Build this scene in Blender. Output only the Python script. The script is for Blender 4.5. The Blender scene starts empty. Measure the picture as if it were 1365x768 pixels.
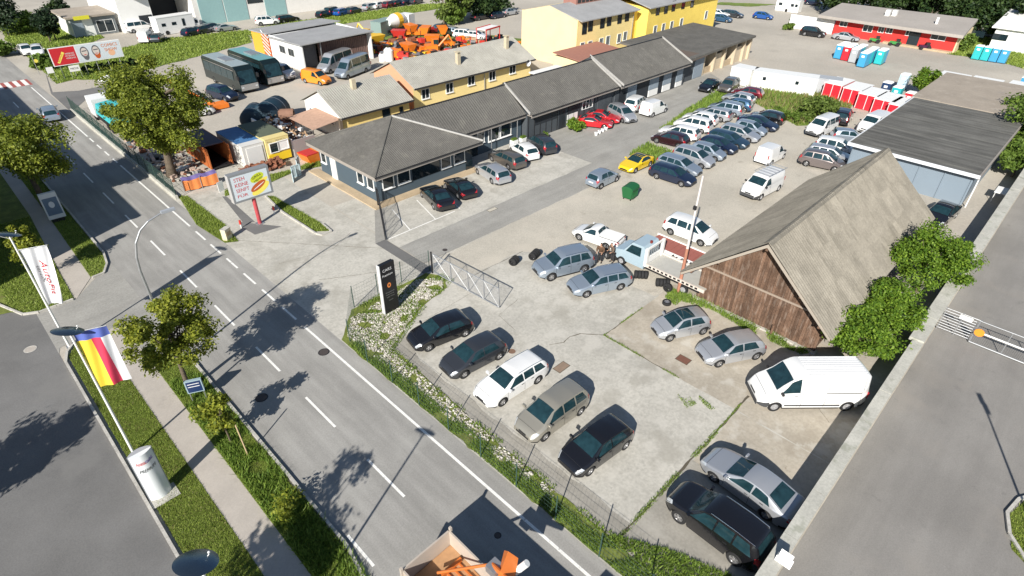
import bpy, bmesh, math, random
import numpy as np
from mathutils import Vector, Matrix
random.seed(7); rng = np.random.default_rng(7)
scene = bpy.context.scene
# ------------------------------------------------------------------ camera
FOC = 783.1; PITCH = math.radians(34.8); ROLL = math.radians(-0.95); CAMH = 24.0; AX = math.radians(44.1)
_r = np.array([1, 0, 0.]); _f = np.array([0, math.cos(PITCH), -math.sin(PITCH)]); _d = np.array([0, -math.sin(PITCH), -math.cos(PITCH)])
_c, _s = math.cos(ROLL), math.sin(ROLL)
_W = np.array([[math.sin(AX), -math.cos(AX), 0], [math.cos(AX), math.sin(AX), 0], [0, 0, 1]])
CM = np.array([_c * _r + _s * _d, -_s * _r + _c * _d, _f]) @ _W
cam_data = bpy.data.cameras.new('camera'); cam = bpy.data.objects.new('camera', cam_data); scene.collection.objects.link(cam)
cam.matrix_world = Matrix(((CM[0][0], -CM[1][0], -CM[2][0], 0), (CM[0][1], -CM[1][1], -CM[2][1], 0), (CM[0][2], -CM[1][2], -CM[2][2], CAMH), (0, 0, 0, 1)))
cam_data.sensor_width = 36; cam_data.lens = FOC * 36 / 1365; cam_data.clip_end = 3000; cam_data.clip_start = 0.5
scene.camera = cam
# ------------------------------------------------------------------ sky, sun, exposure
SUN_EL = math.radians(32); SD = math.radians(23.9)          # shadows fall towards +X, a little +Y
world = bpy.data.worlds.new('World'); scene.world = world; world.use_nodes = True
nt = world.node_tree; bg = nt.nodes['Background']; sky = nt.nodes.new('ShaderNodeTexSky'); sky.sky_type = 'NISHITA'
sky.sun_disc = False; sky.sun_elevation = SUN_EL; sky.sun_rotation = math.atan2(-math.cos(SD), -math.sin(SD))
sky.air_density = 1.0; sky.dust_density = 0.4; sky.ozone_density = 1.6
nt.links.new(sky.outputs[0], bg.inputs[0]); bg.inputs[1].default_value = 0.062
sl = bpy.data.lights.new('sun', 'SUN'); sl.energy = 5.0; sl.angle = math.radians(0.5); sl.color = (1, .955, .88)
sun = bpy.data.objects.new('sun', sl); scene.collection.objects.link(sun)
_sd = Vector((math.cos(SD) * math.cos(SUN_EL), math.sin(SD) * math.cos(SUN_EL), -math.sin(SUN_EL)))
sun.rotation_euler = _sd.to_track_quat('-Z', 'Y').to_euler()
scene.view_settings.view_transform = 'Standard'; scene.view_settings.look = 'None'
scene.view_settings.exposure = 0.55; scene.view_settings.gamma = 1
# ------------------------------------------------------------------ helpers
COL = scene.collection
def G(x, y, z=0.0):
    """point of the place seen at pixel x, y of the survey photograph, at height z"""
    d = CM.T @ np.array([(x - 682.5) / FOC, (y - 384) / FOC, 1.]); t = (z - CAMH) / d[2]
    return Vector((d[0] * t, d[1] * t, z))
def tag(o, label=None, cat=None, group=None, kind=None):
    if label: o['label'] = label
    if cat: o['category'] = cat
    if group: o['group'] = group
    if kind: o['kind'] = kind
    return o
def thing(name, loc, label, cat, rz=0.0, group=None, kind=None):
    o = bpy.data.objects.new(name, None); COL.objects.link(o); o.empty_display_size = .3
    o.location = loc; o.rotation_euler = (0, 0, rz); return tag(o, label, cat, group, kind)
def kids(o): return [c for c in o.children]
class MB:
    def __init__(s): s.v = []; s.f = []; s.m = []
    def add(s, vs, fs, m=0):
        b = len(s.v); s.v += [tuple(v) for v in vs]; s.f += [tuple(b + i for i in f) for f in fs]; s.m += [m] * len(fs); return s
    def box(s, x0, x1, y0, y1, z0, z1, m=0):
        return s.add([(x0, y0, z0), (x1, y0, z0), (x1, y1, z0), (x0, y1, z0), (x0, y0, z1), (x1, y0, z1), (x1, y1, z1), (x0, y1, z1)],
                     [(0, 3, 2, 1), (4, 5, 6, 7), (0, 1, 5, 4), (1, 2, 6, 5), (2, 3, 7, 6), (3, 0, 4, 7)], m)
    def obox(s, c, ux, sx, sy, z0, z1, m=0):
        """box centred at c (xy), long axis ux"""
        ux = Vector((ux[0], ux[1], 0)).normalized(); uy = Vector((-ux.y, ux.x, 0)); c = Vector((c[0], c[1], 0)); p = []
        for z in (z0, z1):
            for a, b in ((-1, -1), (1, -1), (1, 1), (-1, 1)):
                q = c + ux * (a * sx / 2) + uy * (b * sy / 2); p.append((q.x, q.y, z))
        return s.add(p, [(0, 3, 2, 1), (4, 5, 6, 7), (0, 1, 5, 4), (1, 2, 6, 5), (2, 3, 7, 6), (3, 0, 4, 7)], m)
    def tube(s, p0, p1, r0, r1=None, n=8, m=0, cap=True):
        p0 = Vector(p0); p1 = Vector(p1); r1 = r0 if r1 is None else r1; d = (p1 - p0).normalized()
        a = d.cross(Vector((0, 0, 1)) if abs(d.z) < .9 else Vector((1, 0, 0))).normalized(); b = d.cross(a); vs = []
        for p, r in ((p0, r0), (p1, r1)):
            for i in range(n):
                t = 2 * math.pi * i / n; vs.append(p + (a * math.cos(t) + b * math.sin(t)) * r)
        fs = [(i, (i + 1) % n, n + (i + 1) % n, n + i) for i in range(n)]
        if cap: fs += [tuple(range(n - 1, -1, -1)), tuple(range(n, 2 * n))]
        return s.add(vs, fs, m)
    def path(s, pts, r, n=6, m=0):
        for a, b in zip(pts[:-1], pts[1:]): s.tube(a, b, r, n=n, m=m)
        return s
    def prism(s, poly, z0, z1, m=0):
        n = len(poly); vs = [(p[0], p[1], z0) for p in poly] + [(p[0], p[1], z1) for p in poly]
        return s.add(vs, [tuple(range(n - 1, -1, -1)), tuple(range(n, 2 * n))] + [(i, (i + 1) % n, n + (i + 1) % n, n + i) for i in range(n)], m)
    def slab(s, poly3, t, m=0):
        """thin solid from a planar 3D polygon, thickness t downwards"""
        n = len(poly3); vs = [tuple(p) for p in poly3] + [(p[0], p[1], p[2] - t) for p in poly3]
        return s.add(vs, [tuple(range(n)), tuple(range(2 * n - 1, n - 1, -1))] + [(i, n + i, n + (i + 1) % n, (i + 1) % n) for i in range(n)], m)
    def lathe(s, prof, n=16, c=(0, 0, 0), axis='z', m=0):
        vs = []
        for r, h in prof:
            for i in range(n):
                t = 2 * math.pi * i / n; a, b = r * math.cos(t), r * math.sin(t)
                vs.append((c[0] + a, c[1] + b, c[2] + h) if axis == 'z' else ((c[0] + a, c[1] + h, c[2] + b) if axis == 'y' else (c[0] + h, c[1] + a, c[2] + b)))
        k = len(prof); fs = [(j * n + i, j * n + (i + 1) % n, (j + 1) * n + (i + 1) % n, (j + 1) * n + i) for j in range(k - 1) for i in range(n)]
        return s.add(vs, fs, m)
    def mesh(s, name, mats, smooth=None, origin=None):
        me = bpy.data.meshes.new(name)
        vs = s.v if origin is None else [(a - origin[0], b - origin[1], c - origin[2]) for a, b, c in s.v]
        me.from_pydata(vs, [], s.f)
        for mt in (mats if isinstance(mats, (list, tuple)) else [mats]): me.materials.append(mt)
        if any(s.m): me.polygons.foreach_set('material_index', s.m)
        if smooth:
            me.polygons.foreach_set('use_smooth', [True] * len(s.f)); me.set_sharp_from_angle(angle=math.radians(smooth))
        me.update(); return me
    def build(s, name, mats, parent=None, smooth=None, world=True):
        """world=True: coordinates are world ones; they become local to an unrotated parent"""
        org = tuple(parent.location) if (parent is not None and world) else None
        o = bpy.data.objects.new(name, s.mesh(name, mats, smooth, org)); COL.objects.link(o)
        if parent is not None: o.parent = parent
        return o
def inst(name, me, parent=None, loc=(0, 0, 0), rot=(0, 0, 0), sc=None):
    o = bpy.data.objects.new(name, me); COL.objects.link(o); o.location = loc; o.rotation_euler = rot
    if sc is not None: o.scale = sc
    if parent is not None: o.parent = parent
    return o
def sub(parent_obj, name, mb, mats, root, smooth=None):
    """sub-part in world coordinates under a part that sits at its root's origin"""
    me = mb.mesh(name, mats, smooth, tuple(root.location)); o = bpy.data.objects.new(name, me); COL.objects.link(o); o.parent = parent_obj; return o
def copy_tree(o, parent=None):
    c = o.copy(); COL.objects.link(c)
    if parent is not None: c.parent = parent
    for ch in o.children: copy_tree(ch, c)
    return c
# ------------------------------------------------------------------ materials
def newmat(name):
    m = bpy.data.materials.new(name); m.use_nodes = True; n = m.node_tree.nodes; return m, n, m.node_tree.links, n['Principled BSDF']
def setp(p, **k):
    for a, b in k.items(): p.inputs[a.replace('_', ' ')].default_value = b
def plain(name, c, rough=.6, metal=0., coat=0., var=.06, vs=3.0, spec=.5):
    m, n, l, p = newmat(name)
    tc = n.new('ShaderNodeTexCoord'); no = n.new('ShaderNodeTexNoise'); no.inputs['Scale'].default_value = vs; no.inputs['Detail'].default_value = 5
    mx = n.new('ShaderNodeMix'); mx.data_type = 'RGBA'; l.new(tc.outputs['Object'], no.inputs['Vector']); l.new(no.outputs['Fac'], mx.inputs['Factor'])
    mx.inputs['A'].default_value = [x * (1 - var) for x in c] + [1]; mx.inputs['B'].default_value = [min(1, x * (1 + var)) for x in c] + [1]
    l.new(mx.outputs['Result'], p.inputs['Base Color']); setp(p, Roughness=rough, Metallic=metal)
    p.inputs['Coat Weight'].default_value = coat; p.inputs['Coat Roughness'].default_value = .06; p.inputs['Specular IOR Level'].default_value = spec
    return m
def ground(name, c, lo=.22, hi=.18, los=.16, his=9., rough=.92, bump=.25, bs=30., stains=(), streak=None, joints=None, world=True):
    """outdoor surface: two octaves of tone, stains [(color, scale, lo, hi, strength, seed)], streak=(axis, freq, amount)"""
    m, n, l, p = newmat(name)
    geo = n.new('ShaderNodeNewGeometry') if world else n.new('ShaderNodeTexCoord'); pos = geo.outputs['Position' if world else 'Object']
    def noise(sc, det=6, off=0, stretch=None):
        src = pos
        mp = n.new('ShaderNodeMapping'); l.new(src, mp.inputs['Vector']); mp.inputs['Location'].default_value = (off * 13.7, off * 7.1, off * 3.3)
        if stretch: mp.inputs['Scale'].default_value = stretch
        t = n.new('ShaderNodeTexNoise'); t.inputs['Scale'].default_value = sc; t.inputs['Detail'].default_value = det; t.inputs['Roughness'].default_value = .6; l.new(mp.outputs[0], t.inputs['Vector']); return t.outputs['Fac']
    def ramp(f, a, b, lo_, hi_):
        r = n.new('ShaderNodeMapRange'); r.interpolation_type = 'SMOOTHSTEP'; l.new(f, r.inputs[0]); r.inputs[1].default_value = a; r.inputs[2].default_value = b; r.inputs[3].default_value = lo_; r.inputs[4].default_value = hi_; return r.outputs[0]
    def mul(a, b):
        q = n.new('ShaderNodeMath'); q.operation = 'MULTIPLY'; l.new(a, q.inputs[0]); l.new(b, q.inputs[1]); return q.outputs[0]
    f = mul(ramp(noise(los), .3, .7, 1 - lo, 1 + lo), ramp(noise(his, 8, 1), .25, .75, 1 - hi, 1 + hi))
    if streak:
        ax, fr, am = streak; st = (fr, .12, 1) if ax == 'x' else (.12, fr, 1)
        f = mul(f, ramp(noise(1., 4, 2, st), .3, .7, 1 - am, 1 + am))
    vm = n.new('ShaderNodeVectorMath'); vm.operation = 'SCALE'; vm.inputs[0].default_value = c; l.new(f, vm.inputs['Scale']); cur = vm.outputs[0]
    for i, (sc_, s, a, b, st, *w) in enumerate(stains):
        k = ramp(noise(s, 5, 3 + i, w[0] if w else None), a, b, 0, st); mx = n.new('ShaderNodeMix'); mx.data_type = 'RGBA'; l.new(k, mx.inputs['Factor']); l.new(cur, mx.inputs['A']); mx.inputs['B'].default_value = (*sc_, 1); cur = mx.outputs['Result']
    l.new(cur, p.inputs['Base Color']); setp(p, Roughness=rough); p.inputs['Specular IOR Level'].default_value = .25
    if bump:
        bp = n.new('ShaderNodeBump'); bp.inputs['Strength'].default_value = bump; bp.inputs['Distance'].default_value = .02; l.new(noise(bs, 4, 9), bp.inputs['Height']); l.new(bp.outputs[0], p.inputs['Normal'])
    return m
def leafmat(name, dark, light, trans=.35, rough=.55):
    m, n, l, p = newmat(name); g = n.new('ShaderNodeNewGeometry'); r = n.new('ShaderNodeValToRGB')
    r.color_ramp.elements[0].color = (*dark, 1); r.color_ramp.elements[1].color = (*light, 1); e = r.color_ramp.elements.new(.6); e.color = tuple((a * .55 + b * .45) for a, b in zip(dark, light)) + (1,)
    l.new(g.outputs['Random Per Island'], r.inputs[0]); l.new(r.outputs[0], p.inputs['Base Color']); setp(p, Roughness=rough); p.inputs['Specular IOR Level'].default_value = .3
    t = n.new('ShaderNodeBsdfTranslucent'); l.new(r.outputs[0], t.inputs[0]); ms = n.new('ShaderNodeMixShader'); ms.inputs[0].default_value = trans
    l.new(p.outputs[0], ms.inputs[1]); l.new(t.outputs[0], ms.inputs[2]); l.new(ms.outputs[0], n['Material Output'].inputs[0]); return m
def paint(name, c, metal=.0, rough=.3):
    m = plain(name, c, rough, metal, 1.0, .02, 1.0); return m
M = {}
M['asphalt'] = ground('road asphalt', (.305, .295, .275), .07, .10, .25, 14, streak=('x', 1.3, .13), stains=[((.37, .36, .335), .5, .52, .72, .4), ((.12, .12, .12), 1.6, .74, .80, .35)])
M['asphalt_dark'] = ground('parking asphalt', (.165, .162, .158), .12, .12, .2, 16, stains=[((.21, .205, .195), .35, .5, .7, .5), ((.06, .06, .06), 2.2, .72, .8, .4)])
M['asphalt_right'] = ground('driveway asphalt', (.24, .228, .212), .10, .10, .18, 16, streak=('y', 1.0, .06), stains=[((.29, .265, .235), .3, .5, .7, .4), ((.12, .115, .11), .9, .62, .74, .35)])
M['yardasphalt'] = ground('yard asphalt', (.31, .30, .275), .08, .12, .4, 9, streak=('y', 1.2, .08), stains=[((.33, .31, .27), .8, .55, .75, .4)])
M['concrete'] = ground('yard concrete', (.455, .435, .385), .12, .13, .22, 6, stains=[((.33, .31, .265), .4, .50, .66, .6), ((.34, .325, .285), 3.2, .56, .66, .5), ((.54, .515, .46), .9, .5, .64, .6), ((.22, .20, .17), 2.6, .70, .78, .5)])
M['concrete2'] = ground('dirty concrete', (.43, .385, .315), .12, .10, .3, 6, streak=('x', .8, .06), stains=[((.30, .26, .205), .5, .50, .68, .55), ((.53, .50, .44), .9, .50, .66, .65), ((.20, .16, .12), 2.4, .66, .76, .5)])
M['concrete_dark'] = ground('stained concrete', (.33, .31, .27), .1, .1, .3, 7, streak=('x', 1.6, .12), stains=[((.38, .36, .32), .6, .52, .7, .5)])
M['gravel'] = ground('gravel lot', (.46, .425, .36), .10, .16, .15, 12, bump=.5, stains=[((.55, .50, .42), .3, .5, .7, .5), ((.27, .24, .19), .7, .6, .75, .5)])
M['base'] = ground('worn tarmac', (.42, .385, .33), .10, .10, .06, 4, stains=[((.52, .48, .41), .07, .48, .66, .6), ((.31, .285, .245), .16, .6, .75, .4)])
M['path'] = ground('footpath paving', (.43, .39, .345), .07, .07, .5, 14, stains=[((.28, .25, .22), 1.1, .6, .75, .4)])
M['soil'] = ground('lawn soil', (.15, .18, .04), .25, .3, 1.2, 14, bump=.6, stains=[((.13, .11, .045), 1.3, .58, .72, .7)])
M['meadow'] = ground('meadow', (.15, .21, .045), .25, .3, .25, 5, bump=.6, stains=[((.26, .23, .09), .5, .52, .68, .7), ((.10, .14, .03), .9, .55, .7, .6)])
M['kerb'] = ground('kerb stone', (.46, .44, .40), .15, .15, 1.5, 12)
M['white_line'] = ground('line paint', (.78, .77, .73), .06, .10, 2, 12, rough=.7, bump=0, stains=[((.35, .34, .32), 3.5, .60, .72, .7)])
M['red_line'] = ground('red road paint', (.36, .10, .085), .06, .10, 2, 12, rough=.7, bump=0)
M['wallcon'] = ground('weathered concrete wall', (.46, .45, .40), .12, .12, .6, 9, stains=[((.24, .25, .19), 1.2, .52, .7, .65), ((.60, .56, .48), .8, .6, .7, .5)])
M['glass'] = plain('window glass', (.012, .022, .028), .06, 0, 0, .1, .6, .8)
M['carglass'] = plain('car glass', (.012, .034, .042), .05, 0, 0, .75, 3.2, .7)
M['tyre'] = plain('tyre rubber', (.015, .015, .016), .85)
M['rim'] = plain('alloy rim', (.55, .55, .56), .3, .8)
M['steelrim'] = plain('wheel cover', (.42, .42, .43), .45, .3)
M['trim'] = plain('black trim', (.018, .018, .02), .5)
M['lamp'] = plain('headlamp glass', (.62, .65, .68), .12, .3, .6)
M['tail'] = plain('tail lamp red', (.38, .015, .02), .2, 0, .6)
M['plate'] = plain('number plate', (.78, .78, .78), .4)
M['chrome'] = plain('chrome', (.7, .7, .72), .18, 1)
M['galv'] = plain('galvanised steel', (.46, .47, .48), .42, .7, var=.15, vs=8)
M['blacksteel'] = plain('black steel', (.022, .022, .025), .5, .3)
M['white'] = plain('white paint', (.80, .80, .78), .45)
M['whiteplastic'] = plain('white sheet metal', (.78, .78, .76), .4, var=.05, vs=1.2)
M['greenfence'] = plain('green coated wire', (.035, .075, .06), .55)
M['wood'] = None
# ------------------------------------------------------------------ motor vehicles: analytic body surface, panels cut from it
def smoothstep(a, b, x): t = max(0., min(1., (x - a) / (b - a))); return t * t * (3 - 2 * t)
class Body:
    """x forward, half length L/2; top = side-profile knots [(x, z)], belt = shoulder height knots"""
    def __init__(s, L, W, top, belt, wb, wf, wr=.32, tum=.17, sill=.22, nose=.30, tail=.20, hood=.02):
        s.L, s.W, s.wb, s.wf, s.wr, s.tum, s.sill, s.nose, s.tailn, s.hood = L, W, wb, wf, wr, tum, sill, nose, tail, hood
        xs = np.linspace(-L / 2, L / 2, 401); t = sorted(top); z = np.interp(xs, [a for a, _ in t], [b for _, b in t])
        k = np.ones(13) / 13; zp = np.pad(z, 12, mode='edge'); zs = np.convolve(np.convolve(zp, k, 'same'), k, 'same')[12:-12]
        s.xs, s.zt = xs, zs; b = sorted(belt); s.zb = np.interp(xs, [a for a, _ in b], [c for _, c in b]); s.xf = L / 2 - wf; s.xr = s.xf - wb
        s.ztop = max(z)
    def top(s, x): return float(np.interp(x, s.xs, s.zt))
    def bel(s, x): return min(float(np.interp(x, s.xs, s.zb)), s.top(x) - .025)
    def low(s, x):
        z = s.sill + .10 * smoothstep(s.L / 2 - .35, s.L / 2, abs(x)); R = s.wr + .055
        for c in (s.xf, s.xr):
            d = abs(x - c)
            if d < R: z = max(z, s.wr + math.sqrt(R * R - d * d))
        return min(z, s.bel(x) - .03)
    def hw(s, x):
        a = s.nose if x > 0 else s.tailn; r = 1.0 if x > 0 else .8; q = max(0, abs(x) - (s.L / 2 - r)) / r
        return s.W / 2 * (1 - a * q ** 3.0)
    def P(s, x, t):
        """t in 0..1 lower side, 1..2 glasshouse, 2..3 roof to centre line"""
        t = max(0., min(3., t)); l, b, tp, w = s.low(x), s.bel(x), s.top(x), s.hw(x); gh = min(1., (tp - b) / .5); cr = .015 + .035 * gh
        re = max(b + .004, tp - cr); wbt = w * .965
        if t <= 1:
            z = l + (b - l) * t; q = (z - .52) / .5; return (x, w * (1 - .035 * abs(q) ** 2.2), z)
        wro = w * (.90 - .02 * gh) - s.tum * gh
        if t <= 2:
            u = t - 1; return (x, wbt * (1 - u) + wro * u + .018 * gh * math.sin(math.pi * u), b + (re - b) * u)
        u = t - 2; return (x, wro * (1 - u), re + (tp - re) * (1 - (1 - u) ** 2.2))
    def shell(s):
        L = s.L; X = set(np.round(np.linspace(-L / 2, L / 2, 37), 3))
        for c in (s.xf, s.xr):
            R = s.wr + .055
            for k in (1.02, .999, .93, .8, .6, .32, 0): X |= {round(c + k * R, 3), round(c - k * R, 3)}
        X |= {round(L / 2 - .02, 3), round(L / 2 - .06, 3), round(-L / 2 + .02, 3), round(-L / 2 + .06, 3)}
        X = sorted(X); T = [0, .06, .2, .4, .6, .8, .93, 1, 1.12, 1.4, 1.7, 1.92, 2, 2.12, 2.35, 2.65, 3]; n = len(T)
        vs = []; fs = []
        for x in X:
            for t in T: vs.append(s.P(x, t))
            for t in T[:-1][::-1]: p = s.P(x, t); vs.append((p[0], -p[1], p[2]))
        k = 2 * n - 1
        for i in range(len(X) - 1):
            for j in range(k - 1): a = i * k + j; fs.append((a, a + 1, a + k + 1, a + k))
        fs.append(tuple(range(k))[::-1]); fs.append(tuple(range((len(X) - 1) * k, len(X) * k)))
        m = MB(); m.add(vs, [f[::-1] for f in fs]); return m
    def patch(s, q, n=5, k=4, off=.007, side=1, m=None, mi=0):
        """q = four (x, t) corners in order; bilinear patch laid just above the surface"""
        m = m or MB(); g = []
        for i in range(n + 1):
            for j in range(k + 1):
                u, v = i / n, j / k
                x = (q[0][0] * (1 - u) + q[1][0] * u) * (1 - v) + (q[3][0] * (1 - u) + q[2][0] * u) * v
                t = (q[0][1] * (1 - u) + q[1][1] * u) * (1 - v) + (q[3][1] * (1 - u) + q[2][1] * u) * v
                x = max(-s.L / 2, min(s.L / 2, x)); p = Vector(s.P(x, t)); e = .01
                dx = Vector(s.P(min(x + e, s.L / 2), t)) - Vector(s.P(max(x - e, -s.L / 2), t))
                tt = (min(t + e, 3), max(t - e, 0)); dt = Vector(s.P(x, tt[0])) - Vector(s.P(x, tt[1])); nn = dt.cross(dx) * -1
                if t > 2.98: nn.y = 0
                nn = nn.normalized() if nn.length > 1e-9 else Vector((0, 1, 0))
                if nn.z < -.2 or (t <= 2 and nn.y < 0): nn = -nn
                p += nn * off; g.append((p.x, p.y * side, p.z))
        fs = [(i * (k + 1) + j, i * (k + 1) + j + 1, (i + 1) * (k + 1) + j + 1, (i + 1) * (k + 1) + j) for i in range(n) for j in range(k)]
        if side > 0: fs = [f[::-1] for f in fs]
        return m.add(g, fs, mi)
CARS = {}
# name: L, W, top knots, belt knots, wheelbase, front overhang, extra
h = lambda L, *a: [(L / 2 - d, z) for d, z in a]
SPECS = {
 'hatchback': dict(L=4.15, W=1.76, top=h(4.15, (0, .52), (.06, .66), (.3, .78), (1.02, .97), (1.72, 1.36), (2.1, 1.45), (2.9, 1.45), (3.55, 1.38), (3.72, 1.30), (3.98, .98), (4.1, .86), (4.15, .55)), belt=h(4.15, (0, .5), (.3, .68), (1.0, .86), (4.15, .95)), wb=2.58, wf=.83, win=[(1.12, 1.82, 2.32), (2.38, 2.42, 3.28)], ws=(1.06, 1.78), rw=(3.68, 4.0), q=None),
 'small_car': dict(L=3.75, W=1.66, top=h(3.75, (0, .52), (.06, .66), (.25, .78), (.85, .98), (1.5, 1.38), (1.85, 1.46), (2.7, 1.46), (3.3, 1.38), (3.42, 1.32), (3.62, .98), (3.7, .86), (3.75, .55)), belt=h(3.75, (0, .5), (.3, .68), (.9, .86), (3.75, .96)), wb=2.42, wf=.72, win=[(.98, 1.6, 2.1), (2.16, 2.2, 2.98)], ws=(.9, 1.55), rw=(3.4, 3.64), q=None),
 'estate': dict(L=4.6, W=1.80, top=h(4.6, (0, .50), (.06, .64), (.3, .76), (1.15, .96), (1.9, 1.36), (2.3, 1.44), (3.4, 1.44), (4.1, 1.40), (4.25, 1.33), (4.5, .98), (4.56, .8), (4.6, .55)), belt=h(4.6, (0, .5), (.3, .66), (1.1, .86), (4.6, .95)), wb=2.68, wf=.90, win=[(1.25, 1.98, 2.5), (2.56, 2.6, 3.3), (3.38, 3.4, 4.02)], ws=(1.2, 1.95), rw=(4.22, 4.5), rail=1),
 'saloon': dict(L=4.75, W=1.83, top=h(4.75, (0, .48), (.06, .62), (.35, .75), (1.3, .95), (2.1, 1.34), (2.5, 1.42), (3.0, 1.41), (3.4, 1.34), (4.15, 1.04), (4.6, .98), (4.7, .88), (4.75, .55)), belt=h(4.75, (0, .48), (.35, .66), (1.2, .86), (4.75, .93)), wb=2.72, wf=.92, win=[(1.4, 2.15, 2.7), (2.76, 2.8, 3.52)], ws=(1.34, 2.12), rw=(3.42, 4.1)),
 'suv': dict(L=4.6, W=1.90, top=h(4.6, (0, .62), (.06, .85), (.3, .98), (1.15, 1.12), (1.75, 1.62), (2.1, 1.74), (3.4, 1.74), (4.1, 1.68), (4.25, 1.6), (4.48, 1.15), (4.55, .95), (4.6, .6)), belt=h(4.6, (0, .6), (.3, .86), (1.1, 1.02), (4.6, 1.1)), wb=2.75, wf=.86, win=[(1.2, 1.82, 2.4), (2.46, 2.5, 3.25), (3.33, 3.35, 4.0)], ws=(1.18, 1.74), rw=(4.22, 4.46), rail=1, wr=.37, sill=.32),
 'people_carrier': dict(L=4.4, W=1.80, top=h(4.4, (0, .55), (.06, .72), (.25, .84), (.85, 1.06), (1.65, 1.52), (2.05, 1.64), (3.2, 1.64), (3.95, 1.57), (4.08, 1.48), (4.3, 1.05), (4.36, .85), (4.4, .55)), belt=h(4.4, (0, .52), (.3, .74), (.9, .94), (4.4, 1.04)), wb=2.70, wf=.85, win=[(.95, 1.62, 2.2), (2.27, 2.3, 3.1), (3.18, 3.2, 3.85)], ws=(.9, 1.7), rw=(4.06, 4.3)),
 'coupe': dict(L=4.25, W=1.80, top=h(4.25, (0, .45), (.06, .58), (.35, .70), (1.4, .88), (2.15, 1.24), (2.5, 1.30), (3.0, 1.28), (3.9, .98), (4.2, .85), (4.25, .5)), belt=h(4.25, (0, .45), (.35, .62), (1.3, .82), (4.25, .88)), wb=2.5, wf=.88, win=[(1.5, 2.2, 3.3)], ws=(1.42, 2.18), rw=(3.05, 3.85)),
 'small_van': dict(L=4.3, W=1.80, top=h(4.3, (0, .6), (.06, .8), (.3, .92), (.95, 1.12), (1.6, 1.68), (1.95, 1.82), (4.1, 1.84), (4.25, 1.74), (4.3, .6)), belt=h(4.3, (0, .58), (.3, .8), (1.0, 1.0), (4.3, 1.05)), wb=2.7, wf=.82, tum=.08, win=[(1.1, 1.68, 2.2)], ws=(.98, 1.62), rw=None),
 'van': dict(L=5.0, W=1.95, top=h(5.0, (0, .65), (.06, .92), (.35, 1.10), (.9, 1.30), (1.6, 1.84), (1.95, 1.96), (4.8, 1.97), (4.95, 1.88), (5.0, .65)), belt=h(5.0, (0, .6), (.35, .98), (1.0, 1.15), (5.0, 1.2)), wb=3.1, wf=.88, tum=.09, wr=.34, sill=.28, win=[(1.05, 1.65, 2.2)], ws=(.95, 1.58), rw=None),
 'minibus': dict(L=4.9, W=1.90, top=h(4.9, (0, .65), (.06, .92), (.35, 1.08), (.9, 1.26), (1.6, 1.82), (1.95, 1.94), (4.65, 1.94), (4.82, 1.84), (4.9, .65)), belt=h(4.9, (0, .6), (.35, .98), (1.0, 1.12), (4.9, 1.15)), wb=3.0, wf=.88, tum=.12, wr=.34, sill=.26, win=[(1.05, 1.65, 2.2), (2.3, 2.3, 3.4), (3.48, 3.48, 4.6)], ws=(.95, 1.58), rw=(4.76, 4.86)),
 'large_van': dict(L=6.0, W=2.05, top=h(6.0, (0, .7), (.06, 1.0), (.5, 1.25), (.85, 1.42), (1.6, 2.20), (2.1, 2.50), (5.7, 2.52), (5.95, 2.40), (6.0, .7)), belt=h(6.0, (0, .65), (.5, 1.08), (1.0, 1.28), (6.0, 1.32)), wb=4.03, wf=.95, tum=.10, wr=.35, sill=.34, nose=.26, win=[(1.0, 1.55, 2.1)], ws=(.88, 1.62), rw=None),
 'sprinter_bus': dict(L=6.9, W=2.0, top=h(6.9, (0, .75), (.06, 1.0), (.5, 1.2), (.95, 1.38), (1.7, 2.15), (2.2, 2.6), (6.6, 2.62), (6.85, 2.5), (6.9, .7)), belt=h(6.9, (0, .65), (.5, 1.05), (1.0, 1.22), (6.9, 1.3)), wb=4.3, wf=1.0, tum=.12, wr=.35, sill=.34, win=[(1.15, 1.7, 2.3), (2.5, 2.5, 4.4), (4.5, 4.5, 6.5)], ws=(.98, 1.68), rw=None),
 'pickup_cab': dict(L=4.2, W=1.68, top=h(4.2, (0, .5), (.06, .64), (.3, .76), (.95, .92), (1.6, 1.32), (1.9, 1.40), (2.15, 1.40), (2.35, 1.30), (2.45, .98), (2.5, .96), (4.15, .96), (4.2, .6)), belt=h(4.2, (0, .5), (.3, .66), (1.0, .84), (2.4, .9), (2.6, .93), (4.2, .93)), wb=2.45, wf=.80, tum=.16, win=[(1.08, 1.68, 2.25)], ws=(1.0, 1.6), rw=(2.3, 2.44)),
}
def wheel_mesh(r, w, cover=False):
    m = MB(); m.lathe([(r * .60, -w / 2), (r * .93, -w / 2), (r, -w / 2 + .03), (r, w / 2 - .03), (r * .93, w / 2), (r * .60, w / 2), (r * .60, -w / 2)], 20, axis='y')
    a = m.mesh('wheel', M['tyre'], 40); q = MB(); y = w / 2 - .02
    q.lathe([(r * .60, -w / 2 + .02), (r * .62, y), (r * .53, y + .012), (r * .50, y - .05)], 20, axis='y', m=0)
    q.lathe([(0.001, y - .06), (r * .5, y - .06)], 20, axis='y', m=0 if cover else 1)
    for i in range(5):
        t = 2 * math.pi * i / 5; c, s_ = math.cos(t), math.sin(t); hw = r * (.10 if not cover else .03); p = []
        for rr in (0, r * .56):
            for sg in (-1, 1):
                for yy in (y - .05, y): p.append((rr * c - sg * hw * s_, yy, rr * s_ + sg * hw * c))
        q.add(p, [(0, 1, 3, 2), (4, 6, 7, 5), (1, 5, 7, 3), (0, 2, 6, 4), (0, 4, 5, 1), (2, 3, 7, 6)])
    q.lathe([(.001, y + .015), (r * .14, y + .012), (r * .16, y - .03)], 10, axis='y')
    return a, q.mesh('rim', [M['rim'] if not cover else M['steelrim'], M['trim']], 40)
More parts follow.
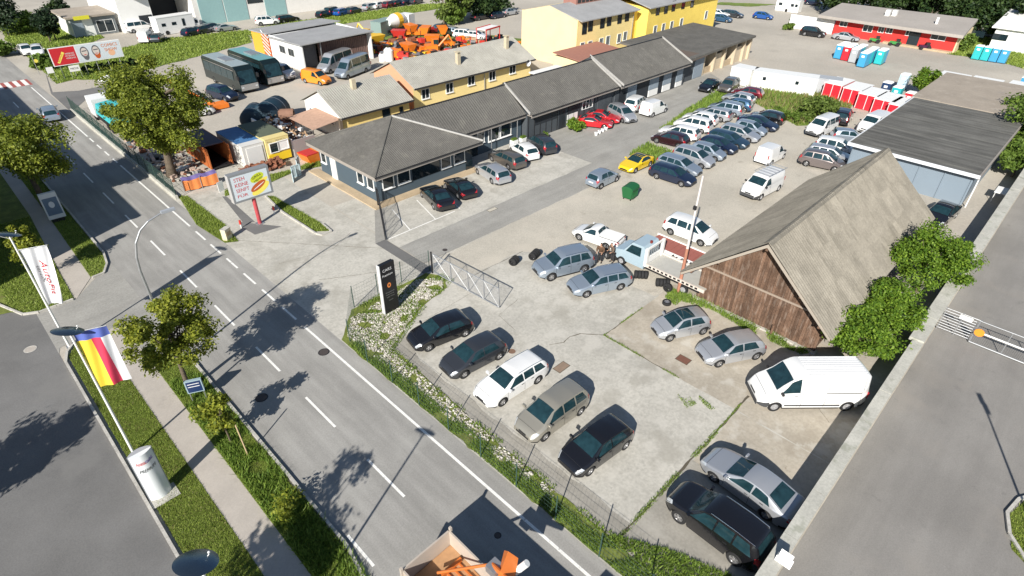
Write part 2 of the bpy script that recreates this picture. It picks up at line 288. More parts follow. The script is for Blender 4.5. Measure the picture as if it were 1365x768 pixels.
def make_car(kind):
    sp = dict(SPECS[kind]); L = sp['L']; X = lambda d: L / 2 - d
    b = Body(L, sp['W'], sp['top'], sp['belt'], sp['wb'], sp['wf'], sp.get('wr', .315), sp.get('tum', .17), sp.get('sill', .22), sp.get('nose', .30), sp.get('tail', .20))
    root = bpy.data.objects.new('proto', None); out = {'root': root, 'L': L, 'W': sp['W'], 'b': b, 'parts': []}
    def part(name, me, near=False, loc=(0, 0, 0), rz=0, child=None): out['parts'].append((name, me, near, loc, rz, child))
    body = b.shell()
    # dark floor pan and wheel housings close the shell
    body.box(X(sp['wf']) - sp['wb'] - .5, X(sp['wf']) + .5, -sp['W'] / 2 + .24, sp['W'] / 2 - .24, .2, .62, 1)
    body.box(b.xr + b.wr + .08, b.xf - b.wr - .08, -sp['W'] / 2 + .05, sp['W'] / 2 - .05, .2, .5, 1)
    part('body', body.mesh('body', [M['white'], M['trim']], 38))
    w0, w1 = sp['ws']; m = MB()
    for s in (1, -1): b.patch([(X(w0), 2.10), (X(w1), 2.06), (X(w1), 3), (X(w0), 3)], 5, 5, side=s, m=m)
    part('windscreen', m.mesh('windscreen', M['carglass'], 60))
    if sp['rw']:
        r0, r1 = sp['rw']; m = MB()
        for s in (1, -1): b.patch([(X(r1), 2.12), (X(r0), 2.12), (X(r0), 3), (X(r1), 3)], 4, 4, side=s, m=m)
        part('rear_window', m.mesh('rear_window', M['carglass'], 60))
    nW = len(sp['win'])
    for i, (a, c, d) in enumerate(sp['win']):
        lastw = (i == nW - 1)
        for s in (1, -1):
            e = d + (.16 if lastw and kind not in ('large_van', 'van', 'small_van', 'minibus', 'sprinter_bus', 'pickup_cab') else 0)
            m = b.patch([(X(e if lastw else d), 1.10), (X(a), 1.14), (X(c), 1.90), (X(d - (.08 if lastw else 0)), 1.90)], 5, 3, side=s)
            part('side_window', m.mesh('side_window', M['carglass'], 60))
    van = kind in ('large_van', 'van', 'small_van', 'sprinter_bus', 'minibus')
    for s in (1, -1):
        m = b.patch([(X(.42), 1.0), (X(.05), .80), (X(.035), 1.8), (X(.34), 2.0)], 4, 4, off=.010, side=s)
        part('headlight', m.mesh('headlight', M['lamp'], 60))
        if kind in ('saloon', 'coupe', 'pickup_cab'): m = b.patch([(-L / 2 + .02, .72), (-L / 2 + .24, .74), (-L / 2 + .20, 1.6), (-L / 2 + .03, 2.3)], 3, 3, off=.010, side=s)
        elif van: m = MB().box(-L / 2 - .02, -L / 2 + .05, s * (sp['W'] / 2 * .80 - .06), s * (sp['W'] / 2 * .80 + .03), .85, 1.25) if s > 0 else MB().box(-L / 2 - .02, -L / 2 + .05, -(sp['W'] / 2 * .80 + .03), -(sp['W'] / 2 * .80 - .06), .85, 1.25)
        else: m = b.patch([(-L / 2 + .02, .72), (-L / 2 + .26, .78), (-L / 2 + .28, 1.25), (-L / 2 + .08, 2.2)], 3, 4, off=.010, side=s)
        part('tail_light', m.mesh('tail_light', M['tail'], 60))
        xm = X(sp['win'][0][0] + .10); zm = b.bel(xm) + .06; ym = b.hw(xm) * .97
        m = MB().obox((xm, s * (ym + .10)), (0, 1), .20, .11, zm, zm + .13); m.obox((xm + .03, s * (ym + .0)), (0, 1), .08, .05, zm, zm + .05)
        part('wing_mirror', m.mesh('wing_mirror', M['white'] if not van else M['trim'], 30))
    zf = b.low(L / 2); zt_ = b.top(L / 2); m = MB(); wv = b.hw(L / 2)
    m.box(L / 2 - .01, L / 2 + .012, -wv * .72, wv * .72, zf + .04, zf + .16); m.box(L / 2 - .05, L / 2 + .008, -wv * .42, wv * .42, zt_ - .10, zt_ + .015)
    for s in (1, -1): b.patch([(X(.5), .02), (X(.02), .02), (X(.02), .20), (X(.5), .16)], 3, 1, off=.012, side=s, m=m)
    part('front_grille', m.mesh('front_grille', M['trim']))
    m = MB()
    for s in (1, -1):
        b.patch([(-L / 2 + .45, .02), (-L / 2 + .01, .02), (-L / 2 + .01, .22), (-L / 2 + .45, .18)], 3, 1, off=.012, side=s, m=m)
    part('rear_bumper', m.mesh('rear_bumper', M['trim']))
    part('number_plate', MB().box(-L / 2 - .012, -L / 2 + .0, -.26, .26, .62 if not van else .7, .73 if not van else .81).mesh('number_plate', M['plate']), True)
    # door shut lines
    m = MB(); cuts = [sp['win'][0][0] + .02] + [w[2] + .03 for w in sp['win'][:2]]
    for i, d in enumerate(cuts):
        for s in (1, -1):
            x = X(d)
            if abs(x - b.xr) < b.wr + .05: continue
            b.patch([(x - .009, .08), (x + .009, .08), (x + .009, 1.05), (x - .009, 1.05)], 1, 6, off=.003, side=s, m=m)
    for s in (1, -1): b.patch([(X(.36), 2.02), (X(.345), 2.02), (X(.345), 3), (X(.36), 3)], 1, 4, off=.003, side=s, m=m)
    part('door_gap', m.mesh('door_gap', M['trim']), True)
    if sp.get('rail'):
        for s in (1, -1):
            p = [Vector(b.P(X(d), 2.0)) + Vector((0, -.02, .045)) for d in (sp['ws'][1] + .35, sp['ws'][1] + .9, 3.3, sp['rw'][0] - .1)]
            m = MB(); m.path([(q.x, q.y * s, q.z) for q in p], .018, 6)
            for q in (p[0], p[1], p[2], p[3]): m.tube((q.x, q.y * s, q.z), (q.x, q.y * s, q.z - .06), .015, n=5)
            part('roof_rail', m.mesh('roof_rail', M['chrome']), True)
    for s in (1, -1):
        m = MB(); x = X(sp['win'][0][2] - .14); p = Vector(b.P(x, .86)); m.box(x - .09, x + .09, p.y - .005, p.y + .02, p.z - .012, p.z + .012)
        if len(sp['win']) > 1: x = X(sp['win'][1][2] - .2); p = Vector(b.P(x, .86)); m.box(x - .09, x + .09, p.y - .005, p.y + .02, p.z - .012, p.z + .012)
        if s < 0: m.v = [(a, -c_, d_) for a, c_, d_ in m.v]
        part('door_handle', m.mesh('door_handle', M['trim']), True)
    wm, rm = wheel_mesh(b.wr, .205, van); out['wheel'] = (wm, rm)
    yw = sp['W'] / 2 - .125
    for x in (b.xf, b.xr):
        for s in (1, -1): part('wheel', wm, False, (x, s * yw, b.wr), 0 if s > 0 else math.pi, rm)
    CARS[kind] = out; return out
PAINT = {
 'black': paint('black car paint', (.008, .008, .010), 0, .22), 'darkgrey': paint('dark grey metallic', (.055, .06, .07), .5, .3), 'white': paint('white car paint', (.74, .74, .73), 0, .28),
 'beige': paint('champagne metallic', (.34, .32, .27), .45, .34), 'silver': paint('silver metallic', (.50, .515, .54), .55, .33), 'steel': paint('blue silver metallic', (.34, .40, .47), .55, .33),
 'navy': paint('navy car paint', (.010, .018, .045), .2, .22), 'blue': paint('blue car paint', (.01, .08, .32), .2, .28), 'midblue': paint('mid blue metallic', (.05, .12, .22), .4, .3), 'red': paint('red car paint', (.50, .012, .02), 0, .28), 'darkred': paint('dark red metallic', (.14, .008, .02), .3, .3),
 'yellow': paint('yellow car paint', (.74, .50, .015), 0, .3), 'orange': paint('orange car paint', (.80, .26, .02), 0, .35), 'brown': paint('grey brown metallic', (.20, .17, .165), .5, .32), 'maroon': paint('black maroon metallic', (.035, .010, .016), .3, .25), 'bronze': paint('bronze grey metallic', (.15, .135, .12), .5, .32), 'petrol': paint('petrol blue paint', (.02, .05, .085), .3, .28)}
def car(kind, col, p1, p2, label, group=None, cat='car', name='parked_car', near=True, extra=None, roofcol=None, fwd=None):
    """p1, p2: ground contact of the front and rear wheel on the side we see (survey pixels), or fwd=(x, y, heading) in metres"""
    c = CARS.get(kind) or make_car(kind); b = c['b']
    if fwd: cx, cy, hd = fwd[0], fwd[1], math.radians(fwd[2])
    else:
        a, r = G(*p1), G(*p2); d = (a - r); d.z = 0; hd = math.atan2(d.y, d.x); mid = (a + r) / 2; nrm = Vector((-math.sin(hd), math.cos(hd), 0))
        if nrm.dot(mid) < 0: nrm = -nrm
        ctr = mid + nrm * (c['W'] / 2 - .10); off = (b.xf + b.xr) / 2; cx = ctr.x - off * math.cos(hd); cy = ctr.y - off * math.sin(hd)
    root = thing(name, (cx, cy, 0), label, cat, hd, group)
    for nm, me, nr, loc, rz, child in c['parts']:
        if nr and not near: continue
        o = inst(nm, me, root, loc, (0, 0, rz))
        if nm in ('body', 'wing_mirror') and not (nm == 'wing_mirror' and me.materials[0] is M['trim']):
            o.material_slots[0].link = 'OBJECT'; o.material_slots[0].material = PAINT[col]
        if child is not None: inst('rim', child, o)
    if extra: extra(root, c, b)
    return root
def ex_sunroof(root, c, b, front=1.72, rear=2.9):
    m = MB(); X = lambda d: c['L'] / 2 - d
    for s in (1, -1): b.patch([(X(front), 2.12), (X(rear), 2.12), (X(rear), 3), (X(front), 3)], 4, 4, off=.006, side=s, m=m)
    m.build('roof_glass', M['carglass'], root, 60, world=False)
def ex_blackroof(root, c, b): ex_sunroof(root, c, b, 2.15, 3.1)
def ex_bumper(root, c, b, s):
    X = lambda d: c['L'] / 2 - d; m = b.patch([(X(.62), .02), (X(.0), .02), (X(.0), .62), (X(.55), .45)], 6, 3, off=.013, side=s)
    if s > 0: m.box(c['L'] / 2 - .02, c['L'] / 2 + .016, -b.hw(c['L'] / 2) * .98, b.hw(c['L'] / 2) * .98, .34, .62)
    m.build('front_bumper', BUMP, root, 60, world=False)
BUMP = plain('dark grey bumper plastic', (.05, .052, .056), .6)
def ex_rack(root, c, b):
    for s in (-1, 1): ex_bumper(root, c, b, s)
    X = lambda d: c['L'] / 2 - d; z = b.ztop + .14
    for d in (1.9, 2.5, 3.1, 3.7, 4.3, 4.8):
        m = MB(); m.tube((X(d), -.8, z), (X(d), .8, z), .025, n=6)
        for s in (-1, 1): m.tube((X(d), s * .72, z), (X(d), s * .72, z - .16), .02, n=6)
        m.build('rack_bar', M['galv'], root, world=False)
    for s in (-1, 1): MB().tube((X(1.8), s * .8, z + .03), (X(4.9), s * .8, z + .03), .025, n=6).build('rack_rail', M['galv'], root, world=False)
def ex_vanside(root, c, b):
    X = lambda d: c['L'] / 2 - d; kx = (b.xf - b.wr - .12, b.xr + b.wr + .12)
    for s in (-1, 1):
        m = MB(); b.patch([(kx[1], .12), (kx[0], .12), (kx[0], .22), (kx[1], .22)], 6, 1, off=.012, side=s, m=m); m.build('side_moulding', M['trim'], root, world=False)
    for s in (-1, 1):
        m = MB()
        for d in (2.32, 3.62, 5.55):
            if abs(X(d) - b.xr) > b.wr + .06: b.patch([(X(d) - .010, .06), (X(d) + .010, .06), (X(d) + .010, 1.9), (X(d) - .010, 1.9)], 1, 8, off=.004, side=s, m=m)
        b.patch([(X(5.5), 1.02), (X(3.6), 1.02), (X(3.6), 1.05), (X(5.5), 1.05)], 6, 1, off=.006, side=s, m=m); m.build('door_gap', M['trim'], root, world=False)
        ex_bumper(root, c, b, s)
    m = MB(); k = 9
    for i in range(k):
        y = -.72 + 1.44 * i / (k - 1); m.box(X(5.6), X(2.4), y - .018, y + .018, b.ztop - .03 - abs(y) * .035, b.ztop + .012 - abs(y) * .03)
    o = m.build('roof_rib', M['white'], root, world=False); o.material_slots[0].link = 'OBJECT'; o.material_slots[0].material = PAINT['white']
def ex_bed(root, c, b):
    X = lambda d: c['L'] / 2 - d
    MB().box(X(4.12), X(2.56), -.70, .70, .955, 1.01).build('load_cover', M['white'], root, world=False)
    MB().box(X(4.14), X(2.52), -.73, .73, .93, .975).build('load_cover_edge', M['trim'], root, world=False)
# ------------------------------------------------------------------ the ground and what is laid on it
def sheet(name, pts, z, mat, label, cat='ground'):
    m = MB(); m.add([(p[0], p[1], z) for p in pts], [tuple(range(len(pts)))]); o = m.build(name, mat)
    nz = o.data.polygons[0].normal.z
    if nz < 0: o.data.flip_normals()
    return tag(o, label, cat, kind='structure')
def rect(x0, x1, y0, y1): return [(x0, y0), (x1, y0), (x1, y1), (x0, y1)]
def px(*ps): return [tuple(G(a, b)[:2]) for a, b in ps]
def rough(pts, amp=.25, step=.8, seed=1):
    """irregular outline for sheets whose edge is worn or overgrown"""
    r = random.Random(seed); out = []; n = len(pts)
    for i in range(n):
        a = Vector((*pts[i], 0)); b = Vector((*pts[(i + 1) % n], 0)); k = max(1, int((b - a).length / step)); d = (b - a).normalized(); nn = Vector((-d.y, d.x, 0))
        for j in range(k): q = a.lerp(b, j / k) + nn * (r.uniform(-amp, amp) if j else 0); out.append((q.x, q.y))
    return out
sheet('ground', rect(-400, 900, -400, 900), -.012, M['base'], 'pale worn tarmac ground of the whole trading estate')
sheet('road', rect(5.62, 12.95, -60, 400), .0, M['asphalt'], 'grey two lane asphalt road running past the car yard', 'road')
sheet('parking_lot', rect(-60, .12, -60, 60), -.002, M['asphalt_dark'], 'dark asphalt parking lot in the left foreground', 'parking lot')
ent = [(.12, 38.3), (.3, 38.9), (2.3, 39.0), (5.62, 31.0), (5.62, 50), (5.4, 48.3), (4.6, 46.4), (2.4, 43.9), (.8, 43.8), (.12, 43.8)]
sheet('side_entrance', ent, .003, M['yardasphalt'], 'pale asphalt entrance from the road to the parking lot', 'entrance')
sheet('driveway', rect(-60, 400, -120, 1.22), .001, M['asphalt_right'], 'brown grey asphalt driveway beyond the concrete wall', 'driveway')
sheet('yard_floor', [(12.95, 1.7), (31.6, 1.7), (31.6, 30.9), (22.3, 30.9), (22.3, 60), (12.95, 60)], .002, M['concrete'], 'light concrete floor of the used car yard', 'yard')
sheet('forecourt', [(22.4, 34.1), (47, 34.1), (47, 44), (22.4, 44)], .0015, M['concrete'], 'pale concrete forecourt in front of the slate blue office', 'forecourt')
sheet('yard_corner', rect(13.2, 20.5, 1.8, 7.0), .006, M['concrete_dark'], 'stained darker concrete in the near corner of the yard', 'yard')
sheet('dirty_slab', rough([(25.25, 1.8), (34.5, 1.8), (34.5, 16.1), (25.25, 16.1)], .06), .005, M['concrete2'], 'brownish dirty concrete slab in front of the barn', 'yard')
sheet('dirty_slab', rough([(20.5, 1.8), (25.2, 1.8), (25.2, 6.9), (20.5, 6.9)], .05), .0055, M['concrete2'], 'brownish dirty concrete under the silver saloon', 'yard')
sheet('gravel_lot', rough([(31.3, 16.3), (90, 11), (92, 30), (50, 31), (22.5, 30.8), (22.4, 27.3), (28.8, 27.1), (31.0, 24.5)], .1), .004, M['gravel'], 'beige gravel lot where the used cars are parked', 'gravel lot')
sheet('yard_lane', rough([(22.4, 31.0), (47, 30.6), (60, 34.5), (84, 38.5), (88, 43.5), (46.9, 44), (46.9, 34.2), (22.4, 34.2)], .05), .0045, M['yardasphalt'], 'grey asphalt lane along the low garage building', 'lane')
sheet('gate_threshold', [(21.4, 36.0), (22.35, 36.0), (22.35, 29.8), (21.4, 29.8)], .008, M['asphalt_dark'], 'dark asphalt strip across the yard gateway', 'threshold')
sheet('gate_threshold', [(21.4, 36.0), (22.35, 35.6), (25.5, 40.6), (24.7, 40.9)], .0075, M['yardasphalt'], 'grey asphalt strip between gateway and office corner', 'threshold')
sheet('stained_apron', rough([(13.6, 2.5), (15.3, 2.5), (15.3, 22.5), (16.5, 26), (14.6, 25)], .1), .0085, M['concrete_dark'], 'tyre marked concrete apron inside the road fence', 'yard')
sheet('asphalt_patch', px((60, 95), (70, 123), (105, 121), (150, 112), (155, 118), (120, 128), (95, 150), (68, 125)), .006, M['asphalt_dark'], 'dark asphalt patch where the side road leaves the street', 'asphalt patch')
sheet('billboard_pad', px((320, 296), (376, 302), (340, 313), (322, 303)), .0075, M['asphalt_dark'], 'dark concrete pad at the foot of the red billboard post', 'pad')
sheet('asphalt_band', px((296, 262), (302, 262), (340, 296), (325, 298)), .0065, M['asphalt_dark'], 'dark repaired strip left of the billboard post', 'asphalt patch')
# lawns and meadows (soil colour; the blades stand on them)
lawns = {
 'lawnA': [(.35, -10), (2.4, -10), (2.4, 37.2), (1.9, 38.9), (1.2, 38.7), (.45, 37.6)],
 'lawnB': [(3.8, -10), (5.42, -10), (5.42, 12), (5.0, 13.8), (5.42, 15.6), (5.5, 33), (3.8, 34)],
 'lawnC': [(3.95, 46.2), (4.8, 46.3), (5.3, 47.3), (5.55, 49), (5.55, 100), (4.4, 100), (4.2, 60)],
 'lawnD': [(-1.0, 45.2), (-.4, 44.3), (.9, 43.9), (2.35, 44.1), (2.5, 47.8), (3.1, 60), (3.3, 100), (-14, 100), (-14, 49.5)],
 'lawnE': px((238, 262), (262, 300), (300, 324), (318, 322), (300, 300), (258, 268), (250, 262)),
 'lawnF': px((355, 262), (376, 280), (421, 309), (440, 308), (428, 298), (365, 262)),
 'lawnG': px((300, 255), (330, 240), (395, 225), (425, 210), (428, 222), (395, 228), (360, 244), (300, 262)),
 'lawnR': [(22, -12), (26.2, -5.6), (28.1, -5.15), (30, -5.6), (33, -8), (36, -14)]}
LN = {'lawnA': 'narrow grass strip between parking lot and footpath', 'lawnB': 'narrow grass verge between footpath and road', 'lawnC': 'shaded grass verge beyond the side entrance', 'lawnD': 'lawn in the shade left of the far footpath',
      'lawnE': 'grass margin at the road below the big tree', 'lawnF': 'thin grass island beside the billboard', 'lawnG': 'grass bank in front of the coloured containers', 'lawnR': 'small patch of grass in the bottom right corner'}
for k, p in lawns.items(): sheet('lawn', p, .02 if k not in ('lawnE', 'lawnG') else .012, M['soil'], LN[k] + ', bare soil under the blades', 'lawn')
sheet('footpath', [(2.4, -10), (3.8, -10), (3.8, 38.5), (2.4, 39.0)], .012, M['path'], 'pinkish paved footpath between two grass strips', 'footpath')
sheet('footpath', [(2.45, 43.9), (3.95, 46.2), (4.25, 60), (4.4, 120), (3.0, 120), (3.0, 60)], .012, M['path'], 'shaded footpath beyond the side entrance', 'footpath')
meadows = [(px((20, 60), (75, 112), (100, 106), (150, 106), (215, 88), (335, 57), (330, 40), (215, 52), (120, 75), (60, 80)), 'rough grass verge behind the roadside advertising'),
           (px((335, 52), (420, 38), (640, 3), (560, 6), (400, 28), (330, 40)), 'long green verge between the estate roads'),
           (px((8, 55), (60, 82), (140, 50), (110, 36), (70, 30), (0, 30)), 'lawn around the dark cypress'),
           (px((985, 125), (1040, 157), (1062, 168), (1118, 163), (1150, 125), (1060, 112), (1030, 108), (990, 118)), 'weedy ground in front of the white containers'),
           (px((838, 206), (862, 190), (905, 205), (893, 222), (850, 214)), 'tuft of rough grass between the parked cars'),
           (px((1262, 72), (1290, 45), (1365, 60), (1365, 92), (1330, 82)), 'grass bank behind the blue portable toilets'),
           (px((880, 190), (960, 138), (985, 120), (960, 118), (910, 150), (880, 172)), 'thin weeds beside the front cars'),
           (px((1000, 9), (1035, 6), (960, 3), (950, 6)), 'green verge beyond the yellow building')]
for i, (p, lb) in enumerate(meadows): sheet('meadow', rough(p, .35, 1.2, i), .008 + .0005 * i, M['meadow'], lb, 'meadow')
# grass blades
def blades(name, polys, dens, hgt, wid, mat, label, z=.015, seed=3, kind='stuff', cat='grass', patchy=.0):
    r = np.random.default_rng(seed); V = []
    for poly in polys:
        P = np.array(poly); x0, y0 = P.min(0); x1, y1 = P.max(0); n = int((x1 - x0) * (y1 - y0) * dens); q = r.uniform((x0, y0), (x1, y1), (n, 2))
        ins = np.zeros(n, bool); j = len(P) - 1
        for i in range(len(P)):
            xi, yi = P[i]; xj, yj = P[j]; c = ((yi > q[:, 1]) != (yj > q[:, 1])) & (q[:, 0] < (xj - xi) * (q[:, 1] - yi) / (yj - yi + 1e-12) + xi); ins ^= c; j = i
        if patchy:
            f = np.sin(q[:, 0] * 1.9 + 1.3 * np.sin(q[:, 1] * 1.1)) * np.sin(q[:, 1] * 1.7 + 1.1 * np.sin(q[:, 0] * .9)); ins &= f > -1 + 2 * patchy * r.uniform(.5, 1, n)
        V.append(q[ins])
    q = np.concatenate(V); n = len(q); a = r.uniform(0, 2 * math.pi, n); hh = hgt * r.uniform(.4, 1.25, n); w = wid * r.uniform(.6, 1.3, n)
    lx = r.normal(0, .45, n) * hh; ly = r.normal(0, .45, n) * hh; v = np.zeros((n, 3, 3)); v[:, 0, 0] = q[:, 0] - np.cos(a) * w; v[:, 0, 1] = q[:, 1] - np.sin(a) * w; v[:, 1, 0] = q[:, 0] + np.cos(a) * w; v[:, 1, 1] = q[:, 1] + np.sin(a) * w
    v[:, 2, 0] = q[:, 0] + lx; v[:, 2, 1] = q[:, 1] + ly; v[:, :2, 2] = z; v[:, 2, 2] = z + hh
    o = rawmesh(name, v.reshape(-1, 3), 3, mat); tag(o, label, cat, kind=kind); return o
def rawmesh(name, v, k, mat):
    n = len(v) // k; me = bpy.data.meshes.new(name); me.vertices.add(len(v)); me.vertices.foreach_set('co', v.astype(np.float32).ravel())
    me.loops.add(len(v)); me.loops.foreach_set('vertex_index', np.arange(len(v), dtype=np.int32)); me.polygons.add(n); me.polygons.foreach_set('loop_start', np.arange(n, dtype=np.int32) * k)
    me.update(calc_edges=True); me.materials.append(mat); o = bpy.data.objects.new(name, me); COL.objects.link(o); return o
M['grass'] = leafmat('grass blades', (.14, .21, .028), (.36, .44, .09), .3)
M['drygrass'] = leafmat('dry grass', (.16, .15, .05), (.36, .31, .14), .3)
M['weed'] = leafmat('weeds', (.10, .18, .025), (.28, .38, .07), .3)
blades('grass', [lawns['lawnA'], lawns['lawnB']], 1300, .075, .016, M['grass'], 'short mown grass on the two strips beside the footpath', seed=3)
blades('grass', [[(3.8, 8), (5.4, 12), (5.5, 15), (5.5, 31), (3.85, 31)]], 460, .27, .030, M['weed'], 'taller weeds in the verge beside the road', seed=23, patchy=.25)
blades('grass', [lawns['lawnA']], 240, .06, .02, M['drygrass'], 'dry blades in the mown strip', seed=24, patchy=.45)
blades('grass', [lawns['lawnC'], [(-1.0, 45.2), (-.4, 44.3), (.9, 43.9), (2.35, 44.1), (2.5, 47.8), (3.0, 60), (-1, 60)]], 300, .12, .03, M['grass'], 'mown grass beyond the side entrance', seed=4)
blades('grass', [lawns['lawnE'], lawns['lawnF'], lawns['lawnG']], 380, .16, .028, M['grass'], 'rough grass around the billboard and the containers', seed=5)
blades('grass', [lawns['lawnR']], 500, .12, .02, M['grass'], 'mown grass in the bottom right corner', seed=6)
blades('grass', [meadows[0][0], meadows[1][0], meadows[2][0]], 30, .24, .10, M['grass'], 'tall grass on the verges of the far estate road', seed=7)
blades('grass', [meadows[3][0], meadows[4][0], meadows[6][0]], 45, .38, .06, M['weed'], 'weeds growing among the parked cars', seed=8)
blades('grass', [meadows[3][0]], 12, .7, .06, M['drygrass'], 'dry tall stems in front of the white containers', seed=9)
blades('grass', [meadows[5][0]], 30, .25, .10, M['grass'], 'grass on the bank behind the blue toilets', seed=10)
# kerbs: stones laid end to end
KS = MB().box(-.49, .49, -.07, .07, 0, .13).mesh('kerb_stone', M['kerb'])
def kerb(pts, label, z=0, step=1.0):
    root = thing('kerb', (pts[0][0], pts[0][1], z), label, 'kerb', kind='structure'); L = 0
    for a, b in zip(pts[:-1], pts[1:]):
        a = Vector((*a, 0)); b = Vector((*b, 0)); d = (b - a).length; n = max(1, round(d / step)); an = math.atan2(b.y - a.y, b.x - a.x)
        for i in range(n): p = a.lerp(b, (i + .5) / n); inst('kerb_stone', KS, root, (p.x - pts[0][0], p.y - pts[0][1], random.uniform(-.008, .008)), (0, 0, an), (d / n / 1.0, 1, 1))
    return root
def arc(c, r, a0, a1, n): return [(c[0] + r * math.cos(math.radians(a0 + (a1 - a0) * i / n)), c[1] + r * math.sin(math.radians(a0 + (a1 - a0) * i / n))) for i in range(n + 1)]
kerb([(.2, 8), (.2, 37.0), (.5, 38.0), (1.2, 38.9)], 'pale kerb along the dark parking lot')
kerb([(5.0, 12.2), (5.3, 13.6), (5.58, 15.2), (5.6, 33.0)], 'pale kerb between the grass verge and the road')
kerb([(5.65, 70), (5.65, 49.2), (5.35, 47.3), (4.8, 46.1), (4.0, 46.0)], 'kerb at the corner of the shaded verge')
kerb([(-2.6, 50), (-1.0, 45.6), (-.5, 44.3), (.3, 43.85), (2.3, 43.95)], 'curved pale kerb around the lawn beside the parking entrance')
kerb([(25.9, -6.2), (27, -5.35), (28.2, -5.05), (29.5, -5.3), (31, -6.2)], 'kerb around the bottom right grass')
kerb(px((354, 262), (376, 283), (421, 312)) + px((430, 314), (442, 309), (430, 299)), 'kerb around the thin grass island')
# road markings
LM = 'white painted line on the road'
mk = MB()
def dash(x, y0, y1, w=.13): return tag(MB().box(x - w / 2, x + w / 2, y0, y1, .001, .006).build('road_marking', M['white_line']), None, None, kind='structure')
def markings(label, segs, w=.13, mat='white_line'):
    root = thing('lane_marking', (segs[0][0], segs[0][1], 0), label, 'road marking', kind='structure')
    for x, y0, y1 in segs: MB().box(x - w / 2, x + w / 2, y0, y1, .001, .006).build('dash', M[mat], root)
markings('dashed white centre line of the road', [(8.87, 15.45 + 6.05 * k - (6.05 if k < 0 else 0), 18.5 + 6.05 * k - (6.05 if k < 0 else 0)) for k in range(0, 14)])
markings('solid white edge line on the yard side of the road', [(12.02, -20, 30.3)], .14)
markings('broken white edge line across the yard entrance', [(12.02, 31.4 + 2.9 * k, 33.3 + 2.9 * k) for k in range(6)], .14)
markings('solid white edge line further up the road', [(12.02, 49, 66.5), (12.02, 77.5, 103)], .14)
markings('broken white edge line beside the big tree', [(12.02, 67.4 + 2.6 * k, 68.9 + 2.6 * k) for k in range(4)], .14)
markings('short dashes of a turning lane at the lower edge', [(5.88, 13.6, 15.6), (5.88, 10.2, 12.2)])
root = thing('crosswalk', (6, 104.5, 0), 'red and white painted zebra crossing at the top of the road', 'crosswalk', kind='structure')
MB().box(5.7, 12.5, 104.4, 108.0, .001, .005).build('crossing_field', M['red_line'], root)
for k in range(7): MB().box(5.95 + k * .95, 6.45 + k * .95, 104.5, 107.9, .005, .009).build('stripe', M['white_line'], root)
# parking bay lines by the office
root = thing('bay_lines', (24.6, 35.8, 0), 'thin white parking bay lines in front of the office', 'bay lines', kind='structure')
MB().box(22.6, 29.6, 35.80, 35.90, .004, .008).build('bay_line', M['white_line'], root)
for x0 in (24.7, 27.4, 30.2): MB().add([(x0, 35.9, .0085), (x0 + .1, 35.9, .0085), (x0 + 1.2, 39.9, .0085), (x0 + 1.1, 39.9, .0085)], [(0, 1, 2, 3)]).build('bay_line', M['white_line'], root)
# joints with weeds, cracks, manholes, patches
M['joint'] = plain('joint filler', (.10, .085, .06), .95)
def joint(pts, w, label, z=.0105, seed=1):
    m = MB(); r = random.Random(seed)
    for a, b in zip(pts[:-1], pts[1:]):
        a = Vector((*a, 0)); b = Vector((*b, 0)); k = max(2, int((b - a).length / .35)); d = (b - a).normalized(); nn = Vector((-d.y, d.x, 0)); P = []
        for i in range(k + 1): q = a.lerp(b, i / k) + nn * r.uniform(-.03, .03); ww = w * r.uniform(.5, 1.5) / 2; P.append((q + nn * ww, q - nn * ww))
        for (p, q), (s, t) in zip(P[:-1], P[1:]): m.add([(p.x, p.y, z), (q.x, q.y, z), (t.x, t.y, z), (s.x, s.y, z)], [(0, 1, 2, 3)])
    tag(m.build('pavement_joint', M['joint']), label, 'joint', kind='structure')
joint([(25.25, 16.15), (25.25, 10.6)], .07, 'weedy joint between light and dirty concrete', seed=2)
joint([(25.25, 16.15), (29.5, 16.1)], .06, 'weedy joint running towards the tow truck', seed=3)
joint([(22.0, 18.0), (22.9, 17.5), (23.6, 17.6), (24.3, 17.3), (25.25, 16.15)], .05, 'curved crack in the yard concrete', seed=4)
joint([(13.4, 7.0), (23.2, 7.0), (26.8, 7.05)], .10, 'overgrown joint across the lower yard', seed=5)
joint([(15.5, 34.5), (20.7, 31.5)], .03, 'fine joint in the entrance concrete', seed=6)
joint([(22.2, 27.2), (29, 27.0)], .04, 'fine joint near the wheels in the yard', seed=7)
joint([(13, 45), (21.4, 35)], .03, 'diagonal joint in the entrance concrete', seed=8)
def strip_poly(a, b, w): a = Vector((*a, 0)); b = Vector((*b, 0)); d = (b - a).normalized(); n = Vector((-d.y, d.x, 0)) * w; return [tuple((a + n)[:2]), tuple((a - n)[:2]), tuple((b - n)[:2]), tuple((b + n)[:2])]
blades('weeds', [strip_poly((25.25, 16.2), (25.22, 10.6), .08), strip_poly((25.2, 16.15), (29.5, 16.1), .05), strip_poly((13.2, 7.0), (23, 7.0), .13), strip_poly((23, 7.0), (26.8, 7.05), .05), [(23.4, 9.0), (24.1, 8.8), (24.6, 10.2), (24.2, 10.4)], [(24.2, 8.0), (24.5, 7.9), (24.8, 9), (24.5, 9)]], 900, .09, .018, M['weed'], 'weeds sprouting from the joints of the yard concrete', seed=12, patchy=.55)
blades('weeds', [[(33.2, 15.0), (33.15, 6.0), (32.5, 6.4), (32.2, 9.5), (32.7, 12.5), (32.0, 14.9)], [(31.3, 14.6), (33, 14.7), (32.9, 16), (31.6, 15.7)]], 420, .28, .03, M['weed'], 'weeds along the foot of the wooden barn gable', seed=13, patchy=.3)
MH = plain('cast iron', (.085, .07, .065), .7, .3)
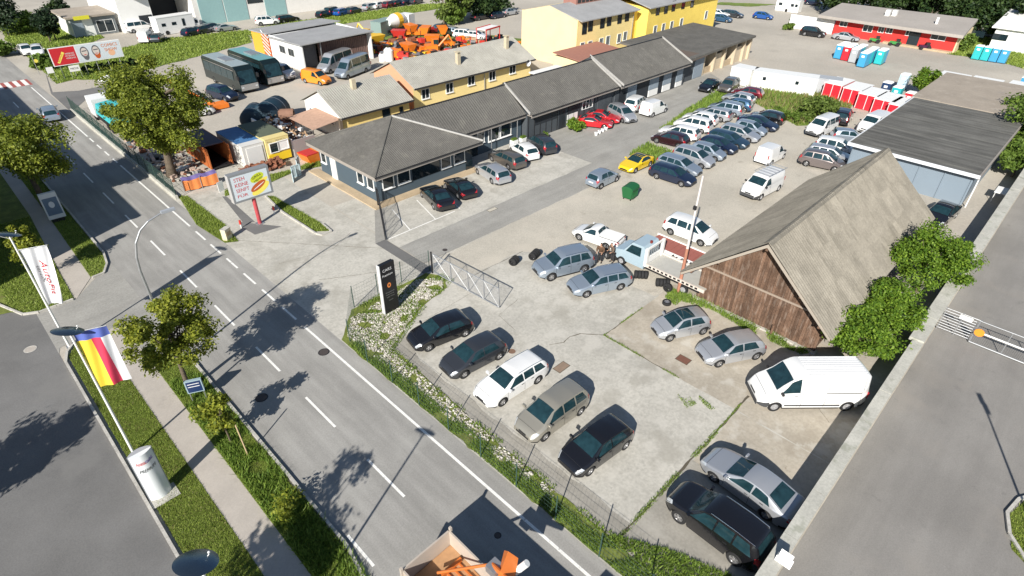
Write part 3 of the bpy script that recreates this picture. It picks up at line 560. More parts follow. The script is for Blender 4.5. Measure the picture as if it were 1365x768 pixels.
def manhole(x, y, r=.34, label='', mat=None, z=.006):
    t = thing('manhole_cover', (x, y, z), label, 'manhole'); m = MB(); m.lathe([(.001, .004), (r * .82, .004), (r * .84, 0)], 24); m.build('lid', mat or MH, t, world=False)
    m = MB(); m.lathe([(r * .84, .0), (r * .86, .007), (r, .007), (r * 1.02, 0)], 24); m.build('frame', M['trim'] if mat is None else M['kerb'], t, world=False)
for k_, pts_ in enumerate(([(16.2, 17.5), (17.5, 18.6), (19.8, 18.3)], [(21.5, 20.5), (21.9, 22.4), (24.2, 22.8)], [(15.6, 26.2), (17.9, 25.4), (22.3, 25.6)], [(28.0, 3.0), (30.2, 5.6), (32.9, 6.0)], [(14.5, 38.5), (18.5, 37.6), (21.0, 38.9)])): joint(pts_, .016, 'hairline crack in the paving', z=.0125, seed=40 + k_)
manhole(11.6, 27.25, label='dark round manhole near the road edge line'); manhole(7.1, 26.25, label='dark round manhole in the left lane'); manhole(-1.0, 40.0, .34, 'pale concrete manhole in the dark parking lot', M['path'], .004)
manhole(10.6, 10.9, .16, 'small dark gully lid in the shade of the tipper truck')
manhole(24.75, 35.0 - 3.6, .2, 'small lid in the asphalt lane')
manhole(19.9, 19.2, .28, 'brown lid beside the white estate', plain('rusty lid', (.20, .12, .08), .9), .012)
for (x, y, sx, sy, c, lb) in ((26.85, 11.3, .55, .75, (.17, .075, .05), 'square rusty access cover in the dirty concrete'), (21.0, 16.1, .9, .5, (.25, .18, .13), 'brown patch of broken concrete behind the champagne car'), (32.2, 33.8, .9, .35, (.5, .46, .38), 'pale drain slab in the asphalt lane')):
    t = thing('access_cover', (x, y, .006), lb, 'cover'); MB().box(-sx / 2, sx / 2, -sy / 2, sy / 2, 0, .012).build('lid', plain('cover ' + lb[:9], c, .9, var=.2), t, world=False); MB().box(-sx / 2 - .04, sx / 2 + .04, -sy / 2 - .04, sy / 2 + .04, 0, .008).build('rim_frame', M['joint'], t, world=False)
# white stones between the fence and the yard
M['stone'] = leafmat('white stones', (.22, .20, .16), (.66, .63, .57), 0, .8)
rockA = [(13.5, 27.6), (14.7, 29.0), (20.9, 29.6), (22.2, 28.6), (21.2, 27.4), (18.6, 26.8), (15.2, 24.9), (14.6, 24.4), (13.6, 23.5)]
rockB = [(13.55, 24.5), (14.7, 24.5), (14.3, 15), (13.9, 6.5), (13.5, 6.5)]
sheet('planting_bed', rough([(13.0, 5.5), (14.05, 5.5), (14.3, 15), (14.8, 24.6), (18.8, 26.7), (21.5, 27.3), (22.3, 28.6), (21.6, 29.85), (15.2, 29.8), (13.0, 27.5)], .08, .5), .016, M['soil'], 'soil bed of the white stones inside the fence', 'bed')
def stones(polys, n_per, label, seed):
    r = random.Random(seed); m = MB()
    for poly in polys:
        xs = [p[0] for p in poly]; ys = [p[1] for p in poly]; n = int((max(xs) - min(xs)) * (max(ys) - min(ys)) * n_per)
        for _ in range(n):
            x, y = r.uniform(min(xs), max(xs)), r.uniform(min(ys), max(ys)); ins = False; j = len(poly) - 1
            for i in range(len(poly)):
                if ((poly[i][1] > y) != (poly[j][1] > y)) and x < (poly[j][0] - poly[i][0]) * (y - poly[i][1]) / (poly[j][1] - poly[i][1] + 1e-9) + poly[i][0]: ins = not ins
                j = i
            if not ins or math.sin(x * 2.1 + 1.5 * math.sin(y * 1.3)) * math.sin(y * 1.9 + x) > .72: continue
            s = r.uniform(.04, .115); a = r.uniform(0, 6.28); q = []
            for (u, v, w) in ((1, 0, 0), (.2, .9, .1), (-.9, .3, 0), (-.3, -.8, .1), (0, 0, .75), (.3, .2, .65)):
                u *= r.uniform(.7, 1.2) * s; v *= r.uniform(.6, 1.1) * s; w *= s; q.append((x + u * math.cos(a) - v * math.sin(a), y + u * math.sin(a) + v * math.cos(a), .018 + w))
            m.add(q, [(0, 1, 5), (1, 2, 4), (1, 4, 5), (2, 3, 4), (3, 0, 4), (0, 5, 4)])
    return tag(m.build('white_stones', M['stone']), label, 'stones', kind='stuff')
stones([rockA], 150, 'white decorative stones around the black pylon sign', 21); stones([[p for p in rockB[:3]] + [(14.1, 10.5), (13.6, 10.5)]], 95, 'strip of white stones along the inside of the road fence', 22)
blades('weeds', [[(13.0, 5.5), (13.75, 5.5), (13.8, 15), (13.7, 26.5), (13.0, 27.5)]], 900, .17, .022, M['weed'], 'green weeds along the foot of the road fence', seed=14, patchy=.3)
blades('weeds', [rockA, [(13.9, 6), (14.3, 6), (14.5, 15), (14.9, 24.6), (14.3, 24.5)], [(19.5, 26.6), (22.5, 27.6), (22.4, 29), (21.6, 28.9)], [(15.4, 29.9), (15.3, 29.3), (20, 29.7), (20, 30.1)], [(14.9, 24.4), (19.0, 26.5), (19, 27.2), (14.8, 25.4)]], 260, .12, .03, M['weed'], 'weeds and ground plants between the white stones', seed=15, patchy=.62)
blades('weeds', [[(13.0, 1.9), (16.5, 1.9), (15.5, 5), (14.3, 7.2), (13.0, 8)]], 700, .17, .03, M['weed'], 'dense weeds in the near corner of the yard', seed=16, patchy=.2)
# ------------------------------------------------------------------ buildings
def ray(x, y): return Vector(CM.T @ np.array([(x - 682.5) / FOC, (y - 384) / FOC, 1.]))
def onX(x, y, c): d = ray(x, y); t = c / d.x; return Vector((c, d.y * t, CAMH + d.z * t))
def onY(x, y, c): d = ray(x, y); t = c / d.y; return Vector((d.x * t, c, CAMH + d.z * t))
def ribs(mb, poly, e, s, pitch, h=.045, w=.06, m=0, jit=0):
    """raised ribs clipped to a planar roof polygon; e = eave direction, s = down-slope direction"""
    e = Vector(e).normalized(); s = Vector(s).normalized(); nn = e.cross(s); nn = nn if nn.z > 0 else -nn; O = Vector(poly[0]); P = [((Vector(p) - O).dot(e), (Vector(p) - O).dot(s)) for p in poly]
    u = min(p[0] for p in P) + pitch / 2; U = max(p[0] for p in P)
    while u < U:
        hit = []
        for (a, b), (c, d) in zip(P, P[1:] + P[:1]):
            if (a > u) != (c > u): hit.append(b + (d - b) * (u - a) / (c - a))
        if len(hit) >= 2:
            v0, v1 = min(hit), max(hit)
            if v1 - v0 > .1:
                A = O + e * u + s * v0; B = O + e * u + s * v1; q = nn * (h + random.uniform(-jit, jit)); x = e * w
                mb.add([A - x, A + x, A + q, B - x, B + x, B + q], [(0, 3, 5, 2), (1, 2, 5, 4), (0, 2, 1), (3, 4, 5)], m)
        u += pitch
def window(root, c, n, w, h, frame='white', cols=2, name='window', glass=None, sill=True):
    """c centre on the wall face, n outward wall normal"""
    n = Vector(n); u = Vector((-n.y, n.x, 0)); c = Vector(c); fm = MB(); t = .07
    def bar(u0, u1, z0, z1, d0, d1, mb): 
        p = []
        for z in (z0, z1):
            for a, d in ((u0, d0), (u1, d0), (u1, d1), (u0, d1)): q = c + u * a + n * d; p.append((q.x, q.y, c.z + z))
        mb.add(p, [(0, 3, 2, 1), (4, 5, 6, 7), (0, 1, 5, 4), (1, 2, 6, 5), (2, 3, 7, 6), (3, 0, 4, 7)])
    for a, b, z0, z1 in ((-w / 2 - t, -w / 2, -h / 2 - t, h / 2 + t), (w / 2, w / 2 + t, -h / 2 - t, h / 2 + t), (-w / 2, w / 2, h / 2, h / 2 + t), (-w / 2, w / 2, -h / 2 - t, -h / 2)): bar(a, b, z0, z1, -.02, .07, fm)
    for i in range(1, cols): a = -w / 2 + w * i / cols; bar(a - .03, a + .03, -h / 2, h / 2, -.02, .055, fm)
    fo = fm.build(name, M[frame] if isinstance(frame, str) else frame, root)
    for i in range(cols):
        g = MB(); bar(-w / 2 + w * i / cols + .03 * (i > 0), -w / 2 + w * (i + 1) / cols - .03 * (i < cols - 1), -h / 2, h / 2, -.02, .022, g); sub(fo, 'pane', g, glass or M['glass'], root)
    if sill: g = MB(); bar(-w / 2 - .1, w / 2 + .1, -h / 2 - t - .05, -h / 2 - t - .003, -.02, .16, g); sub(fo, 'sill', g, M[frame] if isinstance(frame, str) else frame, root)
    return fo
def wallbox(root, x0, x1, y0, y1, z1, mat, z0=-.05, name='wall', hollow=False): return MB().box(x0, x1, y0, y1, z0, z1).build(name, mat, root)
SL = plain('slate blue render', (.060, .088, .112), .8, var=.08, vs=.7); SLB = plain('slate blue boards', (.062, .072, .082), .75, var=.12, vs=1.5)
ROOF = ground('weathered fibre cement roof', (.120, .115, .105), .12, .14, .5, 5, stains=[((.19, .18, .155), 1.2, .55, .72, .5), ((.08, .075, .065), 3.5, .66, .76, .5)], rough=.95, world=True)
ROOFL = ground('light corrugated roof', (.32, .31, .275), .1, .1, .5, 5, stains=[((.20, .19, .16), 1.5, .55, .7, .4)], rough=.9)
FASC = plain('fascia board', (.30, .27, .24), .75, var=.1)
PLIN = ground('sandstone walkway', (.46, .36, .24), .1, .1, .8, 8)
DOORG = plain('pale blue grey door', (.24, .29, .34), .6, var=.08, vs=.8); GAR = plain('dark bay panel', (.020, .025, .032), .7)  # near black colour stands in for the shade inside open bays
STR = plain('white ridge flashing', (.38, .37, .35), .7, var=.25, vs=5)
# --- office with pyramid roof
of = thing('office_building', (25.7, 41.7, 0), 'slate blue office with hipped corrugated roof at the yard entrance', 'office')
wallbox(of, 25.7, 37.0, 41.7, 51.3, 3.05, SL)
MB().prism([(25.7, 41.7), (25.7, 52.1), (24.75, 52.3), (24.75, 40.75), (39, 40.75), (39, 41.7)][::-1], -.02, .10).build('walkway', PLIN, of)
E0 = [(24.9, 40.5, 3.1), (37.4, 40.5, 3.1), (37.4, 52.1, 3.1), (24.9, 52.1, 3.1)]; AP = (31.1, 46.3, 5.55)
rf = MB()
for i in range(4): rf.slab([E0[i], E0[(i + 1) % 4], AP], .06)
for i, (e, s) in enumerate([((1, 0, 0), (0, -1, -.42)), ((0, 1, 0), (1, 0, -.39)), ((1, 0, 0), (0, 1, -.42)), ((0, 1, 0), (-1, 0, -.395))]):
    a, b = Vector(E0[i]), Vector(E0[(i + 1) % 4]); mid = (a + b) / 2; sl = (mid - Vector(AP)).normalized(); ribs(rf, [a, b, Vector(AP)], (b - a), sl, .20, .04, .055)
ro = rf.build('roof', ROOF, of)
for i in range(4):
    m = MB(); m.tube(Vector(E0[i]) + Vector((0, 0, .03)), Vector(AP) + Vector((0, 0, .03)), .08 if i != 1 else .12, n=6); sub(ro, 'hip_cap', m, ROOF if i != 1 else STR, of)
m = MB()
for (a, b) in ((0, 1), (1, 2), (2, 3), (3, 0)):
    A, B = Vector(E0[a]), Vector(E0[b]); d = (B - A).normalized(); nn = Vector((d.y, -d.x, 0)); A2, B2 = A - nn * .03, B - nn * .03
    m.add([(A2.x, A2.y, 2.72), (B2.x, B2.y, 2.72), (B2.x, B2.y, 3.03), (A2.x, A2.y, 3.03), (A2.x - nn.x * .04, A2.y - nn.y * .04, 2.72), (B2.x - nn.x * .04, B2.y - nn.y * .04, 2.72), (B2.x - nn.x * .04, B2.y - nn.y * .04, 3.03), (A2.x - nn.x * .04, A2.y - nn.y * .04, 3.03)], [(0, 1, 2, 3), (7, 6, 5, 4), (0, 4, 5, 1), (3, 2, 6, 7)])
m.build('fascia', FASC, of)
MB().box(25.02, 37.3, 40.62, 52.0, 2.90, 3.0).build('soffit', FASC, of)
m = MB(); m.path([(24.85, 40.45, 3.06), (37.4, 40.45, 3.03)], .06, 8); m.build('gutter', M['trim'], of)
for yy, ww, hh, cols in ((50.5, .8, 1.0, 1), (44.2, .9, 1.1, 1), (42.6, .9, 1.1, 1)): window(of, (25.7, yy, 1.75), (-1, 0, 0), ww, hh, 'white', cols)
dr = MB().box(25.62, 25.72, 48.35, 49.25, .1, 2.3).build('door', M['white'], of); sub(dr, 'handle', MB().box(25.57, 25.62, 48.42, 48.47, 1.1, 1.16), M['chrome'], of)
for xx, ww in ((26.9, 1.1), (28.6, 1.3), (33.6, 1.1), (35.3, 1.3)): window(of, (xx, 41.7, 1.75), (0, -1, 0), ww, 1.15, 'white', 1)
for xx, wd in ((38.3, 1.2),):
    pass
m = MB().box(29.6, 32.8, 41.64, 41.72, 1.0, 2.4).build('dark_window_band', M['glass'], of)
for xx in (36.55,): d = MB().box(xx - .45, xx + .4, 41.62, 41.72, .1, 2.4).build('door', M['glass'], of)
# --- wing: segments of the low garage row
def wing(name, x0, x1, ye, yw, zr, yr, ze, label, yb=51.5, mat=SLB, rib=.30, rx=None):
    t = thing(name, (x0, yw, 0), label, 'garage building'); wallbox(t, x0, x1 - .01, yw, yb, ze - .1, mat)
    q0 = x0 if rx is None else rx
    A = [(q0, ye, ze), (x1 - .03, ye, ze), (x1 - .03, yr, zr), (q0, yr, zr)]; B = [(q0, yr, zr), (x1 - .03, yr, zr), (x1 - .03, yb + .6, ze - .05), (q0, yb + .6, ze - .05)]
    m = MB(); m.slab(A, .06); m.slab(B, .06); s = (Vector(A[0]) - Vector(A[3])).normalized(); ribs(m, [Vector(p) for p in A], (1, 0, 0), s, rib, .035, .06); r = m.build('roof', ROOF, t)
    m = MB(); m.tube((q0, yr, zr + .02), (x1 - .03, yr, zr + .02), .08, n=6); sub(r, 'ridge_cap', m, M['trim'], t)
    MB().box(x0, x1 - .03, ye + .03, ye + .08, ze - .38, ze - .07).build('fascia', FASC, t); MB().tube((x0, ye - .04, ze - .04), (x1 - .03, ye - .04, ze - .04), .055, n=8).build('gutter', M['trim'], t)
    MB().box(x0 + .02, x1 - .05, ye + .08, yw, ze - .2, ze - .12).build('soffit', FASC, t)
    zg = ze - .1; m = MB()
    if rx is None: MB().add([(x0 + .05, yw, zg), (x0 + .05, yb, zg), (x0 + .05, yr, zr - .08)], [(0, 1, 2)]).build('gable', mat, t)
    m.add([(x1 - .1, yw, zg), (x1 - .1, yb, zg), (x1 - .1, yr, zr - .08)], [(0, 2, 1)]); m.build('gable', mat, t)
    return t
w1 = wing('office_wing', 37.0, 46.4, 43.2, 43.9, 5.5, 46.5, 3.05, 'slate grey office wing between pyramid roof and garage row', mat=SL, rx=31.3)
w2 = wing('garage_row', 46.4, 62.4, 42.4, 43.1, 5.55, 46.9, 3.1, 'slate grey garage with open bays behind the red cars')
w3 = wing('garage_row', 62.4, 79.0, 42.1, 42.95, 5.75, 47.4, 3.2, 'slate grey garage with white door panels behind the white vans')
def parapet(t, x, y0, z0, y1, z1, w=.14):
    m = MB(); d = Vector((0, y1 - y0, z1 - z0)); m.add([(x - w / 2, y0, z0 - .1), (x + w / 2, y0, z0 - .1), (x + w / 2, y1, z1 - .1), (x - w / 2, y1, z1 - .1), (x - w / 2, y0, z0 + .14), (x + w / 2, y0, z0 + .14), (x + w / 2, y1, z1 + .14), (x - w / 2, y1, z1 + .14)], [(0, 3, 2, 1), (4, 5, 6, 7), (0, 1, 5, 4), (1, 2, 6, 5), (2, 3, 7, 6), (3, 0, 4, 7)]); m.build('parapet', STR, t)
parapet(w1, 46.35, 42.6, 3.2, 46.6, 5.62); parapet(w2, 62.2, 42.1, 3.2, 47.0, 5.68); parapet(w3, 62.55, 41.9, 3.3, 47.5, 5.85, .12); parapet(w3, 78.95, 42.0, 3.3, 47.4, 5.8, .1)
m = MB(); m.add([(37.4, 43.2, 3.3), (37.4, 40.6, 3.2), (33.6, 44.2, 4.62)], [(0, 1, 2)]); 
for xx in (38.0, 40.2): window(w1, (xx, 43.9, 1.85), (0, -1, 0), .9, 1.1, 'white', 1)
for xx in (42.1, 43.9): window(w1, (xx, 43.9, 1.75), (0, -1, 0), 1.5, 1.3, 'white', 1)
MB().box(39.0, 39.7, 43.82, 43.92, .05, 2.2).build('door', M['glass'], w1)
for xx in (37.9, 41.2, 45.1): MB().tube((xx, 43.3, 0), (xx, 43.3, 2.9), .05, n=8).build('post', M['galv'], w1)
# garage bays (mouths are dark wall panels, their shade painted on; also doors and windows)
def bay(t, x0, x1, yw, z0, z1, mat, name='opening_shade_panel', d=.04): return MB().box(x0, x1, yw - d, yw + .02, z0, z1).build(name, mat, t)
bay(w2, 47.6, 51.4, 43.1, 1.5, 2.7, GAR, 'window_band'); bay(w2, 53.3, 55.2, 43.1, .05, 1.4, M['whiteplastic'], 'roller_door'); bay(w2, 53.3, 55.2, 43.1, 1.45, 2.7, GAR)
window(w2, (57.0, 43.1, 2.0), (0, -1, 0), 1.9, 1.1, 'white', 3, sill=False); bay(w2, 59.0, 61.8, 43.1, .05, 2.7, SLB, 'sliding_door', .10); bay(w2, 51.8, 52.9, 43.1, .05, 2.6, GAR, 'garage_door')
for k in range(16): MB().box(46.6 + k * .98, 46.64 + k * .98, 43.05, 43.10, .05, 2.7).build('board_joint', M['trim'], w2)
xs = [62.8, 65.0, 66.2, 69.2, 71.3, 72.8, 75.0, 76.4, 78.5]
bay(w3, 63.2, 64.6, 42.95, .1, 2.5, GAR); bay(w3, 65.0, 67.0, 42.95, .1, 2.7, DOORG, 'sliding_door', .08); bay(w3, 67.2, 69.8, 42.95, .1, 2.7, GAR)
for a, b in ((70.0, 72.2), (73.4, 75.4)): bay(w3, a, b, 42.95, 1.0, 2.7, DOORG, 'sliding_door', .08); bay(w3, a, b, 42.95, .1, .95, M['whiteplastic'], 'door_panel', .10); bay(w3, b + .05, b + 1.1, 42.95, .1, 2.7, GAR)
bay(w3, 76.8, 78.4, 42.95, .8, 2.7, DOORG, 'sliding_door', .08); bay(w3, 76.8, 78.4, 42.95, .1, .75, M['whiteplastic'], 'door_panel', .10)
# flat roofed end with open bays
w4 = thing('open_garage', (79, 43.6, 0), 'flat roofed open garage with beige pillars at the end of the row', 'garage building')
MB().slab([(79.05, 42.7, 3.5), (100.8, 43.2, 3.7), (101.0, 55, 4.0), (79.05, 54.6, 4.0)], .3).build('roof', ROOF, w4)
MB().slab([(79.1, 42.65, 3.21), (84.5, 42.75, 3.3), (79.1, 46.5, 4.6)], .15).build('lean_roof', plain('brown roofing felt', (.11, .085, .07), .9), w4)
BEI = plain('beige garage render', (.52, .43, .31), .85, var=.1)
MB().box(79.1, 100.6, 50.0, 50.3, -.05, 3.3).build('back_wall', BEI, w4)
for x in (85.6, 88.9, 92.0, 95.4, 98.4, 100.5): MB().box(x - .2, x + .2, 43.6, 50, -.05, 3.35).build('pillar_wall', BEI, w4)
MB().box(79.2, 82.4, 43.5, 43.7, -.05, 3.1).build('wall', SLB, w4); MB().box(82.6, 85.2, 43.5, 43.62, .05, 3.1).build('sliding_door', DOORG, w4)
for a, b, z in ((85.9, 88.6, .9), (89.3, 91.7, 2.4), (92.3, 95.1, .9), (95.8, 98.1, 2.4), (98.7, 100.3, 2.2)): MB().box(a, b, 44.0, 44.15, -.05, z).build('infill_panel', BEI if z > 1 else PLIN, w4)
# --- barn
BW = ground('old barn boards', (.135, .082, .055), .2, .25, 1.5, 10, stains=[((.26, .20, .16), 2.2, .5, .7, .7, (3, 3, .5)), ((.06, .035, .025), 3, .6, .75, .6, (3, 3, .4))], rough=.9, bump=.4)
BR = ground('old corrugated barn roof', (.235, .215, .178), .10, .12, .8, 7, stains=[((.14, .128, .104), 1.0, .52, .68, .45, (2.2, .5, .5)), ((.33, .305, .26), 1.6, .56, .74, .45, (2.5, .8, .8))], rough=.95, bump=.4)
def sheet_tone(m, lo, hi):
    n, l = m.node_tree.nodes, m.node_tree.links; p = n['Principled BSDF']; src = p.inputs['Base Color'].links[0].from_socket; oi = n.new('ShaderNodeObjectInfo'); mr = n.new('ShaderNodeMapRange'); mr.inputs[3].default_value = lo; mr.inputs[4].default_value = hi; l.new(oi.outputs['Random'], mr.inputs[0]); v = n.new('ShaderNodeVectorMath'); v.operation = 'SCALE'; l.new(src, v.inputs[0]); l.new(mr.outputs[0], v.inputs['Scale']); l.new(v.outputs[0], p.inputs['Base Color'])
sheet_tone(BR, .88, 1.09); sheet_tone(BW, .68, 1.3)
bn = thing('barn', (33.2, 5.9, 0), 'old wooden barn with large weathered grey gabled roof', 'barn')
X0, X1, YR, ZR, YA, YB, ZE = 31.75, 53.2, 10.0, 6.75, 14.95, 5.1, 2.45
MB().box(33.35, 52.6, 6.0, 14.1, -.05, 2.9).build('wall', BW, bn)
m = MB(); m.add([(33.36, 6.0, 2.9), (33.36, 14.1, 2.9), (33.36, 10.05, 6.45)], [(0, 1, 2)]); m.add([(52.5, 6.0, 2.9), (52.5, 14.1, 2.9), (52.5, 10.05, 6.45)], [(0, 2, 1)]); m.build('gable_backing', M['trim'], bn)
for yb_, y1_ in (((5.9, 14.2)),):
    y = yb_; k = 0
    while y < y1_ - .05:
        w = random.uniform(.15, .22); zt = ZR - .35 - abs(y + w / 2 - YR) * .855; d = random.uniform(0, .025)
        MB().box(33.27 - d, 33.33, y + .006, min(y + w, y1_) - .006, random.uniform(.05, .16), min(2.75, zt)).build('board', BW, bn)
        if zt > 2.9: MB().box(33.19 - d, 33.27, y + .006, min(y + w, y1_) - .006, 2.78, zt).build('board', BW, bn)
        y += w
MB().box(33.1, 33.24, 5.9, 14.3, 2.72, 2.84).build('cross_beam', plain('pale weathered beam', (.30, .24, .19), .9), bn)
MB().box(33.05, 33.6, 5.8, 14.3, -.03, .12).build('stone_plinth', M['kerb'], bn)
# corrugated sheets, laid in three courses per slope
NS = 22; dx = (X1 - X0) / NS
def sheetmesh(ln, seed):
    r = random.Random(seed); m = MB(); k = 4; vs = []; W_ = dx + .05
    for j in (0, 1):
        for i in range(2 * k + 1): vs.append((W_ * i / (2 * k), j * ln, (.06 if i % 2 else 0) - .004 * j))
    n = 2 * k + 1; m.add(vs, [(i, i + 1, n + i + 1, n + i) for i in range(n - 1)]); return m.mesh('roof_sheet', BR)
for sgn, ye in ((1, YA), (-1, YB)):
    run = math.hypot(ye - YR, ZR - ZE); ln = run / 3 + .12; me = sheetmesh(ln, 1)
    a = math.atan2(ZR - ZE, abs(ye - YR))
    for c in range(3):
        for i in range(NS):
            s0 = run / 3 * c; yy = YR + sgn * math.cos(a) * s0; zz = ZR - math.sin(a) * s0 + .05 - .012 * c + random.uniform(0, .012)
            # long axis of the sheet runs down the slope
            o = bpy.data.objects.new('roof_sheet', me); COL.objects.link(o); o.parent = bn
            ex = Vector((1, 0, 0)); ey = Vector((0, sgn * math.cos(a), -math.sin(a))); ez = ex.cross(ey)
            if ez.z < 0: ez = -ez
            R = Matrix((ex, ey, ez)).transposed().to_4x4(); jz = random.uniform(-.01, .01)
            o.matrix_basis = Matrix.Translation((X0 + i * dx - 33.2 + random.uniform(-.012, .012), yy - 5.9, zz)) @ R @ Matrix.Rotation(jz, 4, 'Z')
m = MB(); m.slab([(X0 + .1, YR, ZR - .02), (X1 - .1, YR, ZR - .02), (X1 - .1, YA - .1, ZE), (X0 + .1, YA - .1, ZE)], .08); m.slab([(X0 + .1, YR, ZR - .02), (X1 - .1, YR, ZR - .02), (X1 - .1, YB + .1, ZE), (X0 + .1, YB + .1, ZE)], .08); m.build('roof_deck', M['trim'], bn)
m = MB(); xx = X0
while xx < X1 - .1:
    d = random.uniform(.9, 1.3); e = min(xx + d, X1); z = ZR + .10 + random.uniform(-.02, .02); m.add([(xx, YR - .24, z - .15), (xx, YR, z), (xx, YR + .24, z - .15), (e + .04, YR - .24, z - .15), (e + .04, YR, z - .01), (e + .04, YR + .24, z - .15)], [(0, 3, 4, 1), (1, 4, 5, 2)]); xx = e
m.build('ridge_cap', BR, bn)
for ye in (YA, YB):
    A = Vector((X0 + .02, YR, ZR - .06)); B = Vector((X0 + .02, ye, ZE - .02)); m = MB(); m.add([A, B, B - Vector((0, 0, .2)), A - Vector((0, 0, .22)), A + Vector((.05, 0, 0)), B + Vector((.05, 0, 0)), B + Vector((.05, 0, -.2)), A + Vector((.05, 0, -.22))], [(0, 1, 2, 3), (7, 6, 5, 4), (0, 4, 5, 1), (3, 2, 6, 7), (1, 5, 6, 2)]); m.build('barge_board', plain('grey barge board', (.33, .29, .24), .9), bn)
for y, z in ((12.6, 4.3), (7.4, 4.3), (14.3, 2.85), (5.9, 2.9), (10.0, 6.4)): MB().box(31.8, 33.3, y - .07, y + .07, z - .16, z).build('purlin', BW, bn)
# --- flat roofed grey warehouse
FR = ground('bitumen flat roof', (.125, .122, .112), .14, .12, .4, 6, streak=('x', 1.6, .28), stains=[((.19, .185, .165), 1.2, .54, .7, .55, (1.6, .12, 1)), ((.07, .068, .062), 1.3, .58, .7, .5, (1.8, .1, 1))], rough=.9)
FR2 = ground('pale felt flat roof', (.33, .285, .235), .08, .08, .4, 6, stains=[((.45, .40, .34), .6, .55, .7, .5), ((.2, .2, .21), .4, .6, .75, .4)], rough=.9)
wh = thing('warehouse', (63.6, 4.4, 0), 'long flat roofed grey warehouse behind the barn', 'warehouse')
BG = plain('blue grey sheet wall', (.20, .25, .30), .55, var=.06, vs=.5); WHT = plain('white edge flashing', (.68, .70, .72), .5)
MB().box(63.8, 96, 4.6, 15.0, -.05, 3.0).build('wall', BG, wh)
for y in (4.7, 6.8, 8.9, 11.0, 13.1, 14.9): MB().box(63.72, 63.8, y - .04, y + .04, 0, 2.95).build('wall_joint', BG, wh)
MB().box(63.2, 84.6, 4.3, 15.3, 3.0, 3.2).build('flat_roof', FR, wh); MB().box(84.63, 100.5, 4.5, 15.6, 3.0, 3.28).build('flat_roof', FR2, wh)
MB().box(63.1, 63.2, 4.2, 15.4, 2.93, 3.24).build('roof_edge', WHT, wh); MB().box(63.2, 100.5, 15.3, 15.42, 2.9, 3.24).build('roof_edge', WHT, wh); MB().box(63.2, 84.6, 4.2, 4.3, 2.8, 3.22).build('roof_edge', FASC, wh)
for k in range(9): MB().box(64.2 + k * 2.3, 64.32 + k * 2.3, 4.25, 15.25, 3.2, 3.212).build('roof_seam', FR, wh)
MB().tube((63.65, 4.25, 0), (63.65, 4.25, 2.9), .06, n=8).build('downpipe', M['white'], wh)
# --- small yellow house and long yellow house
YEL_LIT = ground('yellow render', (.82, .62, .24), .05, .05, .5, 6); CRM = ground('cream render', (.70, .58, .36), .04, .04, .5, 6); YEL2_LIT = ground('south lit yellow render', (.84, .67, .30), .04, .04, .5, 6); SAL = ground('salmon render', (.62, .33, .20), .04, .04, .5, 6); WR = ground('white render', (.74, .72, .68), .04, .04, .5, 6)  # yellow south walls brightened to read as sunlit, sunlight put into their colour
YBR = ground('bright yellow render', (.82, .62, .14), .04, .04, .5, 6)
def gable_house(name, x0, x1, y0, y1, ze, zr, ov, label, wmat, endmat, roofmat, rib=.22, cat='house', ovx=.3):
    t = thing(name, (x0, y0, 0), label, cat); yr = (y0 + y1) / 2
    m = MB(); m.box(x0, x1, y0, y1, -.05, ze - .1); m.build('wall', wmat, t)
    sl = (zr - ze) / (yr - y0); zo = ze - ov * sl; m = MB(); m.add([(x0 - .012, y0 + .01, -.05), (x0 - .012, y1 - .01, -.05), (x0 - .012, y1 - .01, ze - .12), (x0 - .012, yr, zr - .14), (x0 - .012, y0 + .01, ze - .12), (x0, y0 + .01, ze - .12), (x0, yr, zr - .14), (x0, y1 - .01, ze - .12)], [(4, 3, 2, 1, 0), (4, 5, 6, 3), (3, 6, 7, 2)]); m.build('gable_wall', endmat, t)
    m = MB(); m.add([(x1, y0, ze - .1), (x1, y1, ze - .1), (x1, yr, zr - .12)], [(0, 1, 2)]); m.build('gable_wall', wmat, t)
    A = [Vector(p) for p in ((x0 - ovx, y0 - ov, zo), (x1 + ovx, y0 - ov, zo), (x1 + ovx, yr, zr), (x0 - ovx, yr, zr))]; B = [Vector(p) for p in ((x0 - ovx, yr, zr), (x1 + ovx, yr, zr), (x1 + ovx, y1 + ov, zo), (x0 - ovx, y1 + ov, zo))]
    m = MB(); m.slab(A, .07); m.slab(B, .07); ribs(m, A, (1, 0, 0), A[0] - A[3], rib, .05, .07); ribs(m, B, (1, 0, 0), B[2] - B[1], rib, .05, .07); r = m.build('roof', roofmat, t)
    MB().tube(A[0] + Vector((0, -.05, -.04)), A[1] + Vector((0, -.05, -.04)), .06, n=8).build('gutter', M['trim'], t)
    MB().box(x0 - ovx, x1 + ovx, y0 - ov + .03, y0 - ov + .09, zo - .22, zo - .07).build('fascia', FASC, t)
    return t, r
def chimney(t, r, x, y, z0, z1, mat, cap=True):
    m = MB(); m.box(x - .25, x + .25, y - .25, y + .25, z0, z1)
    if cap: m.box(x - .36, x + .36, y - .36, y + .36, z1 + .15, z1 + .22); m.box(x - .2, x + .2, y - .2, y + .2, z1, z1 + .15)
    sub(r, 'chimney', m, mat, t)
CHB = plain('chimney render', (.52, .45, .32), .9, var=.2, vs=4)
sh, shr = gable_house('small_house', 31.75, 40.9, 57.0, 64.6, 3.0, 4.75, .6, 'small house with white gable, yellow wall and pale corrugated roof', YEL_LIT, WR, ROOFL, .28)
chimney(sh, shr, 35.6, 60.0, 3.8, 5.4, CHB, False)
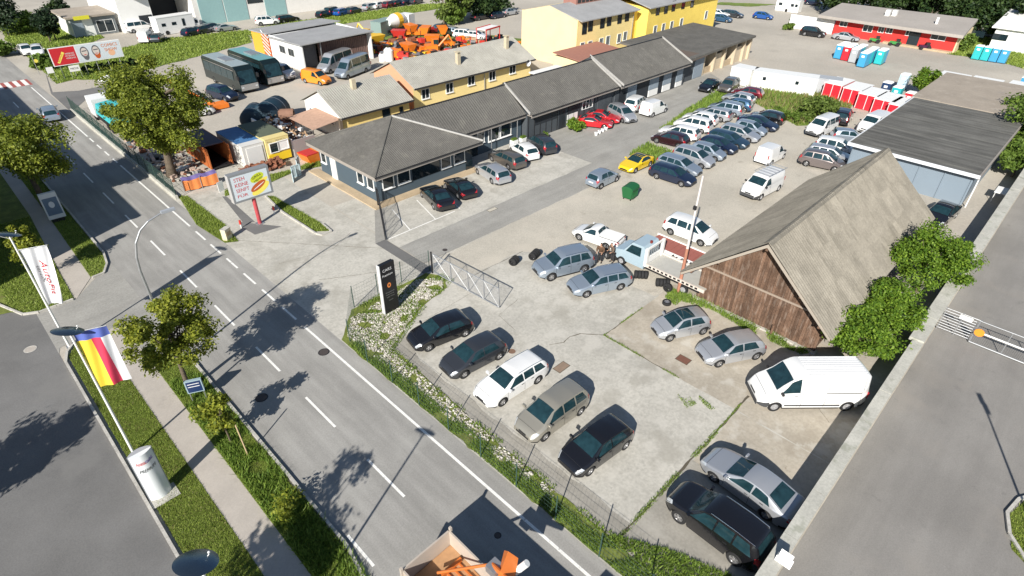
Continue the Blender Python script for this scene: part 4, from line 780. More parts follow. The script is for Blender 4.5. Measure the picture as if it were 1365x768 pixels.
for y, z, w, hh in ((63.0, 1.2, 1.2, 2.0), (60.9, 1.9, .7, .9), (58.9, 1.9, .7, .9)): window(sh, (31.74, y, z), (-1, 0, 0), w, hh, 'white', 1, glass=plain('blue grey pane', (.16, .2, .27), .3), sill=False)
for x, w, hh in ((37.6, .9, 1.6), (39.7, .35, .8)): window(sh, (x, 57.0, 1.6), (0, -1, 0), w, hh, 'trim', 1)
MB().box(31.4, 31.75, 56.7, 56.95, 0, 2.6).build('corner_pillar', plain('dark brown pillar', (.13, .10, .07), .9), sh)
lh, lhr = gable_house('long_house', 43.0, 63.8, 58.9, 67.0, 3.6, 5.5, .7, 'long yellow house with salmon gable and pale grey roof', YEL2_LIT, SAL, ROOFL, .25)
chimney(lh, lhr, 51.6, 60.4, 4.0, 5.6, CHB); chimney(lh, lhr, 61.2, 61.2, 4.2, 6.1, CHB)
for px_, py_ in ((567, 125), (599, 117), (628, 107), (656, 101), (683, 92)):
    q = onY(px_, py_, 58.9); window(lh, (q.x, 58.9, q.z), (0, -1, 0), 1.1, 1.1, 'white', 2)
MB().tube((54.7, 58.75, 0), (54.7, 58.75, 3.2), .06, n=8).build('downpipe', M['galv'], lh)
# --- yellow two storey block in two parts
yb_ = thing('yellow_building', (74.5, 58.5, 0), 'two storey pale yellow building with grey roof and paired windows', 'building')
XA, YA2, HB = 74.0, 59.0, 7.0
MB().box(XA, 88.5, YA2, 70.5, -.05, HB).build('wall', YEL2_LIT, yb_); MB().box(XA - .03, XA - .005, YA2 + .02, 70.48, 0, HB - .05).build('west_wall', CRM, yb_); GRF = ground('grey metal roof', (.33, .33, .33), .07, .07, .5, 4, rough=.7)  # west face keeps the pale cream; south sunlight is put into the yellow
MB().slab([(XA + .15, YA2 - .7, HB - .05), (89.2, YA2 - .7, HB - .05), (89.2, 64.8, HB + 1.3), (XA + .15, 64.8, HB + 1.3)], .15).build('roof', GRF, yb_)
MB().slab([(XA + .15, 64.8, HB + 1.3), (89.2, 64.8, HB + 1.3), (89.2, 71.2, HB - .2), (XA + .15, 71.2, HB - .2)], .15).build('roof', GRF, yb_)
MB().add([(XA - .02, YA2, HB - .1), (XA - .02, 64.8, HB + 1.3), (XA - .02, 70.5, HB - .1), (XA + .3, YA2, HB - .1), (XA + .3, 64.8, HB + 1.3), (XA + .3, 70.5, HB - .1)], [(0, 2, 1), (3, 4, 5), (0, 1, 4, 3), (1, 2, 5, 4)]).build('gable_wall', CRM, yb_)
cl = MB().box(79.0, 88.6, 63.6, 66.2, HB + 1.0, HB + 2.1).build('rooflight_house', plain('brick clerestory', (.30, .15, .12), .9), yb_)
for k in range(9): sub(cl, 'pane', MB().box(79.4 + k * 1.0, 80.1 + k * 1.0, 63.54, 63.6, HB + 1.25, HB + 1.85), M['glass'], yb_)
SHU = plain('grey blue shutter', (.15, .17, .18), .5)
for a, b in (((779, 38), (787, 34)), ((803, 30), (812, 27)), ((826, 24), (836, 21))):
    for q in (a, b): p = onY(q[0], q[1], YA2); window(yb_, (p.x, YA2, p.z), (0, -1, 0), .95, 1.5, 'trim', 2, sill=False)
for a, b in (((776, 63), (786, 61)), ((801, 57), (810, 54)), ((825, 51), (833, 48))):
    for q in (a, b): p = onY(q[0], q[1], YA2); window(yb_, (p.x, YA2, p.z), (0, -1, 0), .95, 1.3, 'white', 1, glass=SHU)
yb2 = thing('yellow_building', (91.5, 55.8, 0), 'bright yellow two storey wing projecting beside the pale yellow block', 'building')
qa, qb = onY(869, 10, 56.5), onY(950, -4, 56.5)
XB0 = 90.4; XB1 = 113.5; YB2 = 57.5
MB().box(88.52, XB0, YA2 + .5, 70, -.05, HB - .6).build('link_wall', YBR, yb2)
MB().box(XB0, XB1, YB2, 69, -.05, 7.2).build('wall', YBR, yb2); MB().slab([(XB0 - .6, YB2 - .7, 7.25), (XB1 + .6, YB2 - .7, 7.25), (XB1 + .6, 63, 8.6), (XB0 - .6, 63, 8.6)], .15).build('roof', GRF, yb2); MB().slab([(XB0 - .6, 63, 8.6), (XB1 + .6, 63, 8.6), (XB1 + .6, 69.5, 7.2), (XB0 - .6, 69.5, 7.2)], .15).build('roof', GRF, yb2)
for q, hh in (((877, 13), 1.5), ((888, 11), 1.5), ((898, 8), 1.5), ((911, 5), 1.5), ((923, 3), 1.5), ((873, 40), 1.3), ((884, 37), 1.3), ((895, 34), 1.3), ((908, 30), 1.3), ((941, 20), 1.3)):
    p = onY(q[0], q[1], YB2); window(yb2, (p.x, YB2, p.z), (0, -1, 0), .9, hh, 'white' if hh < 1.4 else 'trim', 1 if hh < 1.4 else 2, glass=SHU if hh < 1.4 else None, sill=False)
MB().tube((88.2, 58.85, 0), (88.2, 58.85, 6.9), .07, n=8).build('downpipe', M['galv'], yb_)
# lean-to sheds between the houses
t = thing('shed', (66.2, 52.6, 0), 'white roofed shed squeezed between the long house and the garages', 'shed'); a = G(705, 96, 3.0); b = G(739, 86, 3.0)
MB().box(a.x, a.x + 5.5, a.y - 2.6, a.y, 2.85, 3.0).build('roof', M['whiteplastic'], t); MB().box(a.x + .3, a.x + 5.2, a.y - 2.3, a.y - .3, 0, 2.85).build('wall', M['trim'], t)
t = thing('shed', (74, 55.5, 0), 'shed with red brown roof at the foot of the yellow building', 'shed'); MB().slab([(68.5, 53.0, 3.0), (79, 53.0, 3.0), (79, 58.9, 3.4), (68.5, 58.9, 3.4)], .12).build('roof', plain('red brown roof', (.33, .15, .11), .9, var=.15), t); MB().box(68.8, 78.8, 53.3, 58.9, 0, 2.9).build('wall', CRM, t)
# --- white open shed and orange shed
t = thing('machine_hall', (42.9, 85.4, 0), 'white machine hall with grey mono pitch roof and corrugated brown front', 'hall')
wx0, wx1, wy0, wy1 = 42.9, 55.0, 85.2, 95.2
MB().box(wx0, wx0 + .2, wy0, wy1, -.05, 3.7).build('wall', M['whiteplastic'], t); MB().box(wx0 + .2, wx1, wy1 - .2, wy1, -.05, 3.6).build('wall', M['whiteplastic'], t); MB().box(wx1 - .2, wx1, wy0, wy1 - .2, -.05, 4.0).build('wall', M['whiteplastic'], t)
CB = plain('brown corrugated sheet', (.16, .10, .085), .7, var=.25, vs=2); m = MB(); m.box(wx0 + 3.2, wx1 - .2, wy0 + 1.0, wy0 + 1.1, 0, 3.5)
for k in range(26): m.box(wx0 + 3.3 + k * .33, wx0 + 3.42 + k * .33, wy0 + .93, wy0 + 1.0, 0, 3.5)
m.build('sheet_front', CB, t); MB().box(wx0 + .2, wx0 + 3.1, wy0 + 1.6, wy0 + 1.7, 0, 3.4).build('sheet_front', plain('grey sheet', (.13, .13, .14), .7, var=.2), t)
MB().slab([(wx0 - .3, wy0 - .4, 3.9), (wx1 + .3, wy0 - .4, 4.2), (wx1 + .3, wy1 + .3, 3.7), (wx0 - .3, wy1 + .3, 3.5)], .15).build('roof', GRF, t); MB().box(wx0 + 3.1, wx0 + 3.22, wy0 + .1, wy0 + .25, 0, 3.8).build('post', M['galv'], t)
for y in (88.6, 91.3): window(t, (wx0, y, 2.2), (-1, 0, 0), 1.6, .9, 'galv', 2, sill=False)
t = thing('orange_shed', (43, 96, 0), 'low hall with orange and striped gable beside the white machine hall', 'hall'); wy = 95.6
MB().box(43.2, 56, wy + .2, 101.5, 0, 3.4).build('wall', M['whiteplastic'], t); MB().slab([(42.8, wy, 3.8), (56, wy, 4.1), (56, 102, 3.6), (42.8, 102, 3.5)], .15).build('roof', GRF, t)
m = MB(); m.box(42.95, 43.15, wy + 2.4, 101.4, 0, 3.5); m.build('orange_panel', plain('orange panel', (.74, .36, .04), .6), t); m = MB(); m.box(42.95, 43.15, wy + .1, wy + 2.35, 0, 3.5); o = m.build('striped_panel', plain('orange red panel', (.55, .12, .03), .6), t)
for k in range(6): m = MB(); z = .1 + k * .58; m.add([(42.93, wy + .15, z), (42.93, wy + 2.3, z + .9), (42.93, wy + 2.3, z + 1.08), (42.93, wy + .15, z + .18)], [(0, 1, 2, 3)]); sub(o, 'stripe', m, M['white'], t)
# --- large building across the verge
mb_ = thing('industrial_hall', (31, 131, 0), 'large white industrial hall with turquoise doors across the verge', 'hall')
yh = 129.5; MB().box(32.2, 37.6, yh + 1, 150, 0, 7.5).build('wall', M['whiteplastic'], mb_)
MB().box(37.6, 44.4, yh + 8, 150, 0, 7.5).build('wall', GAR, mb_); MB().box(44.4, 108, yh - 1, 150, 0, 7.6).build('wall', WR, mb_); MB().box(31.8, 109, yh - 1.4, 150, 7.6, 7.9).build('roof', GRF, mb_)  # near black inner wall paints the shade of the open hall door
TQ = plain('turquoise door', (.26, .42, .42), .6, var=.1)
for a, b in ((45.4, 50.0), (50.25, 54.7), (58.5, 63.0)): MB().box(a, b, yh - 1.08, yh - 1, 0, 4.8).build('roller_door', TQ, mb_)
for a, b in ((55.0, 58.2), (76, 82)): MB().box(a, b, yh - 1.06, yh - 1, 2.8, 4.2).build('window_band', M['glass'], mb_)
MB().box(35.2, 37.4, yh + .92, yh + 1.0, 0, 2.6).build('gate_shade_panel', GAR, mb_)  # flat dark panel, the shade of the opening is its colour
MB().box(92, 107, yh - 1.06, yh - 1, 1.4, 4.2).build('window_band', M['glass'], mb_)
of2 = thing('entrance_pavilion', (22, 131, 0), 'small flat roofed pavilion with grey glazed front left of the hall', 'building')
MB().box(24.6, 31.6, 132, 141, 0, 3.1).build('wall', M['whiteplastic'], of2); MB().box(24.0, 31.8, 131.4, 141.5, 3.1, 3.4).build('roof', FR2, of2); window(of2, (29.8, 131.9, 1.4), (0, -1, 0), 2.6, 1.9, 'white', 2, sill=False); MB().box(24.7, 26.4, 131.9, 132, .1, 3.0).build('panel', DOORG, of2); MB().box(25.2, 27.6, 131.2, 131.35, 2.9, 3.5).build('sign_panel', plain('yellow sign', (.65, .6, .04), .5), of2); MB().box(28.0, 31.6, 131.9, 132, .1, 3.0).build('grey_front', SHU, of2)
# --- red building
rb = thing('red_building', (130, 21, 0), 'long low red building with wide pale roof across the forecourt', 'building')
RED = ground('red render', (.60, .045, .04), .04, .05, .3, 4); 
def P4(a, b): return Vector(a) * 1
ra, rl = Vector((132.2, 21.0, 0)), Vector((131.6, 41.5, 0)); MB().box(131.7, 141, 20.9, 41.5, -.05, 3.1).build('wall', RED, rb); MB().box(131.6, 141, 20.7, 20.9, -.05, 3.1).build('side_wall', CRM, rb)
MB().box(130.6, 131.7, 20.9, 32.0, 0, .3).build('ramp', PLIN, rb)
MB().slab([(130.2, 20.0, 3.25), (130.2, 44.5, 3.25), (142.5, 44.8, 4.1), (144, 21.0, 4.1)], .5).build('roof', ground('pale felt roof', (.36, .33, .30), .06, .06, .2, 3), rb)
for q, w in (((1125, 31), 1.3), ((1157, 38), 1.6), ((1175, 39), .9), ((1186, 40), 1.0), ((1212, 43), .9), ((1252, 47), 2.2)): p = onX(q[0], q[1], 131.7); window(rb, (131.7, p.y, min(2.3, p.z)), (-1, 0, 0), w, 1.1, 'white', 2, sill=False)
p = onX(1220, 46, 131.7); MB().box(131.6, 131.72, p.y - .9, p.y + .9, .1, 2.5).build('door', M['glass'], rb)
MB().box(131.5, 131.7, 41.6, 50.2, 0, 2.5).build('white_side_wall', M['whiteplastic'], rb)
for x, y, w in ((136.5, 34, 1.0), (137.2, 33, 1.0), (135.5, 25.5, .5)): MB().box(x, x + w, y, y + w * .7, 3.6, 4.7).build('roof_vent', M['whiteplastic'], rb)
# --- white buildings top right and far shed
t = thing('white_hall', (139, 2, 0), 'white hall with dark windows in the top right corner', 'hall'); a = G(1300, 50); 
MB().box(141, 152, -22, 17.3, 0, 3.6).build('wall', M['whiteplastic'], t); MB().slab([(140.4, -22, 3.7), (140.4, 18, 3.7), (153, 18, 5.2), (153, -22, 5.2)], .2).build('roof', M['white'], t)
for q in ((1307, 36), (1337, 41)): p = onX(q[0], q[1], 141); MB().box(140.9, 141.02, p.y - 1.1, p.y + 1.1, 1.6, 2.6).build('window', M['glass'], t)
# --- concrete wall with coping, along the right hand driveway
cw = thing('concrete_wall', (0, 1.5, 0), 'long weathered concrete wall with flat coping between yard and driveway', 'wall')
for k in range(34):
    x0 = 9.5 + k * 3.0; m = MB(); m.box(x0 + .008, x0 + 2.992, 1.28, 1.62, 0, 1.55); m.build('wall_panel', M['wallcon'], cw)
    z = random.uniform(-.012, .012); m = MB(); m.box(x0 + .012, x0 + 2.988, 1.20, 1.78 if x0 < 34 else 1.98, 1.552, 1.68 + z + (.0 if x0 < 34 else .10)); m.build('coping', M['wallcon'], cw)
# ------------------------------------------------------------------ fences and gates
def post(root, x, y, h=1.75, r=.03, mat='greenfence'): return MB().tube((x, y, 0), (x, y, h), r, n=6).build('post', M[mat], root)
def netting(root, a, b, z0, z1, hz=.25, vt=.2, rh=.006, rv=.0035, mat='greenfence', name='mesh_panel'):
    a = Vector((*a, 0)); b = Vector((*b, 0)); L = (b - a).length; m = MB(); k = int((z1 - z0) / hz)
    for i in range(k + 1): z = z0 + (z1 - z0) * i / k; m.tube(a + Vector((0, 0, z)), b + Vector((0, 0, z)), rh, n=4, cap=False)
    for i in range(1, int(L / vt)): p = a.lerp(b, i * vt / L); m.tube(p + Vector((0, 0, z0)), p + Vector((0, 0, z1)), rv, n=3, cap=False)
    return tag(m.build(name, M[mat], root), kind='stuff') if False else m.build(name, M[mat], root)
fr = thing('mesh_fence', (13.0, 27.0, 0), 'green wire mesh fence between the road and the rows of cars', 'fence')
fp = [(22.0, 29.9), (19.6, 30.1), (17.5, 30.0), (15.5, 29.9), (13.3, 27.0)] + [(13.0, 24.6 - 2.5 * k) for k in range(10)]
for p in fp: post(fr, *p)
for a, b in zip(fp[:-1], fp[1:]): netting(fr, a, b, .05, 1.65)
def lattice(root, a, b, z0, z1, step, r, mat, name='mesh'):
    a = Vector((*a, 0)); b = Vector((*b, 0)); L = (b - a).length; H = z1 - z0; d = (b - a) / L; m = MB()
    for s in (1, -1):
        t = -H
        while t < L:
            u0, u1 = max(0, t), min(L, t + H); v0, v1 = u0 - t, u1 - t
            if s < 0: v0, v1 = H - v0, H - v1
            if u1 > u0: m.tube(a + d * u0 + Vector((0, 0, z0 + v0)), a + d * u1 + Vector((0, 0, z0 + v1)), r, n=3, cap=False)
            t += step
    return m.build(name, M[mat], root)
def leaf_gate(label, a, b, h, mat, uprights, r=.035, z0=.12):
    t = thing('gate', (a[0], a[1], 0), label, 'gate'); A = Vector((*a, 0)); B = Vector((*b, 0)); U = lambda s, z: A.lerp(B, s) + Vector((0, 0, z))
    MB().tube(U(0, h), U(1, h), r, n=6).build('top_rail', M[mat], t); MB().tube(U(0, z0), U(1, z0), r, n=6).build('bottom_rail', M[mat], t)
    for s in uprights: MB().tube(U(s, z0), U(s, h), r * .8, n=6).build('upright', M[mat], t)
    for s0, s1 in zip(uprights[:-1], uprights[1:]): MB().tube(U(s0, h), U(s1, z0), r * .5, n=5).build('brace', M[mat], t)
    lattice(t, tuple(U(.005, 0)[:2]), tuple(U(.995, 0)[:2]), z0 + .02, h - .02, .12, .0042, mat)
    MB().tube((a[0] - .05, a[1] + .1, 0), (a[0] - .05, a[1] + .1, h + .15), .06, n=8).build('gate_post', M['blacksteel'], t); return t
leaf_gate('open galvanised swing gate leaf beside the black sign pylon', (22.0, 29.4), (22.4, 22.9), 1.68, 'galv', [0, .28, .55, .78, 1])
leaf_gate('open black swing gate leaf by the office corner', (25.4, 41.2), (22.25, 35.8), 1.68, 'blacksteel', [0, .3, .6, .8, 1])
MB().tube((20.6, 29.5, .1), (21.9, 29.6, 1.5), .03, n=6)
# green panel fence on a low wall along the far road side
t = thing('panel_fence', (13.2, 55.0, 0), 'grey green mesh fence on a concrete base below the big tree', 'fence')
MB().box(13.05, 13.3, 54.8, 88.2, -.02, .35).build('base_wall', M['wallcon'], t)
for k in range(15): post(t, 13.2, 55.0 + k * 2.35, 1.9, .035)
for k in range(14): netting(t, (13.2, 55 + k * 2.35), (13.2, 57.35 + k * 2.35), .4, 1.8, .2, .12, .010, .008)
sheet('verge_strip', [(12.95, 54), (13.9, 54), (13.9, 89), (12.95, 89)], .004, M['concrete'], 'narrow concrete strip along the green fence', 'strip')
# sliding gate over the driveway
t = thing('bar_fence', (41.6, 1.2, 0), 'short steel bar fence fixed to the concrete wall', 'fence')
for k in range(9): z = .15 + k * .19; MB().tube((41.6, 1.2, z), (41.6, -.75, z), .022, n=5).build('bar', M['galv'], t)
for y in (1.15, .2, -.75): MB().tube((41.6, y, 0), (41.6, y, 1.75), .035, n=6).build('post', M['galv'], t)
MB().box(41.56, 41.58, -.35, .35, 1.35, 1.62).build('notice_board', M['white'], t)
t = thing('sliding_gate', (41.45, -.8, 0), 'galvanised sliding gate across the brown driveway', 'gate')
for z, r in ((.12, .05), (.98, .055), (1.75, .03)): MB().tube((41.4, -.7, z), (41.4, -9.5, z), r, n=8).build('rail', M['galv'] if z != .98 else M['white'], t)
for k in range(6): MB().tube((41.4, -.7 - k * 1.7, .12), (41.4, -.7 - k * 1.7, 1.75), .03, n=6).build('upright', M['galv'], t)
m = MB()
for k in range(88): y = -.75 - k * .1; m.tube((41.4, y, .12), (41.4, y, 1.75), .007, n=3, cap=False)
m.build('infill', M['galv'], t)
t = thing('warning_disc', (41.3, -.95, 1.0), 'round orange warning disc hanging on the sliding gate', 'sign'); MB().lathe([(.001, 0), (.27, 0), (.27, .03), (.001, .03)], 20, axis='x').build('disc', plain('orange plastic', (.85, .28, .03), .5), t, world=False)
# ------------------------------------------------------------------ lettering
def text(s, parent, org, u, up, height, mat, width=None, name='lettering', shear=0, depth=.006, local=None):
    cu = bpy.data.curves.new('text', 'FONT'); cu.body = s; cu.size = 1; cu.extrude = 0; cu.shear = shear; cu.resolution_u = 2; o = bpy.data.objects.new('text', cu); COL.objects.link(o)
    bpy.context.view_layer.update(); me = bpy.data.meshes.new_from_object(o.evaluated_get(bpy.context.evaluated_depsgraph_get())); bpy.data.objects.remove(o)
    co = [v.co.copy() for v in me.vertices]
    if not co: return None
    x0, x1 = min(c.x for c in co), max(c.x for c in co); y0, y1 = min(c.y for c in co), max(c.y for c in co); k = height / (y1 - y0); kx = (width / (x1 - x0)) if width else k
    u = Vector(u).normalized(); up = Vector(up).normalized(); n = u.cross(up); org = Vector(org) - (Vector(parent.location) if local is None else Vector((0, 0, 0)))
    for v, c in zip(me.vertices, co): v.co = org + u * ((c.x - x0) * kx) + up * ((c.y - y0) * k) + n * depth
    me.materials.clear(); me.materials.append(mat); o = bpy.data.objects.new(name, me); COL.objects.link(o); o.parent = parent; return o
RT = plain('red print', (.55, .02, .03), .5, var=0); BK = plain('black print', (.02, .02, .02), .5, var=0); OR = plain('orange print', (.72, .22, .05), .5, var=0); VI = plain('violet print', (.12, .03, .30), .5, var=0); YG = plain('yellow green print', (.55, .62, .03), .5, var=.05); YL = plain('yellow print', (.85, .72, .12), .5, var=.05); BR_ = plain('sausage brown print', (.50, .10, .02), .5, var=.1); LG = plain('light poster ground', (.60, .66, .70), .5, var=.03); WP = plain('white print', (.8, .8, .8), .5, var=0); GP = plain('dark grey print', (.12, .12, .13), .5, var=.05)
def shape(parent, name, pts, org, u, up, mat, off):
    u = Vector(u).normalized(); up = Vector(up).normalized(); n = u.cross(up); m = MB(); m.add([Vector(org) + u * a + up * b + n * off for a, b in pts], [tuple(range(len(pts)))]); return m.build(name, mat, parent)
def ell(cx, cy, a, b, rot=0, n=20): c, s = math.cos(rot), math.sin(rot); return [(cx + a * math.cos(t) * c - b * math.sin(t) * s, cy + a * math.cos(t) * s + b * math.sin(t) * c) for t in [2 * math.pi * i / n for i in range(n)]]
# billboard on the red post
t = thing('billboard', (16.4, 45.45, 0), 'grey framed advertising billboard with a hot dog on a red post', 'billboard')
bx0, bx1, by, bz0, bz1 = 14.75, 18.05, 45.22, 2.42, 4.80
GB = plain('grey sign housing', (.22, .23, .24), .5); MB().box(bx0, bx1, by, by + .55, bz0, bz1).build('housing', GB, t)
MB().box(bx0 - .01, bx0 + .0, by, by + .55, bz0, bz1).build('side_panel', plain('pale grey panel', (.42, .41, .40), .6), t)
MB().box(bx0 + .17, bx1 - .17, by - .012, by - .003, bz0 + .17, bz1 - .17).build('poster', LG, t)
pn = plain('red post paint', (.42, .06, .07), .6, var=.35, vs=3); MB().tube((16.4, 45.5, 0), (16.4, 45.5, bz0), .16, n=12).build('post', pn, t); MB().box(16.1, 16.7, 45.2, 45.8, 0, .05).build('base_plate', M['galv'], t)
U, V, O = (1, 0, 0), (0, 0, 1), (bx0 + .17, by - .012, bz0 + .17)
for k, s_ in enumerate(('STEH', 'KEINE', 'SENFT', 'FÜR')): text(s_, t, (bx0 + .38, by - .014, bz1 - .62 - k * .45), U, V, .30, RT, 1.05 if k not in (0, 3) else .85)
shape(t, 'splash_print', ell(2.05, 1.48, .60, .34, .35), O, U, V, YG, .004); text('GRILL', t, (bx0 + 1.82, by - .02, bz0 + 1.55), (1, 0, .35), (-.3, 0, 1), .2, BK, .85, 'brush_lettering'); text('MENÜ', t, (bx0 + 1.95, by - .02, bz0 + 1.28), (1, 0, .35), (-.3, 0, 1), .18, BK, .75, 'brush_lettering')
shape(t, 'bun_print', ell(2.15, .52, .85, .36, .45), O, U, V, YL, .004); shape(t, 'bun_print', ell(2.35, 1.05, .60, .2, .45), O, U, V, YL, .0045); shape(t, 'sausage_print', ell(2.0, .78, .72, .28, .45), O, U, V, BR_, .006); shape(t, 'mustard_print', ell(2.05, .76, .56, .035, .45), O, U, V, WP, .008)
# double roadside hoarding
t = thing('roadside_hoarding', (16, 104.5, 0), 'long roadside hoarding, red poster left and two bearded faces right', 'billboard')
hx0, hx1, hy, hz0, hz1 = 15.7, 24.6, 104.5, 1.75, 4.15; MB().box(hx0, hx1, hy, hy + .15, hz0, hz1).build('frame', M['white'], t)
for k in range(6): MB().tube((hx0 + .7 + k * 1.5, hy + .2, 0), (hx0 + .7 + k * 1.5, hy + .2, hz1), .05, n=6).build('post', M['galv'], t)
O = (hx0, hy - .01, hz0); shape(t, 'poster', [(.1, .1), (3.1, .1), (3.1, 2.3), (.1, 2.3)], O, U, V, RT, .0); shape(t, 'poster', [(3.2, .1), (8.8, .1), (8.8, 2.3), (3.2, 2.3)], O, U, V, LG, .0)
shape(t, 'yellow_label', [(.55, .45), (.8, .3), (1.75, 1.6), (1.5, 1.8)], O, U, V, YL, .006); text('SCHILD', t, (hx0 + .78, hy - .02, hz0 + .5), (.6, 0, .8), (-.8, 0, .6), .16, RT, 1.2)
for k, s_ in enumerate(('WERBUNG', 'MIT GROSSER', 'WIRKUNG')): text(s_, t, (hx0 + 1.75, hy - .02, hz0 + 1.35 - k * .3), U, V, .2, WP, 1.15)
for cx in (4.15, 5.6):
    shape(t, 'hair_print', ell(cx, 1.3, .52, .78), O, U, V, GP, .004); shape(t, 'beard_print', ell(cx + .05, .75, .36, .5), O, U, V, GP if cx < 5 else BR_, .006); shape(t, 'face_print', ell(cx, 1.35, .40, .55), O, U, V, plain('pale face print', (.62, .55, .50), .5), .008); shape(t, 'glasses_print', [(cx - .3, 1.4), (cx + .3, 1.42), (cx + .3, 1.56), (cx - .3, 1.54)], O, U, V, GP, .011); shape(t, 'mouth_print', ell(cx, .98, .18, .05), O, U, V, RT, .012)
text('COMICS', t, (hx0 + 6.4, hy - .02, hz0 + 1.65), U, V, .42, OR, 2.1); text('SHOW', t, (hx0 + 6.7, hy - .02, hz0 + 1.05), U, V, .42, OR, 1.6); shape(t, 'figure_print', ell(7.5, .8, .45, .42), O, U, V, plain('pale orange print', (.78, .45, .28), .5), .005)
def small_sign(x, y, z0, z1, w, mat, label, ltr=None, legs=(0, 1), pm='galv', th=.04, name='sign'):
    t = thing(name, (x, y, 0), label, 'sign'); MB().box(x, x + w, y - th, y, z0, z1).build('panel', mat, t)
    for s in legs: MB().tube((x + .05 + s * (w - .1), y + .04, 0), (x + .05 + s * (w - .1), y + .04, z1), .03, n=6).build('leg', M[pm], t)
    if ltr: text(ltr, t, (x + w * .12, y - th - .004, z0 + (z1 - z0) * .35), U, V, (z1 - z0) * .3, BK, w * .76)
    return t
small_sign(17.2, 104.0, .9, 1.7, 1.3, M['white'], 'small white direction sign below the red hoarding', 'MESSE'); small_sign(14.6, 104.2, 1.1, 1.9, .8, M['white'], 'white notice board at the left end of the hoarding')
p = G(53, 100); t = thing('bus_stop_sign', p, 'thin post with round yellow sign at the grass verge corner', 'sign'); MB().tube((0, 0, 0), (0, 0, 3.0), .04, n=6).build('post', M['galv'], t, world=False); MB().lathe([(.001, -.02), (.25, -.02), (.25, .02), (.001, .02)], 16, c=(.25, 0, 1.9), axis='y').build('disc', YL, t, world=False)
# black pylon sign
a, b = G(513.9, 420.6), G(532.4, 410.5); d = (b - a); d.z = 0; Wd = d.length; ux = d.normalized(); nb = Vector((-ux.y, ux.x, 0)); t = thing('pylon_sign', a, 'black pylon sign with white lettering on the bed of white stones', 'sign')
def pyl(mb, u0, u1, n0, n1, z0, z1):
    p = [];
    for z in (z0, z1):
        for uu, nn in ((u0, n0), (u1, n0), (u1, n1), (u0, n1)): q = a + ux * uu + nb * nn; p.append((q.x, q.y, z))
    return mb.add(p, [(0, 3, 2, 1), (4, 5, 6, 7), (0, 1, 5, 4), (1, 2, 6, 5), (2, 3, 7, 6), (3, 0, 4, 7)])
HP = 3.85; pyl(MB(), 0.03, Wd, 0, .12, .04, HP).build('front_panel', plain('black sign panel', (.012, .012, .014), .35), t); pyl(MB(), .03, Wd - .02, .16, .30, .04, HP - .03).build('rear_panel', plain('black sign panel back', (.012, .012, .014), .35), t)
pyl(MB(), -.01, .03, 0, .30, .0, HP).build('side_edge', plain('pale aluminium edge', (.6, .6, .6), .45), t); pyl(MB(), -.05, Wd + .08, -.1, .4, 0, .05).build('foundation', M['kerb'], t)
upv = (0, 0, 1)
for s_, z, hh, w0, w1, mt in (('CARS', 3.28, .20, .18, .78, WP), ('Premium', 2.92, .17, .14, .82, WP), ('Werkstatt und', 1.62, .08, .2, .8, M['galv']), ('Aufbereitung', 1.44, .08, .22, .75, M['galv']), ('Reifen Service', 1.26, .08, .25, .78, M['galv']), ('Termin', .98, .08, .35, .65, M['galv'])):
    q = a + ux * (Wd * w0) + Vector((0, 0, z)); text(s_, t, q, ux, upv, hh, mt, Wd * (w1 - w0), depth=.006)
q = a + Vector((0, 0, 0)); shape(t, 'emblem', ell(Wd * .5, 2.18, .15, .19), q, ux, upv, OR, .006); shape(t, 'emblem_ring', ell(Wd * .5, 2.18, .06, .08), q, ux, upv, BK, .009)
# white rounded pylon on the grass strip
t = thing('pylon_sign', (.83, 23.5, 0), 'white curved pylon sign with red and black lettering on the grass strip', 'sign')
m = MB(); P_ = []; n_ = 12
for i in range(n_ + 1): s = i / n_; P_.append((.38 + .92 * s, 23.50 - .20 * math.sin(math.pi * s)))
P2 = P_ + [(1.30, 23.56), (.38, 23.56)]; m.prism(P2[::-1], .04, 3.03); m.build('front_shell', plain('white lacquered sheet', (.72, .75, .77), .3, coat=.5, var=.02), t, 40)
P3 = [(x, 23.60 + (23.60 - y) * .8) for x, y in P_]; MB().prism([(.34, 23.565)] + P3[:0] + [(1.34, 23.565), (1.34, 23.60)] + [(x, y) for x, y in P3[::-1][1:-1]] + [(.34, 23.60)], .04, 3.02).build('rear_shell', plain('grey sheet metal', (.35, .36, .38), .45), t, 40)
MB().box(.30, 1.50, 22.95, 23.85, 0, .06).build('foundation', M['kerb'], t)
def curved_text(s_, x0, x1, z, hh, mt, nm='lettering', rise=0.):
    o = text(s_, t, (x0, 23.2, z), (1, 0, 0), (0, 0, 1), hh, mt, x1 - x0, nm, shear=.25)
    for v in o.data.vertices: X = v.co.x + t.location.x; s = (X - .38) / .92; v.co.y = 23.50 - .20 * math.sin(math.pi * max(0, min(1, s))) - .012 - t.location.y; v.co.z += rise * (X - x0)
curved_text('bosna', .50, .84, 2.48, .17, RT, rise=.1); curved_text('mobil', .86, 1.18, 2.51, .17, VI, rise=.1); curved_text('PREMIUM', .50, 1.20, 1.95, .19, BK, rise=.12); curved_text('_____', .55, .9, 2.45, .025, RT, 'swoosh', .1); curved_text('_____', .9, 1.2, 2.49, .03, VI, 'swoosh', .15)
